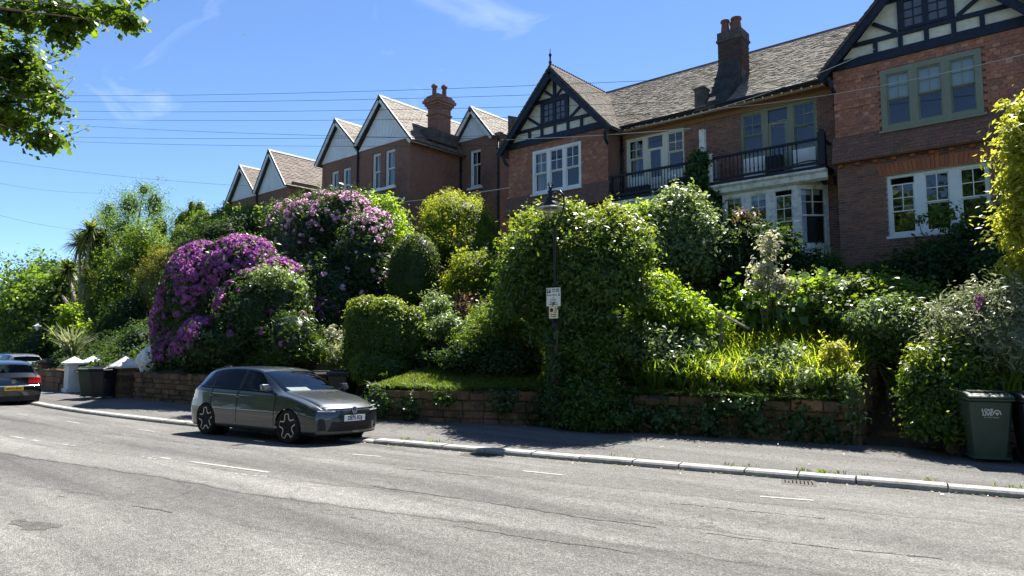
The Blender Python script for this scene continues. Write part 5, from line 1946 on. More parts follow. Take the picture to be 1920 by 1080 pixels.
rh3 = shrub('rhododendron', 'small purple flowered rhododendron right of the large one', rb3, 4500, .16, 'leaf_rhodo', 57, clump=7, clump_r=.12, core=.85, aspect=.34)
blossoms(rh3, rb3, 70, .085, 'petal_purple', 58, shell=.04)
# ferny conifer behind the car
shrub('juniper', 'low feathery dark green juniper behind the car roof', [B_(540, 668, 48, 22, 11.6), B_(575, 655, 30, 18, 12.0), B_(500, 680, 30, 16, 11.3)], 6000, .14, 'leaf_mid', 59, clump=10, clump_r=.15, core=.7, aspect=.2, up=.6, flat=.3, tint=(0, .7))
shrub('white_flowered_bush', 'small pale leaved bush at the left foot of the squared hedge', [B_(625, 640, 22, 22, 13.0), B_(640, 665, 20, 20, 12.6)], 1500, .11, 'leaf_variegated', 60, clump=6, clump_r=.1, core=.5, tint=(.1, .8))

# bushes of the middle garden
shrub('laurel_bush', 'bright green bush against the brick wall, right of the pink rhododendron', [B_(715, 420, 40, 45, 18.2), B_(735, 455, 38, 45, 17.8), B_(690, 400, 28, 28, 18.4), B_(760, 480, 30, 40, 17.4)], 9000, .15, 'leaf_lime', 61, clump=8, clump_r=.17, core=.8, tint=(.0, .75))
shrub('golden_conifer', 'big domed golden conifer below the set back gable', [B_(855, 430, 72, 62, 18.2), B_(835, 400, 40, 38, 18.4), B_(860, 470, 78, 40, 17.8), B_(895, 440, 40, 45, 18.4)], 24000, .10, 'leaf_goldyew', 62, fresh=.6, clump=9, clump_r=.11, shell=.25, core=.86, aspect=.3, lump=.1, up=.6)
shrub('clipped_yew', 'small dark clipped dome beside the golden conifer', [B_(915, 455, 22, 30, 18.9)], 3200, .09, 'leaf_dark', 63, clump=6, stray=0, clump_r=.08, core=.92, lump=.03)
shrub('clipped_yew', 'smooth dark clipped egg shaped yew in the middle garden', [B_(777, 510, 52, 72, 15.6), B_(775, 535, 54, 55, 15.5)], 19000, .075, 'leaf_yew', 64, clump=5, stray=0, clump_r=.05, shell=.06, core=.95, lump=.02, aspect=.35, rand=.7)
hb = [B_(690, 630, 44, 72, 12.2), B_(735, 640, 48, 75, 12.3), B_(770, 640, 34, 62, 12.6), B_(685, 590, 38, 34, 12.2), B_(725, 585, 36, 26, 12.3), B_(715, 690, 60, 40, 12.0), B_(665, 660, 22, 60, 12.1)]
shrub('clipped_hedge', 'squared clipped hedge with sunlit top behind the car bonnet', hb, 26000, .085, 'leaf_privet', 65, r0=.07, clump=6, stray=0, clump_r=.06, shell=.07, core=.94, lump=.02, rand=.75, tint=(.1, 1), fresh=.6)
shrub('round_bush', 'round bush with a bare twiggy base left of the lamp post', [B_(890, 520, 50, 48, 15.6), B_(868, 545, 34, 34, 15.2), B_(920, 545, 32, 40, 15.6)], 8000, .10, 'leaf_goldyew', 66, clump=7, clump_r=.12, shell=.5, core=.7, lump=.15, tint=(0, .8))
p0 = at(885, 610, 15.0)
shrub('dead_shrub', 'brown twiggy shrub under the round bush', [B_(882, 590, 46, 34, 14.6)], 3000, .08, 'leaf_red', 67, clump=6, clump_r=.12, shell=.9, power=.8, core=.4, inner=0)
shrub('low_bush', 'low light leaved bush between the squared hedge and the juniper', [B_(835, 618, 34, 22, 13.2), B_(870, 625, 30, 18, 13.4), B_(820, 590, 20, 26, 13.6)], 4200, .10, 'leaf_silver', 68, clump=7, clump_r=.1, core=.75, tint=(0, .7))
shrub('fern_clump', 'pale ferny plant below the clipped egg shaped yew', [B_(815, 575, 18, 24, 14.0)], 900, .14, 'leaf_silver', 69, clump=6, clump_r=.1, core=.4, aspect=.25, trunk=False)
shrub('juniper', 'spreading feathery juniper left of the lamp post', [B_(950, 620, 60, 30, 13.6), B_(910, 640, 45, 28, 13.0), B_(985, 640, 40, 40, 13.4), B_(930, 590, 36, 18, 13.8)], 13000, .13, 'leaf_privet', 70, clump=10, clump_r=.15, core=.75, aspect=.2, up=.5, flat=.35, lump=.2)
shrub('low_bush', 'dark undergrowth along the lawn in front of the juniper', [B_(880, 675, 60, 22, 12.9), B_(960, 680, 60, 24, 12.9), B_(810, 675, 40, 22, 12.8)], 7000, .11, 'leaf_dark', 71, clump=7, clump_r=.13, core=.85)

# the big laurel by the lamp
lb = [B_(1040, 485, 72, 74, 13.2, .75), B_(1110, 465, 66, 52, 13.4, .85), B_(1000, 545, 52, 75, 13.0, .65), B_(1125, 525, 62, 78, 13.1, .75), B_(1065, 590, 78, 70, 12.95, .6), B_(1160, 445, 44, 32, 14.0, .7), B_(975, 475, 28, 34, 13.6), B_(995, 425, 26, 22, 13.4), B_(1062, 415, 30, 22, 13.2), B_(1145, 410, 28, 18, 13.7), B_(955, 520, 18, 34, 13.3), B_(950, 590, 22, 30, 13.1), B_(1195, 475, 22, 28, 13.8), B_(1190, 545, 24, 34, 13.4), B_(1030, 430, 22, 26, 12.9), B_(1085, 520, 30, 40, 12.75)]
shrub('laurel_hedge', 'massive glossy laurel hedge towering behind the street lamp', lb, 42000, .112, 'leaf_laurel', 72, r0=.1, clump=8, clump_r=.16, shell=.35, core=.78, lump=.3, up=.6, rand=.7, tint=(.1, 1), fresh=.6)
shrub('yellow_hedge', 'yellow green hedge top below the left balcony', [B_(1195, 415, 55, 28, 17.0), B_(1235, 425, 45, 35, 17.0)], 7000, .10, 'leaf_lime', 73, clump=8, clump_r=.12, core=.85, lump=.06)
sb_ = [B_(1275, 410, 48, 42, 17.2), B_(1270, 385, 26, 24, 17.4), B_(1300, 440, 42, 45, 17.0), B_(1240, 480, 60, 85, 16.8), B_(1305, 490, 45, 60, 16.8), B_(1265, 367, 12, 14, 17.4)]
shrub('whitebeam_bush', 'tall bush with pale sunlit leaves below the ivy clad pier', sb_, 15000, .13, 'leaf_silver', 74, clump=8, clump_r=.16, shell=.45, core=.74, lump=.22, tint=(.1, 1), up=.6)
shrub('camellia_bush', 'dark bush with a few reddish young leaves under the bay window', [B_(1390, 465, 42, 48, 18.0), B_(1440, 478, 46, 44, 17.8), B_(1370, 500, 50, 55, 17.4), B_(1510, 515, 46, 34, 18.2), B_(1395, 425, 20, 16, 18.2)], 13000, .14, 'leaf_dark', 75, clump=7, clump_r=.16, core=.85, lump=.14)
shrub('photinia_sprig', 'reddish young shoots on top of the dark bush in front of the bay', [B_(1392, 408, 20, 8, 17.9)], 260, .12, 'leaf_red', 76, clump=6, clump_r=.12, core=0, shell=.8, inner=0)
shrub('variegated_shrub', 'slender shrub with creamy white leaves standing in front of the bay window', [B_(1440, 468, 20, 22, 15.6), B_(1430, 505, 26, 22, 15.5), B_(1425, 535, 22, 18, 15.4), B_(1462, 535, 20, 16, 15.4), B_(1445, 445, 12, 12, 15.6)], 1100, .12, 'leaf_variegated', 77, clump=5, clump_r=.09, core=0, shell=.9, inner=0, power=.8, tint=(.2, 1), up=.7, r0=.03)
# climbing plant on the pier
iv = empty('ivy', (-9.63, 20.8, gz1(-9.63, 20.7)), label='ivy climbing the brick pier between the two balconies', cat='ivy')
crown(iv, [(-9.62, 20.80, 5.2, .45, .16, 1.0), (-9.6, 20.78, 6.3, .42, .16, .9), (-9.66, 20.78, 7.2, .36, .15, .75), (-9.58, 20.78, 7.75, .3, .14, .35), (-9.35, 20.76, 6.0, .4, .14, .8)], 5200, .13, 'leaf_ivy', 78, clump=5, clump_r=.06, shell=.2, core=.8, aspect=.85, up=0, bottom=-1, droop=.2)
stems(iv, (-9.6, 20.75, gz1(-9.6, 20.7)), [(-9.62, 20.77, 7.5)], r0=.04)

# privet and ivy spilling over the wall by the lamp
pb = [B_(1100, 680, 60, 60, 12.75), B_(1140, 655, 45, 45, 13.0), B_(1060, 700, 35, 60, 12.6), B_(1105, 750, 62, 42, 12.35), B_(1080, 782, 45, 22, 12.15), B_(1150, 785, 45, 16, 12.35), B_(1090, 625, 50, 35, 13.2)]
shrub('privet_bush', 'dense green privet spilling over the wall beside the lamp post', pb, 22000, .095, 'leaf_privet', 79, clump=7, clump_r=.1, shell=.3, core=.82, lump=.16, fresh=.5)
shrub('ivy_tangle', 'ivy and weeds wrapped round the foot of the lamp post', [B_(1037, 700, 14, 50, 11.86, .12), B_(1042, 760, 20, 34, 11.84, .14), B_(1030, 640, 9, 26, 11.88, .1)], 1500, .075, 'leaf_ivy', 190, cat='ivy', clump=5, clump_r=.06, core=.4, shell=.6, inner=.2, bottom=-1, r0=.015)
iv3 = empty('ivy', (-11.5, 11.3, 0), label='ivy creeping over the low wall in front of the lawn', cat='ivy')
crown(iv3, [(-9.4, 12.1, .35, .4, .14, .42), (-10.3, 11.75, .55, .35, .14, .28), (-11.6, 11.22, .6, .3, .14, .2), (-12.5, 10.95, .3, .3, .14, .3), (-13.3, 10.72, .45, .4, .16, .35)], 2600, .07, 'leaf_ivy', 191, clump=5, clump_r=.07, shell=.4, core=.3, aspect=.85, bottom=-1)
iw = empty('ivy', (-5.6, 12.8, 0), label='ivy trailing down the low wall under the strap leaved border', cat='ivy')
crown(iw, [(-5.0, 12.98, .4, .35, .14, .45), (-5.9, 12.76, .3, .4, .14, .4), (-6.8, 12.6, .3, .6, .16, .35), (-4.3, 13.14, .35, .3, .12, .42), (-3.75, 13.25, .25, .3, .14, .3), (-7.5, 12.5, .5, .4, .16, .35), (-5.4, 12.88, .65, .5, .14, .2)], 3400, .075, 'leaf_ivy', 80, clump=5, clump_r=.06, shell=.3, core=.5, aspect=.85, bottom=-1)

# strap leaved border over the right wall
r = np.random.default_rng(5)
bx = r.uniform(-7.3, -3.5, 560)
by = wallY(bx) + r.uniform(.28, 2.7, 560)
bd = empty('crocosmia_border', (-5.4, 14.0, 1.1), label='sunlit drift of bright green strap leaves above the low wall', cat='plant')
blades(bd, np.stack([bx, by, bankz(bx, by) - .03], 1), 15, .66, .028, 'leaf_strap', 81, spread=.5, arch=.75)
bd2 = empty('daylily_clump', (-6.9, 13.2, .9), label='darker arching strap leaves at the left end of the border', cat='plant')
bx = r.uniform(-7.5, -6.2, 40)
by = wallY(bx) + r.uniform(.3, 1.2, 40)
blades(bd2, np.stack([bx, by, bankz(bx, by) - .03], 1), 16, .75, .04, 'leaf_strap_dark', 82, spread=.7, arch=.9)
shrub('pale_leaved_shrub', 'pale leaved shrubs at the left of the sunlit border', [B_(1215, 665, 50, 42, 13.5), B_(1185, 645, 36, 30, 13.6), B_(1260, 690, 40, 28, 13.4), B_(1290, 655, 40, 24, 14.0)], 5200, .12, 'leaf_silver', 83, clump=6, clump_r=.12, core=.75, shell=.5, tint=(0, .8))
shrub('pale_leaved_shrub', 'light shrub in front of the steep dark bank, above the border', [B_(1270, 590, 46, 36, 14.4), B_(1235, 565, 36, 50, 14.6), B_(1215, 600, 36, 50, 14.2), B_(1320, 615, 40, 30, 14.8)], 8200, .11, 'leaf_lime', 84, clump=7, clump_r=.13, core=.7, shell=.5, tint=(0, .8))
shrub('pale_leaved_shrub', 'pale green leafy plants mixed into the front of the sunlit border', [B_(1345, 715, 40, 24, 13.55), B_(1430, 705, 44, 26, 13.7), B_(1510, 715, 40, 24, 13.65), B_(1470, 670, 46, 20, 14.3)], 4200, .10, 'leaf_silver', 160, clump=6, clump_r=.12, core=.5, shell=.7, tint=(.1, 1), trunk=False)
shrub('golden_shrub', 'little golden yellow shrub at the right end of the border', [B_(1563, 665, 18, 22, 13.95), B_(1575, 700, 22, 22, 13.9), B_(1550, 690, 14, 18, 13.9)], 1900, .08, 'leaf_gold', 85, clump=6, clump_r=.07, core=.6)
shrub('straggly_weeds', 'straggly pale weeds at the broken end of the low wall', [B_(1595, 740, 14, 45, 13.45), B_(1600, 790, 10, 35, 13.4)], 900, .08, 'leaf_silver', 86, clump=5, clump_r=.08, core=0, shell=.9, inner=0, power=.8)
# dark strap clumps on the shaded bank
dk = empty('iris_clump', (-7.3, 16.6, 2.6), label='tall dark strap leaved clump on the shaded bank below the bay', cat='plant')
bs_ = [at(px, 560 + (px % 7) * 4, 16.2) for px in range(1300, 1400, 8)]
blades(dk, [(p[0], p[1] + .1, gz1(p[0], p[1])) for p in bs_], 26, 1.25, .05, 'leaf_strap_dark', 87, spread=.5, arch=.7)
dk2 = empty('grass_clump', (-3.8, 17.2, 3.0), label='tall sunlit grasses on the bank left of the bushes under the white window', cat='plant')
bs_ = [at(px, 540, 16.6) for px in range(1548, 1720, 9)]
blades(dk2, [(p[0], p[1], gz1(p[0], p[1])) for p in bs_], 26, 1.3, .03, 'leaf_strap', 88, spread=.45, arch=.6, tint=(0, .7))
dk3 = empty('grass_clump', (-5.5, 18.4, 3.3), label='dark long grass at the foot of the bay window', cat='plant')
bs_ = [at(px, 500, 18.6) for px in range(1455, 1580, 7)]
blades(dk3, [(p[0], p[1], gz1(p[0], p[1])) for p in bs_], 24, 1.3, .03, 'leaf_strap_dark', 89, spread=.4, arch=.5)
# large leaved ground cover
shrub('bergenia_bed', 'bed of large rounded bergenia leaves above the handrail', [B_(1430, 595, 60, 30, 16.1, .45), B_(1500, 592, 60, 32, 16.0, .45), B_(1385, 605, 32, 24, 16.0, .4), B_(1465, 568, 70, 22, 16.5, .5)], 3600, .24, 'leaf_bergenia', 90, clump=4, clump_r=.16, core=.85, aspect=.85, shell=.25, up=.4, rand=.5, trunk=False)
shrub('geranium_bed', 'light green leafy ground cover in the sun right of the bergenias', [B_(1570, 570, 70, 34, 16.0, .6), B_(1640, 562, 70, 36, 16.1, .6), B_(1530, 555, 50, 26, 16.4, .6), B_(1700, 590, 50, 34, 15.6, .6), B_(1610, 600, 70, 38, 15.7, .6)], 15000, .11, 'leaf_mid', 91, clump=7, clump_r=.12, core=.86, up=.8, aspect=.7, tint=(.3, 1), trunk=False)
shrub('grey_shrub', 'grey green fine leaved shrub overhanging the dark steps', [B_(1660, 610, 60, 40, 15.0), B_(1720, 620, 44, 40, 14.9), B_(1640, 650, 30, 40, 15.0), B_(1690, 660, 50, 40, 15.2)], 9500, .085, 'leaf_silver', 92, clump=8, clump_r=.11, core=.8, tint=(0, .55), lump=.18)
fn = empty('fern', (-2.6, 16.0, 2.2), label='upright fern fronds on the bank above the dark steps', cat='plant')
p = at(1710, 580, 15.0)
blades(fn, [(p[0] + dx, p[1], gz1(p[0], p[1])) for dx in (-.25, 0, .2)], 18, 1.3, .12, 'leaf_strap', 93, spread=.6, arch=.6, tint=(.2, .8))
# shaded shrubs against the right hand house front
shrub('rose_bush', 'loose climbing rose in front of the ground floor window', [B_(1765, 405, 38, 28, 19.9), B_(1722, 415, 16, 20, 19.9), B_(1800, 425, 30, 18, 19.9)], 420, .13, 'leaf_privet', 94, clump=6, clump_r=.14, core=0, shell=.95, power=.7, inner=0, r0=.03)
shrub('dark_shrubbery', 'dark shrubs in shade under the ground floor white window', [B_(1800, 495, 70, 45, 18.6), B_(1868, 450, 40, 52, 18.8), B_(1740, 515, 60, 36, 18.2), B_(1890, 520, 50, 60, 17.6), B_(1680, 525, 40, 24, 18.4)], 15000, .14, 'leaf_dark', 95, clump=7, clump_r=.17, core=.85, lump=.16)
# yellow leaved tree at the right edge
yt = [B_(1941, 210, 42, 40, 14.8), B_(1931, 290, 50, 45, 14.6), B_(1946, 370, 55, 45, 14.6), B_(1941, 440, 58, 45, 14.6), B_(1931, 500, 45, 35, 14.8), B_(1976, 300, 60, 120, 15.0), B_(1911, 255, 22, 20, 14.6), B_(1901, 340, 25, 20, 14.5), B_(1901, 415, 24, 22, 14.5)]
shrub('golden_tree', 'bright yellow leaved tree at the right edge of the view', yt, 14000, .125, 'leaf_gold', 96, cat='tree', r0=.09, clump=9, clump_r=.13, shell=.9, power=.9, core=0, inner=.1, lump=.25, aspect=.45, up=.6, tint=(0, .9))
shrub('broom_tangle', 'tangle of variegated stems behind the wheelie bins', [B_(1830, 600, 60, 50, 14.2), B_(1880, 640, 60, 70, 13.9), B_(1790, 640, 40, 40, 14.2), B_(1900, 570, 40, 40, 14.3)], 8000, .12, 'leaf_variegated', 97, clump=7, clump_r=.14, shell=.6, core=.75, lump=.2, aspect=.25, tint=(0, .55), rand=.9)
ls_ = empty('lily_stems', (-1.5, 14.2, 1.2), label='upright pale green lily stems behind the bins', cat='plant')
bs_ = [at(px, 640, 14.0) for px in range(1770, 1900, 10)]
blades(ls_, [(p[0], p[1], gz1(p[0], p[1])) for p in bs_], 12, 1.35, .05, 'leaf_strap', 98, spread=.3, arch=.5, tint=(.1, .7))
pf = empty('purple_flower', tuple(at(1833, 600, 13.9)[:2]) + (1.2,), label='single purple flower head among the stems behind the green bin', cat='flower')
blossoms(pf, [B_(1833, 572, 10, 8, 13.8)], 5, .055, 'petal_purple', 99, bottom=-1)
stems(pf, tuple(at(1833, 640, 13.9)), [tuple(at(1833, 575, 13.8))], r0=.02, wig=.02)
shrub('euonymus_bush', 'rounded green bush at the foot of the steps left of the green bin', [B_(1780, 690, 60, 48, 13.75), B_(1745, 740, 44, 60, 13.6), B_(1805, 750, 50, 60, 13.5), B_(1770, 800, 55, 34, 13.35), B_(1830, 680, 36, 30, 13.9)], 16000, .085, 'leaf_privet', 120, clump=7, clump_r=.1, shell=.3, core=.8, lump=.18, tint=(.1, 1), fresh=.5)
# low mixed cover that hides the soil of the bank


def cover(name, label, x0, x1, dmax, n, size, mat, seed, skip):
    r = np.random.default_rng(seed)
    bx = r.uniform(x0, x1, n)
    by = wallY(bx) + .3 + r.random(n) * dmax
    ok = (by < 20.5) & ~skip(bx, by - wallY(bx))
    bx, by = bx[ok], by[ok]
    hh = (.10 + .38 * np.clip(.5 + .5 * np.sin(bx * 2.3 + by * 1.1) * np.sin(by * 2.9 - bx), 0, 1)) * r.random(len(bx)) ** .6
    C = np.stack([bx, by, bankz(bx, by) + hh], 1)
    V, F = leaves_mesh(C, unit(np.array([0, 0, .8]) + r.normal(size=C.shape) * .6), size * r.uniform(.6, 1.4, len(C)), .6, r)
    TRI[0] += 2 * len(F)
    tag(raw_mesh(name, V, F, mat, tint=np.repeat(r.random(len(C)), 4)), label, 'ground cover', kind='stuff')


nolawn = lambda x, d: ((x > -13.7) & (x < -8.3) & (d < 2.5)) | ((x > -18.2) & (x < -14.4) & (d < 5.2)) | ((x > -3.6) & (x < -1.7) & (d < 3.0))
cover('ground_cover', 'mixed low plants covering the bank of the right hand garden', -9, 9, 8, 42000, .12, 'leaf_mid', 150, nolawn)
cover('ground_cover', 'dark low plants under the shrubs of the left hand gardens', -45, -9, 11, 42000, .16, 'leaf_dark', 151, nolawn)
rf = np.random.default_rng(61)
fx = np.concatenate([rf.uniform(-13.7, -8.2, 150), rf.uniform(-7.9, -3.6, 170)])
fy = wallY(fx) + rf.uniform(.02, .3, len(fx))
fz = np.full(len(fx), .77)
fg = empty('wall_fringe', (-8.0, 12.4, .8))
tag(fg, 'grass and weeds hanging over the top of the low walls', 'grass', kind='stuff')
blades(fg, np.stack([fx, fy, fz], 1), 9, .24, .018, 'leaf_strap_dark', 170, spread=1.0, arch=1.3, seg=3, lean=(0, -.7))
shrub('laurel_bush', 'green bush beyond the golden tree, past the right edge', [(3.2, 16.2, 2.6, 1.5, 1.2, 1.5), (5.2, 16.8, 2.8, 1.6, 1.3, 1.6), (7.6, 17.6, 2.9, 1.7, 1.4, 1.7)], 6000, .13, 'leaf_privet', 180, clump=8, clump_r=.16, core=.82)
# lawn blades where the lawn shows
r = np.random.default_rng(8)


def lawn(name, label, x0, x1, d0, d1, n, L, seed, cond=None):
    bx = r.uniform(x0, x1, n)
    by = wallY(bx) + r.uniform(d0, d1, n)
    if cond is not None:
        ok = cond(bx, by)
        bx, by = bx[ok], by[ok]
    rt = empty(name, ((x0 + x1) / 2, float(wallY((x0 + x1) / 2)) + d0, .8))
    tag(rt, label, 'grass', kind='stuff')
    o = blades(rt, np.stack([bx, by, bankz(bx, by) - .01], 1), 6, L, .012, 'grass', seed, spread=.5, arch=.5, seg=2)
    return rt


lawn('lawn', 'short lawn on top of the low wall left of the lamp post', -13.65, -8.3, .16, 2.6, 6500, .09, 130)
lawn('lawn', 'bright grassy slope beside the squared hedge', -20.5, -14.5, 1.8, 5.5, 5200, .16, 131)
# trees over the road, behind the viewer: seen mirrored in the windows and the car
tb = [(0, 0, 5.6, 3.0, 2.8, 2.8), (1.6, .4, 3.6, 2.2, 2.0, 2.0), (-1.8, -.3, 3.8, 2.2, 2.0, 2.0), (.3, .2, 7.8, 1.9, 1.8, 1.7), (0, .6, 2.2, 2.6, 1.5, 1.7)]
proto = None
spots = [(-46, -17, 1.6), (-39, -20, 1.9), (-33, -17, 1.4), (-27, -19, 1.8), (-21, -17, 1.5), (-15.5, -19, 1.9), (-10, -17.5, 1.4), (-4.5, -19, 1.8), (1, -17, 1.5), (7, -19, 1.8), (13, -17.5, 1.6), (20, -19, 1.8)]
for i, (x, y, s) in enumerate(spots):
    lab = 'street tree across the road behind the viewer, %s from the left' % ('first second third fourth fifth sixth seventh eighth ninth tenth eleventh twelfth'.split()[i])
    if proto is None:
        proto = empty('street_tree', (0, 0, 0), label=lab, cat='tree', group='trees across the road')
        MB().tube([(0, 0, -.1), (.05, 0, 2), (0, .1, 4), (0, 0, 7)], [.24, .2, .16, .06], 8).build('trunk', 'bark', proto)
        rr_ = np.random.default_rng(3)
        P, Nn = ell_points(tb, 700, rr_, .4, .2, 1.5, -.8, .6)
        k = np.repeat(np.arange(len(P)), 10)
        C = P[k] + rr_.normal(size=(len(k), 3)) * .3
        V, F = leaves_mesh(C, unit(Nn[k] + rr_.normal(size=C.shape) * .6), .3 * rr_.uniform(.7, 1.3, len(k)), .7, rr_)
        hv, hf = hull(tb, .7)
        raw_mesh('crown', np.concatenate([V, hv]), np.concatenate([F, hf + len(V)]), 'leaf_far', proto, tint=np.concatenate([np.repeat(rr_.random(len(k)), 4), np.full(len(hv), .1)]))
        o = proto
    else:
        o = copy_tree(proto)
    o.location = (x, y, .1)
    o.scale = (s, s, s)
    o.rotation_euler = (0, 0, i * 1.3)
    o['label'] = lab
print('foliage tris', TRI[0])
# ------------------------------------------------------------------ parked cars


def catmull(P, t):
    """Catmull-Rom through rows of P (k, d) at parameters t (in rows)"""
    k = len(P)
    i = np.clip(np.floor(t).astype(int), 0, k - 2)
    f = (t - i)[:, None]
    p0, p1, p2, p3 = P[np.maximum(i - 1, 0)], P[i], P[i + 1], P[np.minimum(i + 2, k - 1)]
    return .5 * ((2 * p1) + (p2 - p0) * f + (2 * p0 - 5 * p1 + 4 * p2 - p3) * f ** 2 + (3 * p1 - p0 - 3 * p2 + p3) * f ** 3)


material('car_grey', (.012, .019, .024), (.013, .020, .025), rough=.35, metal=.2, spec=.5, coat=1.0)
material('car_black', (.008, .009, .013), rough=.25, spec=.5, coat=1.0)
material('car_silver', (.36, .38, .40), rough=.3, metal=.5, coat=1.0)
material('car_white', (.70, .71, .72), rough=.3, coat=1.0)
material('car_trim', (.012, .012, .013), (.018, .018, .02), scale=30, rough=.55)
material('tyre', (.014, .014, .014), (.022, .021, .02), scale=12, rough=.9, bump=.2)
material('rim_silver', (.45, .45, .44), rough=.3, metal=.9)
material('rim_grey', (.045, .045, .047), rough=.35, metal=.5)
material('rim_black', (.012, .012, .012), rough=.3)
material('badge_silver', (.62, .63, .65), rough=.35, metal=.2)
material('chrome', (.75, .76, .78), rough=.12, metal=1.0)
material('plate_white', (.80, .80, .77), rough=.4)
material('plate_yellow', (.75, .50, .03), rough=.4)
material('ink', (.008, .008, .010), rough=.6)
material('lamp_red', (.42, .012, .014), (.55, .02, .02), scale=20, rough=.12, spec=.6, coat=1)
material('lamp_dark', (.02, .022, .026), rough=.08, spec=.6, coat=1)
material('lamp_clear', (.62, .65, .68), rough=.1, spec=.6, coat=1)
material('seat_cloth', (.012, .012, .013), (.02, .02, .022), scale=8, rough=.9)
glass('car_glass', tintc=(.10, .12, .11), ior=1.32, boost=.0)
glass('screen_glass', tintc=(.55, .60, .58), ior=1.6, boost=.04)


def text_mesh(name, body, size, mat, parent, M4, extrude=.001, align='CENTER', bold=0.0, xs=1.0):
    cu = bpy.data.curves.new(name, 'FONT')
    cu.body = body
    cu.size = size
    cu.align_x = align
    cu.align_y = 'CENTER'
    cu.extrude = extrude
    cu.offset = bold
    ob = bpy.data.objects.new(name, cu)
    COL.objects.link(ob)
    dg = bpy.context.evaluated_depsgraph_get()
    me = bpy.data.meshes.new_from_object(ob.evaluated_get(dg))
    bpy.data.objects.remove(ob)
    me.transform(M4 @ Matrix.Diagonal((xs, 1, 1, 1)))
    me.materials.clear()
    me.materials.append(MAT[mat])
    o = bpy.data.objects.new(name, me)
    COL.objects.link(o)
    o.parent = parent
    return o


ST = np.array([
    # x     Zt    Zs    W     Wr    Zr     (top centre, shoulder, half width, roof half width, rail height)
    [2.13, .690, .655, .780, .600, .680],
    [2.00, .770, .715, .835, .620, .757],
    [1.75, .845, .788, .870, .640, .832],
    [1.35, .925, .865, .890, .650, .912],
    [1.02, .985, .905, .893, .650, .970],
    [.80, 1.095, .925, .893, .640, 1.065],
    [.45, 1.285, .932, .893, .610, 1.245],
    [.15, 1.405, .936, .893, .590, 1.360],
    [-.15, 1.455, .940, .893, .580, 1.408],
    [-.60, 1.475, .946, .893, .575, 1.424],
    [-1.05, 1.462, .955, .892, .570, 1.408],
    [-1.45, 1.418, .972, .885, .560, 1.362],
    [-1.72, 1.355, .985, .872, .545, 1.300],
    [-1.86, 1.235, .980, .858, .560, 1.185],
    [-1.99, 1.040, .945, .835, .600, 1.010],
    [-2.06, .930, .890, .805, .640, .915]])


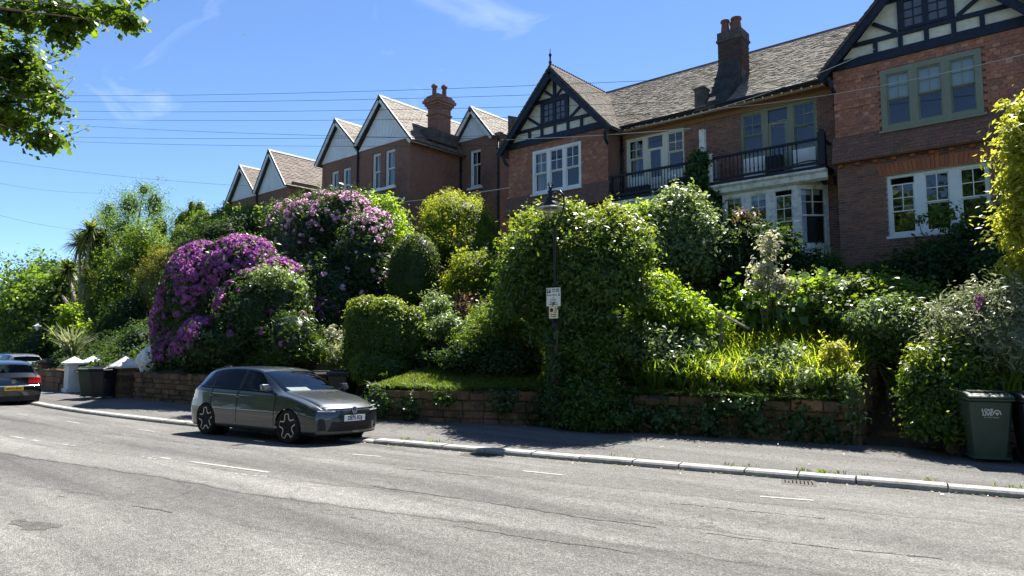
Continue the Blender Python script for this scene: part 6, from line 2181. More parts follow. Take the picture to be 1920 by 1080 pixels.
class Car:
    def __init__(s, name, loc, rz, label, paint, zs=1.0, ls=1.0, roll=0.0, simple=False, group=None, zlift=0.0):
        s.root = empty(name, loc, rz, label, 'car', group, rx=roll)
        s.paint = paint
        s.zs, s.ls, s.zl = zs, ls, zlift
        s.simple = simple
        s.shell()

    def section(s, row):
        x, Zt, Zs, W, Wr, Zr = row
        dip = Zt - Zs
        return np.array([
            [W * .90, .19], [W * .965, .215], [W * .99, .36], [W * 1.0, .52], [W * .992, .66 if Zs > .72 else lerp(.52, Zs, .55)], [W * .972, max(Zs - .10, .58) if Zs > .72 else lerp(.52, Zs, .8)],
            [W * .950, Zs],
            [lerp(W * .93, Wr + .04, .5), lerp(Zs, Zr, .52)],
            [Wr + .045, Zr - .018],
            [Wr - .03, Zr + (Zt - Zr) * .45],
            [Wr * .55, Zr + (Zt - Zr) * .86],
            [0.0, Zt]])

    def shell(s):
        NU, NV = (330, 136) if not s.simple else (150, 80)
        rows = catmull(ST, np.linspace(0, len(ST) - 1, NU))
        tv = np.linspace(0, 11, NV)
        G = np.zeros((NU, NV, 3))
        for i, row in enumerate(rows):
            sec = catmull(s.section(row), tv)
            G[i, :, 0] = row[0]
            G[i, :, 1] = np.maximum(sec[:, 0], 0)
            G[i, :, 2] = sec[:, 1]
        yy = np.abs(G[..., 1]) / .9
        # plan curvature of nose and tail, raked fascia
        fr = ss(1.15, 2.13, G[..., 0])
        G[..., 0] -= fr * (.28 * yy ** 2.4)
        re = ss(1.2, 2.06, -G[..., 0])
        G[..., 0] += re * (.20 * yy ** 2.6)
        z = G[..., 2]
        G[..., 0] += ss(1.6, 2.13, rows[:, 0])[:, None] * .05 * (1 - ((np.clip(z, .2, .75) - .45) / .28) ** 2)
        G[..., 0] -= ss(1.6, 2.06, -rows[:, 0])[:, None] * (.06 * np.exp(-((z - .55) / .2) ** 2))
        s.G, s.rows, s.tv = G, rows, tv
        U0 = np.repeat(rows[:, :1], NV, 1)
        VV = np.repeat(tv[None, :], NU, 0)
        cu = (U0[:-1, :-1] + U0[1:, 1:]) / 2
        cv = (VV[:-1, :-1] + VV[1:, 1:]) / 2
        cz = (z[:-1, :-1] + z[1:, 1:]) / 2
        cx = (G[:-1, :-1, 0] + G[1:, 1:, 0]) / 2
        # regions
        reg = np.zeros(cu.shape, int)           # 0 body
        q = np.clip((cv - 6.05) / 1.95, 0, 1)
        side = (cv > 6.10) & (cv < 8.02) & (cu < lerp(1.02, .20, q)) & (cu > lerp(-1.70, -1.42, q))
        reg[side] = 1
        bp_ = side & (np.abs(cu + .28) < .045)
        reg[bp_] = 10
        # quarter post
        reg[side & (np.abs(cu + 1.22) < .03)] = 11
        reg[side & (cu <= -1.25)] = 12
        reg[side & (cu > -.235)] = 13
        ws = (cv > 8.35) & (cu < .985) & (cu > .215)
        reg[ws] = 2
        rwn = (cv > 8.5) & (cu < -1.76) & (cu > -1.965)
        reg[rwn] = 4
        if not s.simple:
            dr = (cv > 1.7) & (cv <= 6.10) & (cu < .90) & (cu > -.28)
            reg[dr & (reg == 0)] = 5
            dr2 = (cv > 1.7) & (cv <= 6.10) & (cu <= -.28) & (cu > -1.16)
            reg[dr2 & (reg == 0)] = 6
            bon = (cv > 7.3) & (cu >= .985) & (cu < 2.06)
            reg[bon] = 7
        # sills and arch lips in black
        reg[(cv < 1.0) & (reg == 0)] = 3
        # head and tail lamps that wrap round the corners
        if not s.simple:
            hl = (cz > lerp(.640, .668, np.clip((2.1 - cu) / .6, 0, 1))) & (cz < lerp(.715, .735, np.clip((2.1 - cu) / .6, 0, 1))) & (cu > 1.62) & (cv < 7.2)
            reg[hl] = 8
        tl = (cz > .74) & (cz < .93) & (cu < -1.80) & (cv > 3.5) & (cv < 9.2)
        reg[tl] = 9
        hole = np.zeros(cu.shape, bool)
        for wx in (1.31, -1.31):
            hole |= (((cx - wx) ** 2 + (cz - .315) ** 2) < .355 ** 2) & (cv < 6)
            lip = (((cx - wx) ** 2 + (cz - .315) ** 2) < .378 ** 2) & (cv < 6) & ~hole
            reg[lip & (reg != 1)] = 3 if s.simple else reg[lip & (reg != 1)]
        nm = {0: ('body', s.paint), 1: ('side_window', 'car_glass'), 2: ('windscreen', 'screen_glass'), 3: ('sill_trim', 'car_trim'), 4: ('rear_window', 'car_glass'), 5: ('front_door', s.paint), 6: ('rear_door', s.paint), 7: ('bonnet', s.paint), 8: ('headlight', 'lamp_dark'), 9: ('tail_light', 'lamp_red'), 10: ('window_pillar', 'car_trim'), 11: ('window_pillar', 'car_trim'), 12: ('quarter_window', 'car_glass'), 13: ('side_window', 'car_glass')}
        idx = np.arange(NU * NV).reshape(NU, NV)
        a, b, c, d = idx[:-1, :-1], idx[1:, :-1], idx[1:, 1:], idx[:-1, 1:]
        sc = np.array([s.ls, 1, s.zs])
        s.parts = {}
        for side_ in (1, -1):
            Gs = G.copy()
            Gs[..., 1] *= side_
            Vs = Gs.reshape(-1, 3) * sc + [0, 0, s.zl]
            for rg, (n_, m_) in nm.items():
                mask = (reg == rg) & ~hole
                if not mask.any(): continue
                s.parts.setdefault(rg, []).append((Vs, np.stack([a[mask], b[mask], c[mask], d[mask]] if side_ > 0 else [d[mask], c[mask], b[mask], a[mask]], 1)))
        both = {0, 2, 4, 7}
        for rg, lst in s.parts.items():
            n_, m_ = nm[rg]
            if rg in both:
                V = np.concatenate([v for v, f in lst])
                F = np.concatenate([f + (len(lst[0][0]) if k else 0) for k, (v, f) in enumerate(lst)])
                s._part(n_, V, F, m_)
            else:
                for V, F in lst:
                    s._part(n_, V, F, m_)
        # nose and tail panels
        for end in (0, -1):
            e = G[end]
            K = 150 if not s.simple else 60
            sv_ = np.linspace(-1, 1, K)
            yv_ = e[:, None, 1] * sv_[None, :]
            zv_ = np.repeat(e[:, None, 2], K, 1)
            tt_ = np.abs(yv_) / .9
            if end == 0:
                base = e[:, None, 0] + .28 * (e[:, None, 1] / .9) ** 2.4
                xv_ = base - .28 * tt_ ** 2.4
            else:
                base = e[:, None, 0] - .20 * (e[:, None, 1] / .9) ** 2.6
                xv_ = base + .20 * tt_ ** 2.6
            P = np.stack([xv_, yv_, zv_], -1)
            ii = np.arange(P.shape[0] * K).reshape(-1, K)
            a2, b2, c2, d2 = ii[:-1, :-1], ii[1:, :-1], ii[1:, 1:], ii[:-1, 1:]
            ya = np.abs((yv_[:-1, :-1] + yv_[1:, 1:]) / 2)
            za = (zv_[:-1, :-1] + zv_[1:, 1:]) / 2
            rg = np.zeros(ya.shape, int)
            if end == 0:
                rg[(za < .43) & (za > .25) & (ya < .50 + (.43 - za) * .4)] = 1
                rg[(za < .50) & (za > .27) & (ya > .615 + (za - .38) * .25) & (ya < .75 - np.abs(za - .40) * .15)] = 1
                rg[(za > .636) & (za < .668)] = 2
                rg[(za > .622 - (ya - .42) * .02) & (ya > .42)] = 2
                rg[za < .215] = 1
                names = {0: ('front_bumper', s.paint), 1: ('grille', 'car_trim'), 2: ('light_bar', 'lamp_dark')}
            else:
                rg[(za < .36)] = 1
                rg[(za > .74) & (ya > .42)] = 2
                rg[(rg == 2) & ((yv_[:-1, :-1] + yv_[1:, 1:]) < 0)] = 3
                names = {0: ('tailgate', s.paint), 1: ('rear_diffuser', 'car_trim'), 2: ('tail_light', 'lamp_red'), 3: ('tail_light', 'lamp_red')}
            for k_, (n_, m_) in names.items():
                mk = rg == k_
                if mk.any():
                    F = np.stack([a2[mk], d2[mk], c2[mk], b2[mk]], 1)
                    s._part(n_, P.reshape(-1, 3) * sc + [0, 0, s.zl], F, m_)
        # floor, wheel wells, cabin
        z0 = s.zl
        fl = MB().box(-1.95 * s.ls, 1.9 * s.ls, -.74, .74, .17 * s.zs + z0, .24 * s.zs + z0)
        fl.build('floor_pan', 'car_trim', s.root, local=True)
        for wx in (1.31, -1.31):
            for sy in (1, -1):
                w_ = MB()
                w_.lathe([(.365, sy * .50), (.365, sy * .80)], (wx * s.ls, 0, .315 * s.zs + z0), seg=24, axis='y')
                w_.f = [f for f in w_.f if len(f) == 4] + [w_.f[-2 if True else -1]]
                w_.build('wheel_well', 'dark_void', s.root, local=True, fixn=False)
                s.wheel(wx * s.ls, sy, z0)
        if not s.simple:
            for (cx_, cy_) in ((.05, .36), (.05, -.36)):
                MB().box(cx_ - .1, cx_ + .1, cy_ - .22, cy_ + .22, .5, 1.05, .5).build('seat', 'seat_cloth', s.root, local=True, bevel=.05)
                MB().box(cx_ - .12, cx_ - .02, cy_ - .12, cy_ + .12, 1.08, 1.26, .5).build('headrest', 'seat_cloth', s.root, local=True, bevel=.03)
            MB().box(-1.05, -.9, -.6, .6, .5, 1.08).build('rear_seat', 'seat_cloth', s.root, local=True, bevel=.04)
            MB().box(.62, 1.0, -.74, .74, .72, .93).build('dashboard', 'seat_cloth', s.root, local=True, bevel=.03)

    def _part(s, n_, V, F, m_):
        u, inv = np.unique(F, return_inverse=True)
        return raw_mesh(n_, V[u], inv.reshape(F.shape), m_, s.root, smooth=True, org=(0, 0, 0))

    def wheel(s, x, sy, z0):
        zc = .315 + z0
        yo = sy * .885
        t = MB().lathe([(.20, sy * .69), (.29, sy * .68), (.315, sy * .71), (.316, sy * .85), (.30, sy * .885), (.245, sy * .89), (.235, sy * .87)], (x, 0, zc), seg=36, axis='y')
        w = t.build('wheel', 'tyre', s.root, local=True, smooth=False)
        MB().lathe([(.236, sy * .80), (.236, sy * .862), (.15, sy * .84), (.01, sy * .845)], (x, 0, zc), seg=30, axis='y').build('rim', 'rim_black', w, local=True)
        # bright edged star
        m = MB()
        pts = []
        for k in range(5):
            a = math.pi / 2 + k * 2 * math.pi / 5 + .15
            for r_, da in ((.240, -.20), (.236, .20), (.140, .44), (.140, .82)):
                pts.append((r_, a + da))
        pts = [(x + r_ * math.cos(a), zc + r_ * math.sin(a)) for r_, a in pts]
        n = len(pts)
        for i in range(n):
            p, q = np.array(pts[i]), np.array(pts[(i + 1) % n])
            if i % 4 == 0 and True:
                pass
            m.beam(p, q, .018, yo - sy * .01, yo - sy * .03)
        m.build('spoke_trim', 'rim_silver', w, local=True)
        for k in range(10):
            a = math.pi / 2 + .15 + k * math.pi / 5
            MB().beam((x + .03 * math.cos(a), zc + .03 * math.sin(a)), (x + .225 * math.cos(a + .1), zc + .225 * math.sin(a + .1)), .028, yo - sy * .022, yo - sy * .05).build('spoke', 'rim_grey', w, local=True)
        MB().lathe([(.035, yo - sy * .035), (.03, yo - sy * .02)], (x, 0, zc), seg=12, axis='y').build('hub_cap', 'chrome', w, local=True)


def roundel(car, c, nrm_x, rad, two=True):
    """small round maker's badge: ring, V over W"""
    m = MB()
    K = 20
    cx_, cy_, cz_ = c
    for i in range(K):
        a0, a1 = 2 * math.pi * i / K, 2 * math.pi * (i + 1) / K
        pr = []
        for r_, a in ((rad, a0), (rad, a1), (rad * .84, a1), (rad * .84, a0)):
            pr.append((cx_ + nrm_x * .006, cy_ + r_ * math.cos(a), cz_ + r_ * math.sin(a)))
        m.quad(*pr)

    def bar(p, q, w=.13):
        d = np.array(q) - np.array(p)
        d = d / np.linalg.norm(d)
        nn = np.array([-d[1], d[0]]) * w / 2
        pp = [np.array(p) - nn, np.array(q) - nn, np.array(q) + nn, np.array(p) + nn]
        m.poly([(cx_ + nrm_x * .006, cy_ + rad * a_[0], cz_ + rad * a_[1]) for a_ in pp])
    bar((-.33, .80), (0, .12))
    bar((.33, .80), (0, .12))
    bar((-.82, .35), (-.38, -.72))
    bar((.82, .35), (.38, -.72))
    bar((-.38, -.72), (0, .02))
    bar((.38, -.72), (0, .02))
    o = m.build('badge', 'badge_silver', car.root, local=True, fixn=False)
    MB().lathe([(rad * .98, cx_ - nrm_x * .01), (rad * .98, cx_ + nrm_x * .003)], (0, cy_, cz_), seg=20, axis='x').build('badge_disc', 'rim_black', o, local=True)


# the grey hatchback
fw, rw = atz(535, 828.5, -.02), atz(381, 810.5, -.02)
hd = math.atan2(fw[1] - rw[1], fw[0] - rw[0])
mid = (fw + rw) / 2
nx_, ny_ = -math.sin(hd), math.cos(hd)
golf = Car('hatchback_car', (mid[0] + nx_ * .80 + .14, mid[1] + ny_ * .80 + .015, -.062), hd, 'dark grey hatchback with white front number plate, parked half on the kerb', 'car_grey', roll=R(-1.7), zs=.965)
rt = golf.root
ZK = .965
MX = Matrix(((0, 0, 1, 0), (1, 0, 0, 0), (0, 1, 0, 0), (0, 0, 0, 1)))    # text plane facing +x
pl = MB().box(2.172, 2.185, -.26, .26, .425, .535).build('number_plate', 'plate_white', rt, local=True)
text_mesh('plate_text', 'DE75 SOJ', .105, 'ink', pl, Matrix.Translation((2.187, 0, .480)) @ MX, bold=.003, xs=.86)
roundel(golf, (2.163, 0, .628), 1, .066)
for k in range(5):
    zz = .27 + k * .043
    MB().tube([(2.172 - .28 * (abs(y) / .9) ** 2.4, y, zz * ZK) for y in np.linspace(-.46, .46, 15)], .006, 5).build('grille_fin', 'rim_black', rt, local=True)
# thin bright strip along the light bar, lamp brows
MB().tube([(2.150 - .28 * (abs(y) / .9) ** 2.4, y, .628) for y in np.linspace(-.72, .72, 25)], .005, 6).build('light_strip', 'lamp_clear', rt, local=True)
for sy in (1, -1):
    MB().tube([(2.155 - .28 * (yy / .9) ** 2.4 - .004, sy * yy, .690 + (yy - .45) * .035) for yy in (.47, .55, .62, .70)], .009, 6).build('light_brow', 'lamp_clear', rt, local=True)
    MB().tube([(2.168 - .28 * (yy / .9) ** 2.4, sy * yy, .612 + (yy - .45) * .02) for yy in (.44, .52, .60, .68, .75)], .010, 6).build('headlight_strip', 'lamp_clear', rt, local=True)
    MB().lathe([(.026, 2.06), (.022, 2.068)], (0, sy * .60, .635), seg=12, axis='x').build('headlight_lens', 'lamp_clear', rt, local=True)
    # bumper corner blades
    MB().tube([(2.12 - .28 * (.52 / .9) ** 2.4, sy * .50, .30), (2.11 - .28 * (.66 / .9) ** 2.4, sy * .66, .265), (2.07 - .28 * (.76 / .9) ** 2.4, sy * .77, .285), (2.05 - .28 * (.78 / .9) ** 2.4, sy * .79, .44)], [.014, .018, .018, .010], 6).build('bumper_blade', 'car_grey', rt, local=True)
    # mirrors
    mm = MB()
    mm.v = [(.86, sy * .90, .955), (.86, sy * 1.06, .965), (.80, sy * 1.09, 1.0), (.78, sy * 1.08, 1.085), (.80, sy * .94, 1.09), (.84, sy * .91, 1.06), (.70, sy * .93, .96), (.70, sy * 1.06, .97), (.68, sy * 1.07, 1.075), (.68, sy * .94, 1.08)]
    mm.t = [.5] * 10
    mm.f = [(0, 1, 2, 3, 4, 5), (0, 6, 7, 1), (1, 7, 2), (7, 8, 3, 2), (8, 9, 4, 3), (9, 6, 0, 5, 4), (6, 9, 8, 7)]
    mo = mm.build('wing_mirror', 'car_grey', rt, local=True, bevel=.015)
    MB().box(.74, .82, sy * .84, sy * .93, .94, .97).build('mirror_arm', 'car_trim', mo, local=True)
    for hx in (.0 - .12, -1.02):
        MB().tube([(hx, sy * .882, .80), (hx - .04, sy * .905, .805), (hx - .16, sy * .905, .81), (hx - .20, sy * .88, .81)], .013, 6).build('door_handle', 'car_grey', rt, local=True)
    # door gaps and waist strip
    for gx in (.905, -.28, -1.165):
        i = int(np.argmin(np.abs(golf.rows[:, 0] - gx)))
        js = np.where((golf.tv > 1.6) & (golf.tv < 6.1))[0][::6]
        pts = [(golf.G[i, j, 0], sy * (golf.G[i, j, 1] + .0005), golf.G[i, j, 2]) for j in js]
        MB().tube(pts, .0055, 4).build('door_gap', 'ink', rt, local=True)
    j = int(np.argmin(np.abs(golf.tv - 6.08)))
    pts = [(golf.G[i, j, 0], sy * (golf.G[i, j, 1] + .003), golf.G[i, j, 2]) for i in range(104, 278, 8)]
    MB().tube(pts, .006, 4).build('waist_strip', 'car_trim', rt, local=True)
# folded paper sun shade and dash clutter seen through the windscreen
MB().poly([(.98, -.55, .955), (.80, -.55, 1.02), (.80, -.05, 1.02), (.98, -.05, .955)]).build('paper', 'plate_white', rt, local=True, fixn=False)

# the black car with its tail to us at the left edge
suv = Car('black_car', (-28.35, 6.55, -.12), math.pi + R(1.5), 'black car seen from behind at the left edge, red tail light and yellow plate', 'car_black', zs=1.0, simple=True)
rt = suv.root
MXr = Matrix(((0, 0, -1, 0), (-1, 0, 0, 0), (0, 1, 0, 0), (0, 0, 0, 1)))
pl = MB().box(-2.150, -2.135, -.26, .26, .52, .63).build('number_plate', 'plate_yellow', rt, local=True)
text_mesh('plate_text', 'WV13 5VX', .10, 'ink', pl, Matrix.Translation((-2.153, 0, .575)) @ MXr, bold=.002, xs=.86)
MB().lathe([(.075, -2.075), (.07, -2.09)], (0, 0, .80), seg=18, axis='x').build('badge', 'chrome', rt, local=True)
MB().tube([(-2.16 + .2 * (abs(y) / .9) ** 2.6, y, .66) for y in np.linspace(-.7, .7, 15)], .02, 6).build('bumper_top', 'chrome', rt, local=True)
MB().tube([(-1.93, .0, 1.0), (-1.95, .25, 1.02), (-1.95, .38, 1.03)], .012, 5).build('wiper', 'chrome', rt, local=True)
# farther cars, only their roofs show over it
Car('parked_car', (-43.5, 11.0, .02), math.pi, 'silver car roof showing beyond the black car', 'car_silver', zs=.97, simple=True)
Car('parked_car', (-50.5, 12.2, .02), math.pi, 'white car farthest along the kerb at the left edge', 'car_white', zs=1.0, simple=True)
# ------------------------------------------------------------------ wheelie bins, pillars, lamp, signs, wires
material('bin_green', (.030, .052, .034), (.040, .066, .044), scale=6, rough=.5, spec=.4, stain=(.05, .06, .045), sscale=2.5, samt=.5)
material('bin_black', (.010, .012, .018), (.016, .018, .024), scale=6, rough=.5, spec=.4)
material('bin_print', (.50, .52, .48), (.62, .63, .6), scale=20, rough=.7)
material('lamp_glass_mat', (.55, .56, .50), (.66, .66, .58), scale=4, rough=.3)
material('sign_white', (.78, .78, .76), (.84, .84, .82), scale=6, rough=.4, stain=(.66, .66, .62), samt=.3)
material('sign_yellow', (.78, .70, .46), (.84, .77, .55), scale=6, rough=.4)
material('sign_blue', (.02, .035, .10), rough=.4)
material('sign_red', (.30, .02, .03), rough=.4)
material('cable', (.03, .03, .032), rough=.7)
material('cable_pale', (.55, .55, .53), rough=.6)
material('sack', (.72, .74, .78), (.84, .86, .88), scale=3, rough=.45, bump=.4, bscale=6)
material('timber_rail', (.26, .22, .18), (.36, .31, .26), scale=10, rough=.8, bump=.3, stretch=(1, 1, 6))


def wheelie(loc, rz, label, mat, lidmat=None, text=True, s=1.0):
    rt = empty('wheelie_bin', loc, rz, label, 'bin', 'wheelie bins')
    b = MB()
    # tapering body, front (-y) slightly sloped
    lo = [(-.215, -.25), (.215, -.25), (.215, .27), (-.215, .27)]
    hi = [(-.285, -.36), (.285, -.36), (.285, .33), (-.285, .33)]
    n = 0
    for z, ring in ((.05, lo), (.93, hi)):
        for x, y in ring:
            b.v.append((x * s, y * s, z * s))
            b.t.append(.5)
    b.f = [(0, 1, 2, 3), (4, 5, 6, 7), (0, 1, 5, 4), (1, 2, 6, 5), (2, 3, 7, 6), (3, 0, 4, 7)]
    body = b.build('body', mat, rt, local=True, bevel=.035 * s)
    MB().box(-.305 * s, .305 * s, -.385 * s, .35 * s, .915 * s, .955 * s).build('rim', mat, rt, local=True, bevel=.01)
    lid = MB()
    pr = [(-.40, .955), (-.395, .985), (-.20, 1.035), (.20, 1.05), (.36, 1.02), (.36, .955)]
    lid.prism([(y * s, z * s) for y, z in pr], 'x', -.30 * s, .30 * s)
    lo_ = lid.build('lid', lidmat or mat, rt, local=True, bevel=.012)
    MB().box(-.24 * s, .24 * s, -.22 * s, .12 * s, 1.035 * s, 1.062 * s).build('lid_panel', lidmat or mat, lo_, local=True, bevel=.01)
    MB().tube([(-.25 * s, .42 * s, 1.0 * s), (.25 * s, .42 * s, 1.0 * s)], .017 * s, 8).build('handle', mat, rt, local=True)
    for sx in (-1, 1):
        MB().box(sx * .24 * s - .03, sx * .24 * s + .03, .34 * s, .43 * s, .95 * s, 1.01 * s).build('handle_arm', mat, rt, local=True)
        MB().lathe([(.10 * s, sx * .22 * s), (.10 * s, sx * .275 * s)], (0, .24 * s, .10 * s), seg=18, axis='x').build('wheel', 'tyre', rt, local=True)
    if text:
        # print on the sloping front
        ang = math.atan2(.11, .88)
        Mt = Matrix.Translation((-.0, -.345 * s, .745 * s)) @ Matrix.Rotation(math.pi / 2 + ang, 4, 'X')
        t = text_mesh('print', 'LOVE', .062 * s, 'bin_print', body, Mt @ Matrix.Translation((-.055 * s, .032 * s, .002)), bold=.003)
        text_mesh('print', 'LIVE', .070 * s, 'bin_print', body, Mt @ Matrix.Translation((-.055 * s, -.024 * s, .002)), bold=.003)
        text_mesh('print', 'Love Where You Live', .022 * s, 'bin_print', body, Mt @ Matrix.Translation((-.0, -.072 * s, .002)), bold=.0006)
        ic = MB()
        arc = [(.07 + .055 * math.cos(a), -.03 + .075 * math.sin(a)) for a in np.linspace(0, math.pi, 13)]
        inn = [(.07 + .040 * math.cos(a), -.03 + .058 * math.sin(a)) for a in np.linspace(0, math.pi, 13)]
        for i in range(12):
            q4 = [arc[i], arc[i + 1], inn[i + 1], inn[i]]
            ic.poly([tuple(Mt @ Vector((x * s, y * s, .003))) for x, y in q4])
        hp = [(.07, -.045), (.045, -.015), (.048, .0), (.06, .005), (.07, -.005), (.08, .005), (.092, .0), (.095, -.015)]
        ic.poly([tuple(Mt @ Vector((x * s, y * s, .003))) for x, y in hp])
        ic.build('house_print', 'bin_print', body, local=True, fixn=False)
    return rt


zp = .035
wheelie((-1.42, 12.95, zp), R(22), 'green wheelie bin with white slogan on the pavement at the right', 'bin_green')
wheelie((-.75, 13.02, zp), R(20), 'near black wheelie bin cut by the right edge of the view', 'bin_black')
wheelie((-26.65, 8.92, .04), R(52), 'green wheelie bin on the pavement beside the white pillars', 'bin_green', text=False)
wheelie((-26.02, 9.12, .04), R(30), 'dark wheelie bin touching the green one by the stone pier', 'bin_black', text=False, s=1.02)
wheelie((-16.55, 11.35, .05), R(35), 'black wheelie bin with closed lid behind the car bonnet', 'bin_black', text=False, s=1.0)
wheelie((-15.85, 11.55, .05), R(28), 'black wheelie bin nearest the squared hedge', 'bin_black', text=False, s=1.04)

# white gate pillars


def pillar(loc, w, h, label, mat, capmat, cap=.34, rz=0, stone=False, name='gate_pillar'):
    rt = empty(name, loc, rz, label, 'pillar')
    if stone:
        rr = random.Random(int(abs(loc[0]) * 10))
        z = 0
        MB().box(-w / 2 + .03, w / 2 - .03, -w / 2 + .03, w / 2 - .03, 0, h).build('core', 'mortar_mossy', rt, local=True)
        while z < h - .02:
            ch = min(rr.uniform(.15, .22), h - z)
            xm = rr.uniform(-.1, .1)
            for (a, b) in ((-w / 2, xm - .006), (xm + .006, w / 2)):
                m = MB().box(a + rr.uniform(-.008, .008), b, -w / 2 + rr.uniform(-.012, .012), w / 2, z, z + ch - .012, rr.random())
                m.build('stone', 'sandstone', rt, local=True, bevel=.012)
            z += ch
    else:
        MB().box(-w / 2, w / 2, -w / 2, w / 2, .16, h).build('shaft', mat, rt, local=True, bevel=.01)
        MB().box(-w / 2 - .05, w / 2 + .05, -w / 2 - .05, w / 2 + .05, 0, .16).build('plinth', mat, rt, local=True, bevel=.015)
        MB().box(-w / 2 - .025, w / 2 + .025, -w / 2 - .025, w / 2 + .025, h - .10, h - .05).build('moulding', mat, rt, local=True, bevel=.01)
    c = w / 2 + .10
    m = MB().box(-c, c, -c, c, h, h + .07)
    n = len(m.v)
    m.v += [(-c, -c, h + .07), (c, -c, h + .07), (c, c, h + .07), (-c, c, h + .07), (0, 0, h + .07 + cap)]
    m.t += [.5] * 5
    m.f = m.f[:1] + m.f[2:] + [(n, n + 1, n + 4), (n + 1, n + 2, n + 4), (n + 2, n + 3, n + 4), (n + 3, n, n + 4)]
    m.build('cap', capmat, rt, local=True, fixn=True)
    return rt


pillar((-30.5, 9.6, .02), .50, 1.08, 'white rendered gate pillar with pyramid cap, left one of the pair', 'white_render', 'white_render', .24)
pillar((-30.35, 10.2, .02), .52, 1.10, 'white rendered gate pillar with pyramid cap, right one of the pair', 'white_render', 'white_render', .24)
pillar((-25.95, 9.75, .03), .58, 1.02, 'stone gate pier with pale pyramid cap right of the wheelie bins', None, 'white_render', .34, stone=True)
pillar((-34.2, 9.75, .02), .55, 1.05, 'grey stone pier with flat pyramid cap under the flax', None, 'lead', .16, stone=True)
pillar((-19.05, 9.95, .02), .34, 1.05, 'slim stone end post of the shaded wall behind the car', None, 'sandstone', .12, stone=True, name='wall_end_post')

# white rubble sack on the wall
rs = np.random.default_rng(12)
c = at(276, 668, 10.2)
sk = empty('rubble_sack', (c[0], c[1], .95), label='crumpled white sack leaning on the wall behind the capped pier', cat='sack')
bm = bmesh.new()
bmesh.ops.create_icosphere(bm, subdivisions=4, radius=1)
for v in bm.verts:
    x, y, z = v.co
    k = 1 - .55 * max(0, z) ** 1.2
    nz_ = .10 * math.sin(7 * x + 3 * z) * math.sin(6 * y + 2) + .06 * math.sin(13 * z + 5 * x) + .05 * math.sin(19 * x - 11 * y)
    v.co = Vector((x * .62 * k + .18 * max(0, z), y * .45 * k, z * .62 + .1 * x * max(0, z))) * (1 + nz_) * .74
me = bpy.data.meshes.new('sack')
bm.to_mesh(me)
bm.free()
me.materials.append(MAT['sack'])
so = bpy.data.objects.new('bag', me)
COL.objects.link(so)
so.parent = sk
so.location = (0, 0, .42)

# street lamp
LX, LY = -8.93, 11.98
lp = empty('street_lamp', (LX, LY, .04), label='old style black street lamp on a slim post in front of the laurel hedge', cat='street lamp')
MB().lathe([(.085, 0), (.085, .9), (.07, .95), (.055, 1.0), (.05, 2.2)], seg=12).build('lower_post', 'post_wood', lp, local=True, smooth=True)
MB().lathe([(.045, 2.2), (.038, 4.25), (.034, 4.35)], seg=10).build('post', 'black_paint', lp, local=True, smooth=True)
MB().lathe([(.07, 2.15), (.07, 2.22), (.05, 2.26)], seg=12).build('collar', 'black_paint', lp, local=True)
# crook arm: swings right and up over the lantern
MB().tube([(0, 0, 4.3), (.05, 0, 4.45), (.20, 0, 4.62), (.25, 0, 4.80), (.24, 0, 5.0), (.14, 0, 5.12), (-.02, 0, 5.14), (-.10, 0, 5.13)], .022, 8).build('crook', 'black_paint', lp, local=True, smooth=True)
MB().tube([(-.22, 0, 3.42), (-.1, 0, 3.40), (0, 0, 3.43), (.1, 0, 3.40), (.24, 0, 3.43)], .014, 6).build('ladder_bar', 'black_paint', lp, local=True)
lx = -.12
MB().lathe([(.02, 5.26), (.05, 5.22), (.03, 5.17), (.07, 5.14), (.05, 5.10), (.06, 5.03), (.11, 5.00), (.12, 4.96), (.08, 4.93), (.16, 4.90), (.18, 4.82), (.19, 4.80)], (lx, 0, 0), seg=18).build('lantern_hood', 'black_paint', lp, local=True, smooth=True)
MB().lathe([(.19, 4.80), (.30, 4.77), (.305, 4.755), (.18, 4.765)], (lx, 0, 0), seg=22).build('lantern_brim', 'sign_white', lp, local=True)
MB().lathe([(.175, 4.765), (.165, 4.68), (.13, 4.58), (.08, 4.50), (.03, 4.46), (.005, 4.455)], (lx, 0, 0), seg=18).build('globe', 'globe_glass', lp, local=True, smooth=True)
MB().lathe([(.02, 4.76), (.03, 4.62), (.02, 4.58)], (lx, 0, 0), seg=8).build('bulb', 'lamp_glass_mat', lp, local=True)
for k in range(4):
    a = k * math.pi / 2
    MB().tube([(lx + .03 * math.cos(a), .03 * math.sin(a), 5.25), (lx + .07 * math.cos(a), .07 * math.sin(a), 5.31), (lx + .04 * math.cos(a), .04 * math.sin(a), 5.34)], .01, 5).build('crown_point', 'black_paint', lp, local=True)
# second lamp far along the street
l2 = empty('street_lamp', tuple(at(65, 700, 12.2)[:2]) + (0.0,), label='distant street lamp lantern showing against the far left trees', cat='street lamp')
hh = float(at(65, 612, 12.2)[2])
MB().lathe([(.06, 0), (.045, hh - .5)], seg=8).build('post', 'black_paint', l2, local=True)
MB().lathe([(.02, hh + .2), (.08, hh + .1), (.22, hh), (.11, hh - .01), (.08, hh - .16), (.01, hh - .26)], seg=14).build('lantern', 'sign_white', l2, local=True)

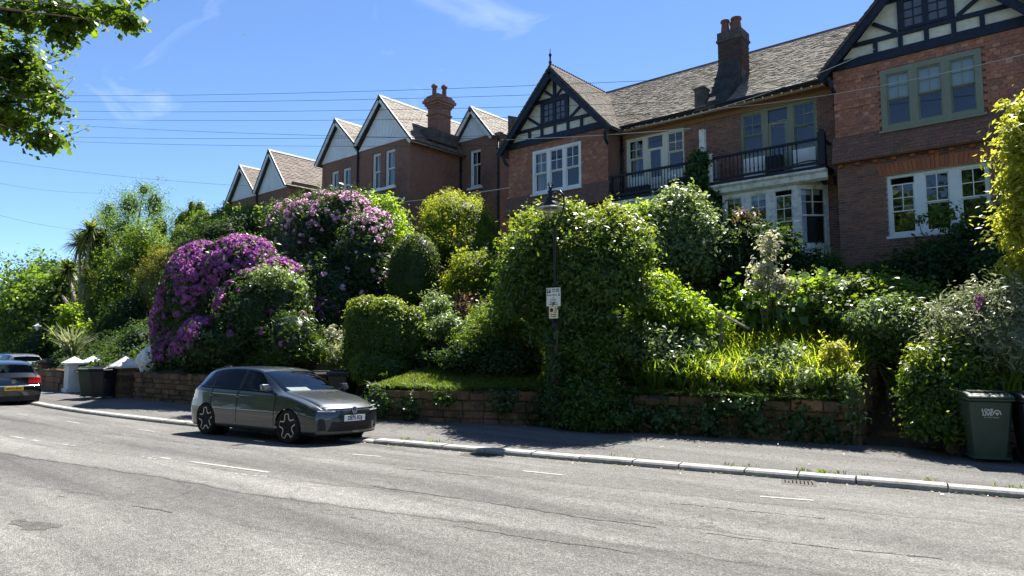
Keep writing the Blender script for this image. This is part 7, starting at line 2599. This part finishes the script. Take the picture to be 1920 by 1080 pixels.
# parking plates clamped to the post, turned to the road
yaw = R(8)
MP = Matrix.Rotation(math.pi / 2, 4, 'X')
pw, ph, pz = .34, .40, 2.64
K_ = .80
s1 = empty('parking_sign', (LX, LY - .06, pz), yaw, 'white parking sign with a blue P on the lamp post', 'sign')
pa = MB().box(-pw / 2, pw / 2, -.012, 0, 0, ph).build('plate', 'sign_white', s1, local=True)
MB().box(-pw / 2 + .016, -pw / 2 + .10, -.0135, -.012, ph - 0.112, ph - 0.020).build('blue_panel', 'sign_blue', s1, local=True)
tx = lambda t, x, z, sz, col='ink', al='CENTER', b=.0012: text_mesh('lettering', t, sz * K_, col, pa, Matrix.Translation((x, -.0142, z)) @ MP, extrude=.0004, align=al, bold=b)
tx('P', -pw / 2 + .058, ph - 0.066, .12, 'sign_white', b=.003)
tx('Mon - Sat', .055, ph - 0.040, .052)
tx('8 am - 8 pm', .055, ph - 0.084, .046)
tx('Permit holders', -.035, ph - 0.156, .052)
MB().box(.115, .155, -.0135, -.012, ph - 0.180, ph - 0.132).build('permit_panel', 'ink', s1, local=True)
tx('H', .135, ph - 0.156, .05, 'sign_white')
tx('or', 0, ph - 0.210, .05)
tx('2 hours', 0, ph - 0.260, .052)
tx('No return', 0, ph - 0.312, .05)
tx('within 2 hours', 0, ph - 0.356, .05)
pw2, ph2 = .22, .255
s2 = empty('parking_sign', (LX, LY - .06, pz - ph2 - 0.007), yaw, 'smaller yellowish plate with a red roundel under the white parking sign', 'sign')
pb_ = MB().box(-pw2 / 2, pw2 / 2, -.012, 0, 0, ph2).build('plate', 'sign_yellow', s2, local=True)
MB().lathe([(.045, -.0135), (.045, -.012)], (-.048, 0, ph2 - 0.076), seg=20, axis='y').build('roundel', 'sign_red', s2, local=True)
MB().lathe([(.030, -.0145), (.030, -.0136)], (-.048, 0, ph2 - 0.076), seg=20, axis='y').build('roundel_centre', 'sign_blue', s2, local=True)
ty = lambda t, x, z, sz: text_mesh('lettering', t, sz * .85, 'ink', pb_, Matrix.Translation((x, -.0142, z)) @ MP, extrude=.0004, bold=.0012)
ty('At', .055, ph2 - 0.034, .042)
ty('any', .055, ph2 - 0.076, .042)
ty('time', .055, ph2 - 0.119, .042)
ty('No waiting', 0, ph2 - 0.170, .036)
ty('or loading', 0, ph2 - 0.212, .036)

# handrail by the steps
a, b = at(1352, 588, 14.7), at(1404, 616, 14.5)
hr = empty('handrail', (a[0], a[1], gz1(a[0], a[1])), label='weathered timber handrail among the plants above the border', cat='handrail')
MB().tube([tuple(a - np.array([.12, 0, -.05])), tuple(b)], .035, 6).build('rail', 'timber_rail', hr)
for q, nm in ((a, 'post'),):
    MB().box(q[0] - .05, q[0] + .05, q[1] - .05, q[1] + .05, gz1(q[0], q[1]) - .1, q[2] + .02).build(nm, 'timber_rail', hr)

# overhead wires (ends surveyed, gentle sag)


def wire(label, p, q, Yp, Yq, sag=.25, r=.0075, mat='cable'):
    A, B = at(*p, Yp), at(*q, Yq)
    pts = []
    for i in range(25):
        t = i / 24
        c_ = lerp(A, B, t)
        c_[2] -= sag * 4 * t * (1 - t)
        pts.append(tuple(c_))
    o = MB().tube(pts, r, 5).build('overhead_wire', mat)
    tag(o, label, 'wire', 'overhead telephone wires')


W = [('topmost wire crossing the sky from the left tree to the timbered gable', (-30, 178), (1240, 150), 9, 19.8),
     ('second wire down crossing above the white gables', (-30, 188), (1220, 170), 9.2, 19.8),
     ('third wire, passing just over the set back gable', (-30, 205), (1250, 192), 9.4, 19.9),
     ('fourth wire, touching the peak of the set back gable', (-30, 219), (1230, 214), 9.6, 19.9),
     ('wire meeting the white gables halfway up', (-30, 224), (1060, 262), 10.0, 19.9),
     ('upper wire of the lower bundle left of the gables', (-30, 252), (1130, 250), 10.3, 19.9),
     ('lower wire of the lower bundle left of the gables', (-30, 258), (1010, 272), 10.3, 19.9),
     ('thin wire running down towards the farthest gable', (-30, 297), (470, 349), 11, 20.8),
     ('faint wire above the left trees', (-30, 338), (190, 362), 11, 19.5),
     ('faint wire slanting to the eucalyptus', (-30, 395), (165, 432), 11.5, 18),
     ('lowest wire at the far left over the trees', (-30, 478), (70, 505), 12, 24)]
for lab, p, q, Yp, Yq in W:
    wire(lab, p, q, Yp, Yq, sag=.22)
wire('bright pale service cable crossing the brick gable to the middle house', (430, 392), (955, 352), 20.4, 20.6, sag=.35, r=.016, mat='cable_pale')
wire('pale cable along the eaves of the timbered house', (940, 262), (1295, 241), 20.4, 20.7, sag=.05, r=.014, mat='cable_pale')
wire('pale cable from the eaves up to the right hand gable', (1190, 238), (1640, 92), 20.5, 20.3, sag=.28, r=.010, mat='cable_pale')
wire('thin cable crossing the right gable to the edge of the view', (1330, 205), (1960, 92), 20.6, 19.5, sag=.2, r=.007, mat='cable_pale')

# gull far off in the sky
g_ = at(456, 67, 60)
gl = empty('seagull', tuple(g_), label='tiny white gull high in the blue sky', cat='bird')
m = MB()
m.v = [(0, -.28, 0), (.06, 0, .05), (0, .22, 0), (-.06, 0, .05), (0, 0, -.05), (.62, -.05, .12), (.3, .12, .2), (-.62, -.05, .12), (-.3, .12, .2), (.3, -.1, .18), (-.3, -.1, .18)]
m.t = [.5] * 11
m.f = [(0, 1, 2), (0, 2, 3), (0, 4, 1), (1, 4, 2), (2, 4, 3), (3, 4, 0), (1, 9, 5, 6), (3, 10, 7, 8)]
m.build('body', 'white_paint', gl, local=True, fixn=False)

# weeds and fallen leaves along the kerb
r = np.random.default_rng(17)
wx_ = r.choice([-2.9, -3.1, -1.9, -1.3, -.95, -4.0, -9.5, -10.1, -9.9, -6.0, -2.4], 46) + r.normal(size=46) * .16
wy_ = kerbY(wx_) + np.where(r.random(46) < .4, -.03, .31)
wd = empty('kerb_weeds', (-3, float(kerbY(-3)), 0))
tag(wd, 'small weeds growing along the kerb', 'weeds', kind='stuff')
blades(wd, np.stack([wx_, wy_, np.where(wy_ < kerbY(wx_), -.10, 0.0)], 1), 10, .06, .010, 'leaf_mid', 140, spread=.8, arch=.6, seg=2)
n = 420
lx_ = r.uniform(-14, .3, n)
ly_ = np.where(r.random(n) < .55, kerbY(lx_) - np.abs(r.normal(size=n)) * .12 - .02, lerp(kerbY(lx_) + .2, wallY(lx_) - .1, r.random(n) ** .5))
lz_ = np.where(ly_ < kerbY(lx_), roadz(lx_, ly_), .045 * np.clip((ly_ - kerbY(lx_)) / 2.8, 0, 1)) + .012
V, F = leaves_mesh(np.stack([lx_, ly_, lz_], 1), unit(np.array([0, 0, 1.0]) + r.normal(size=(n, 3)) * .25), .045 * r.uniform(.5, 1.3, n), .6, r)
tag(raw_mesh('fallen_leaves', V, F, 'dry_leaf', tint=np.repeat(r.random(n), 4)), 'dry fallen leaves scattered in the gutter and on the pavement', 'leaves', kind='stuff')
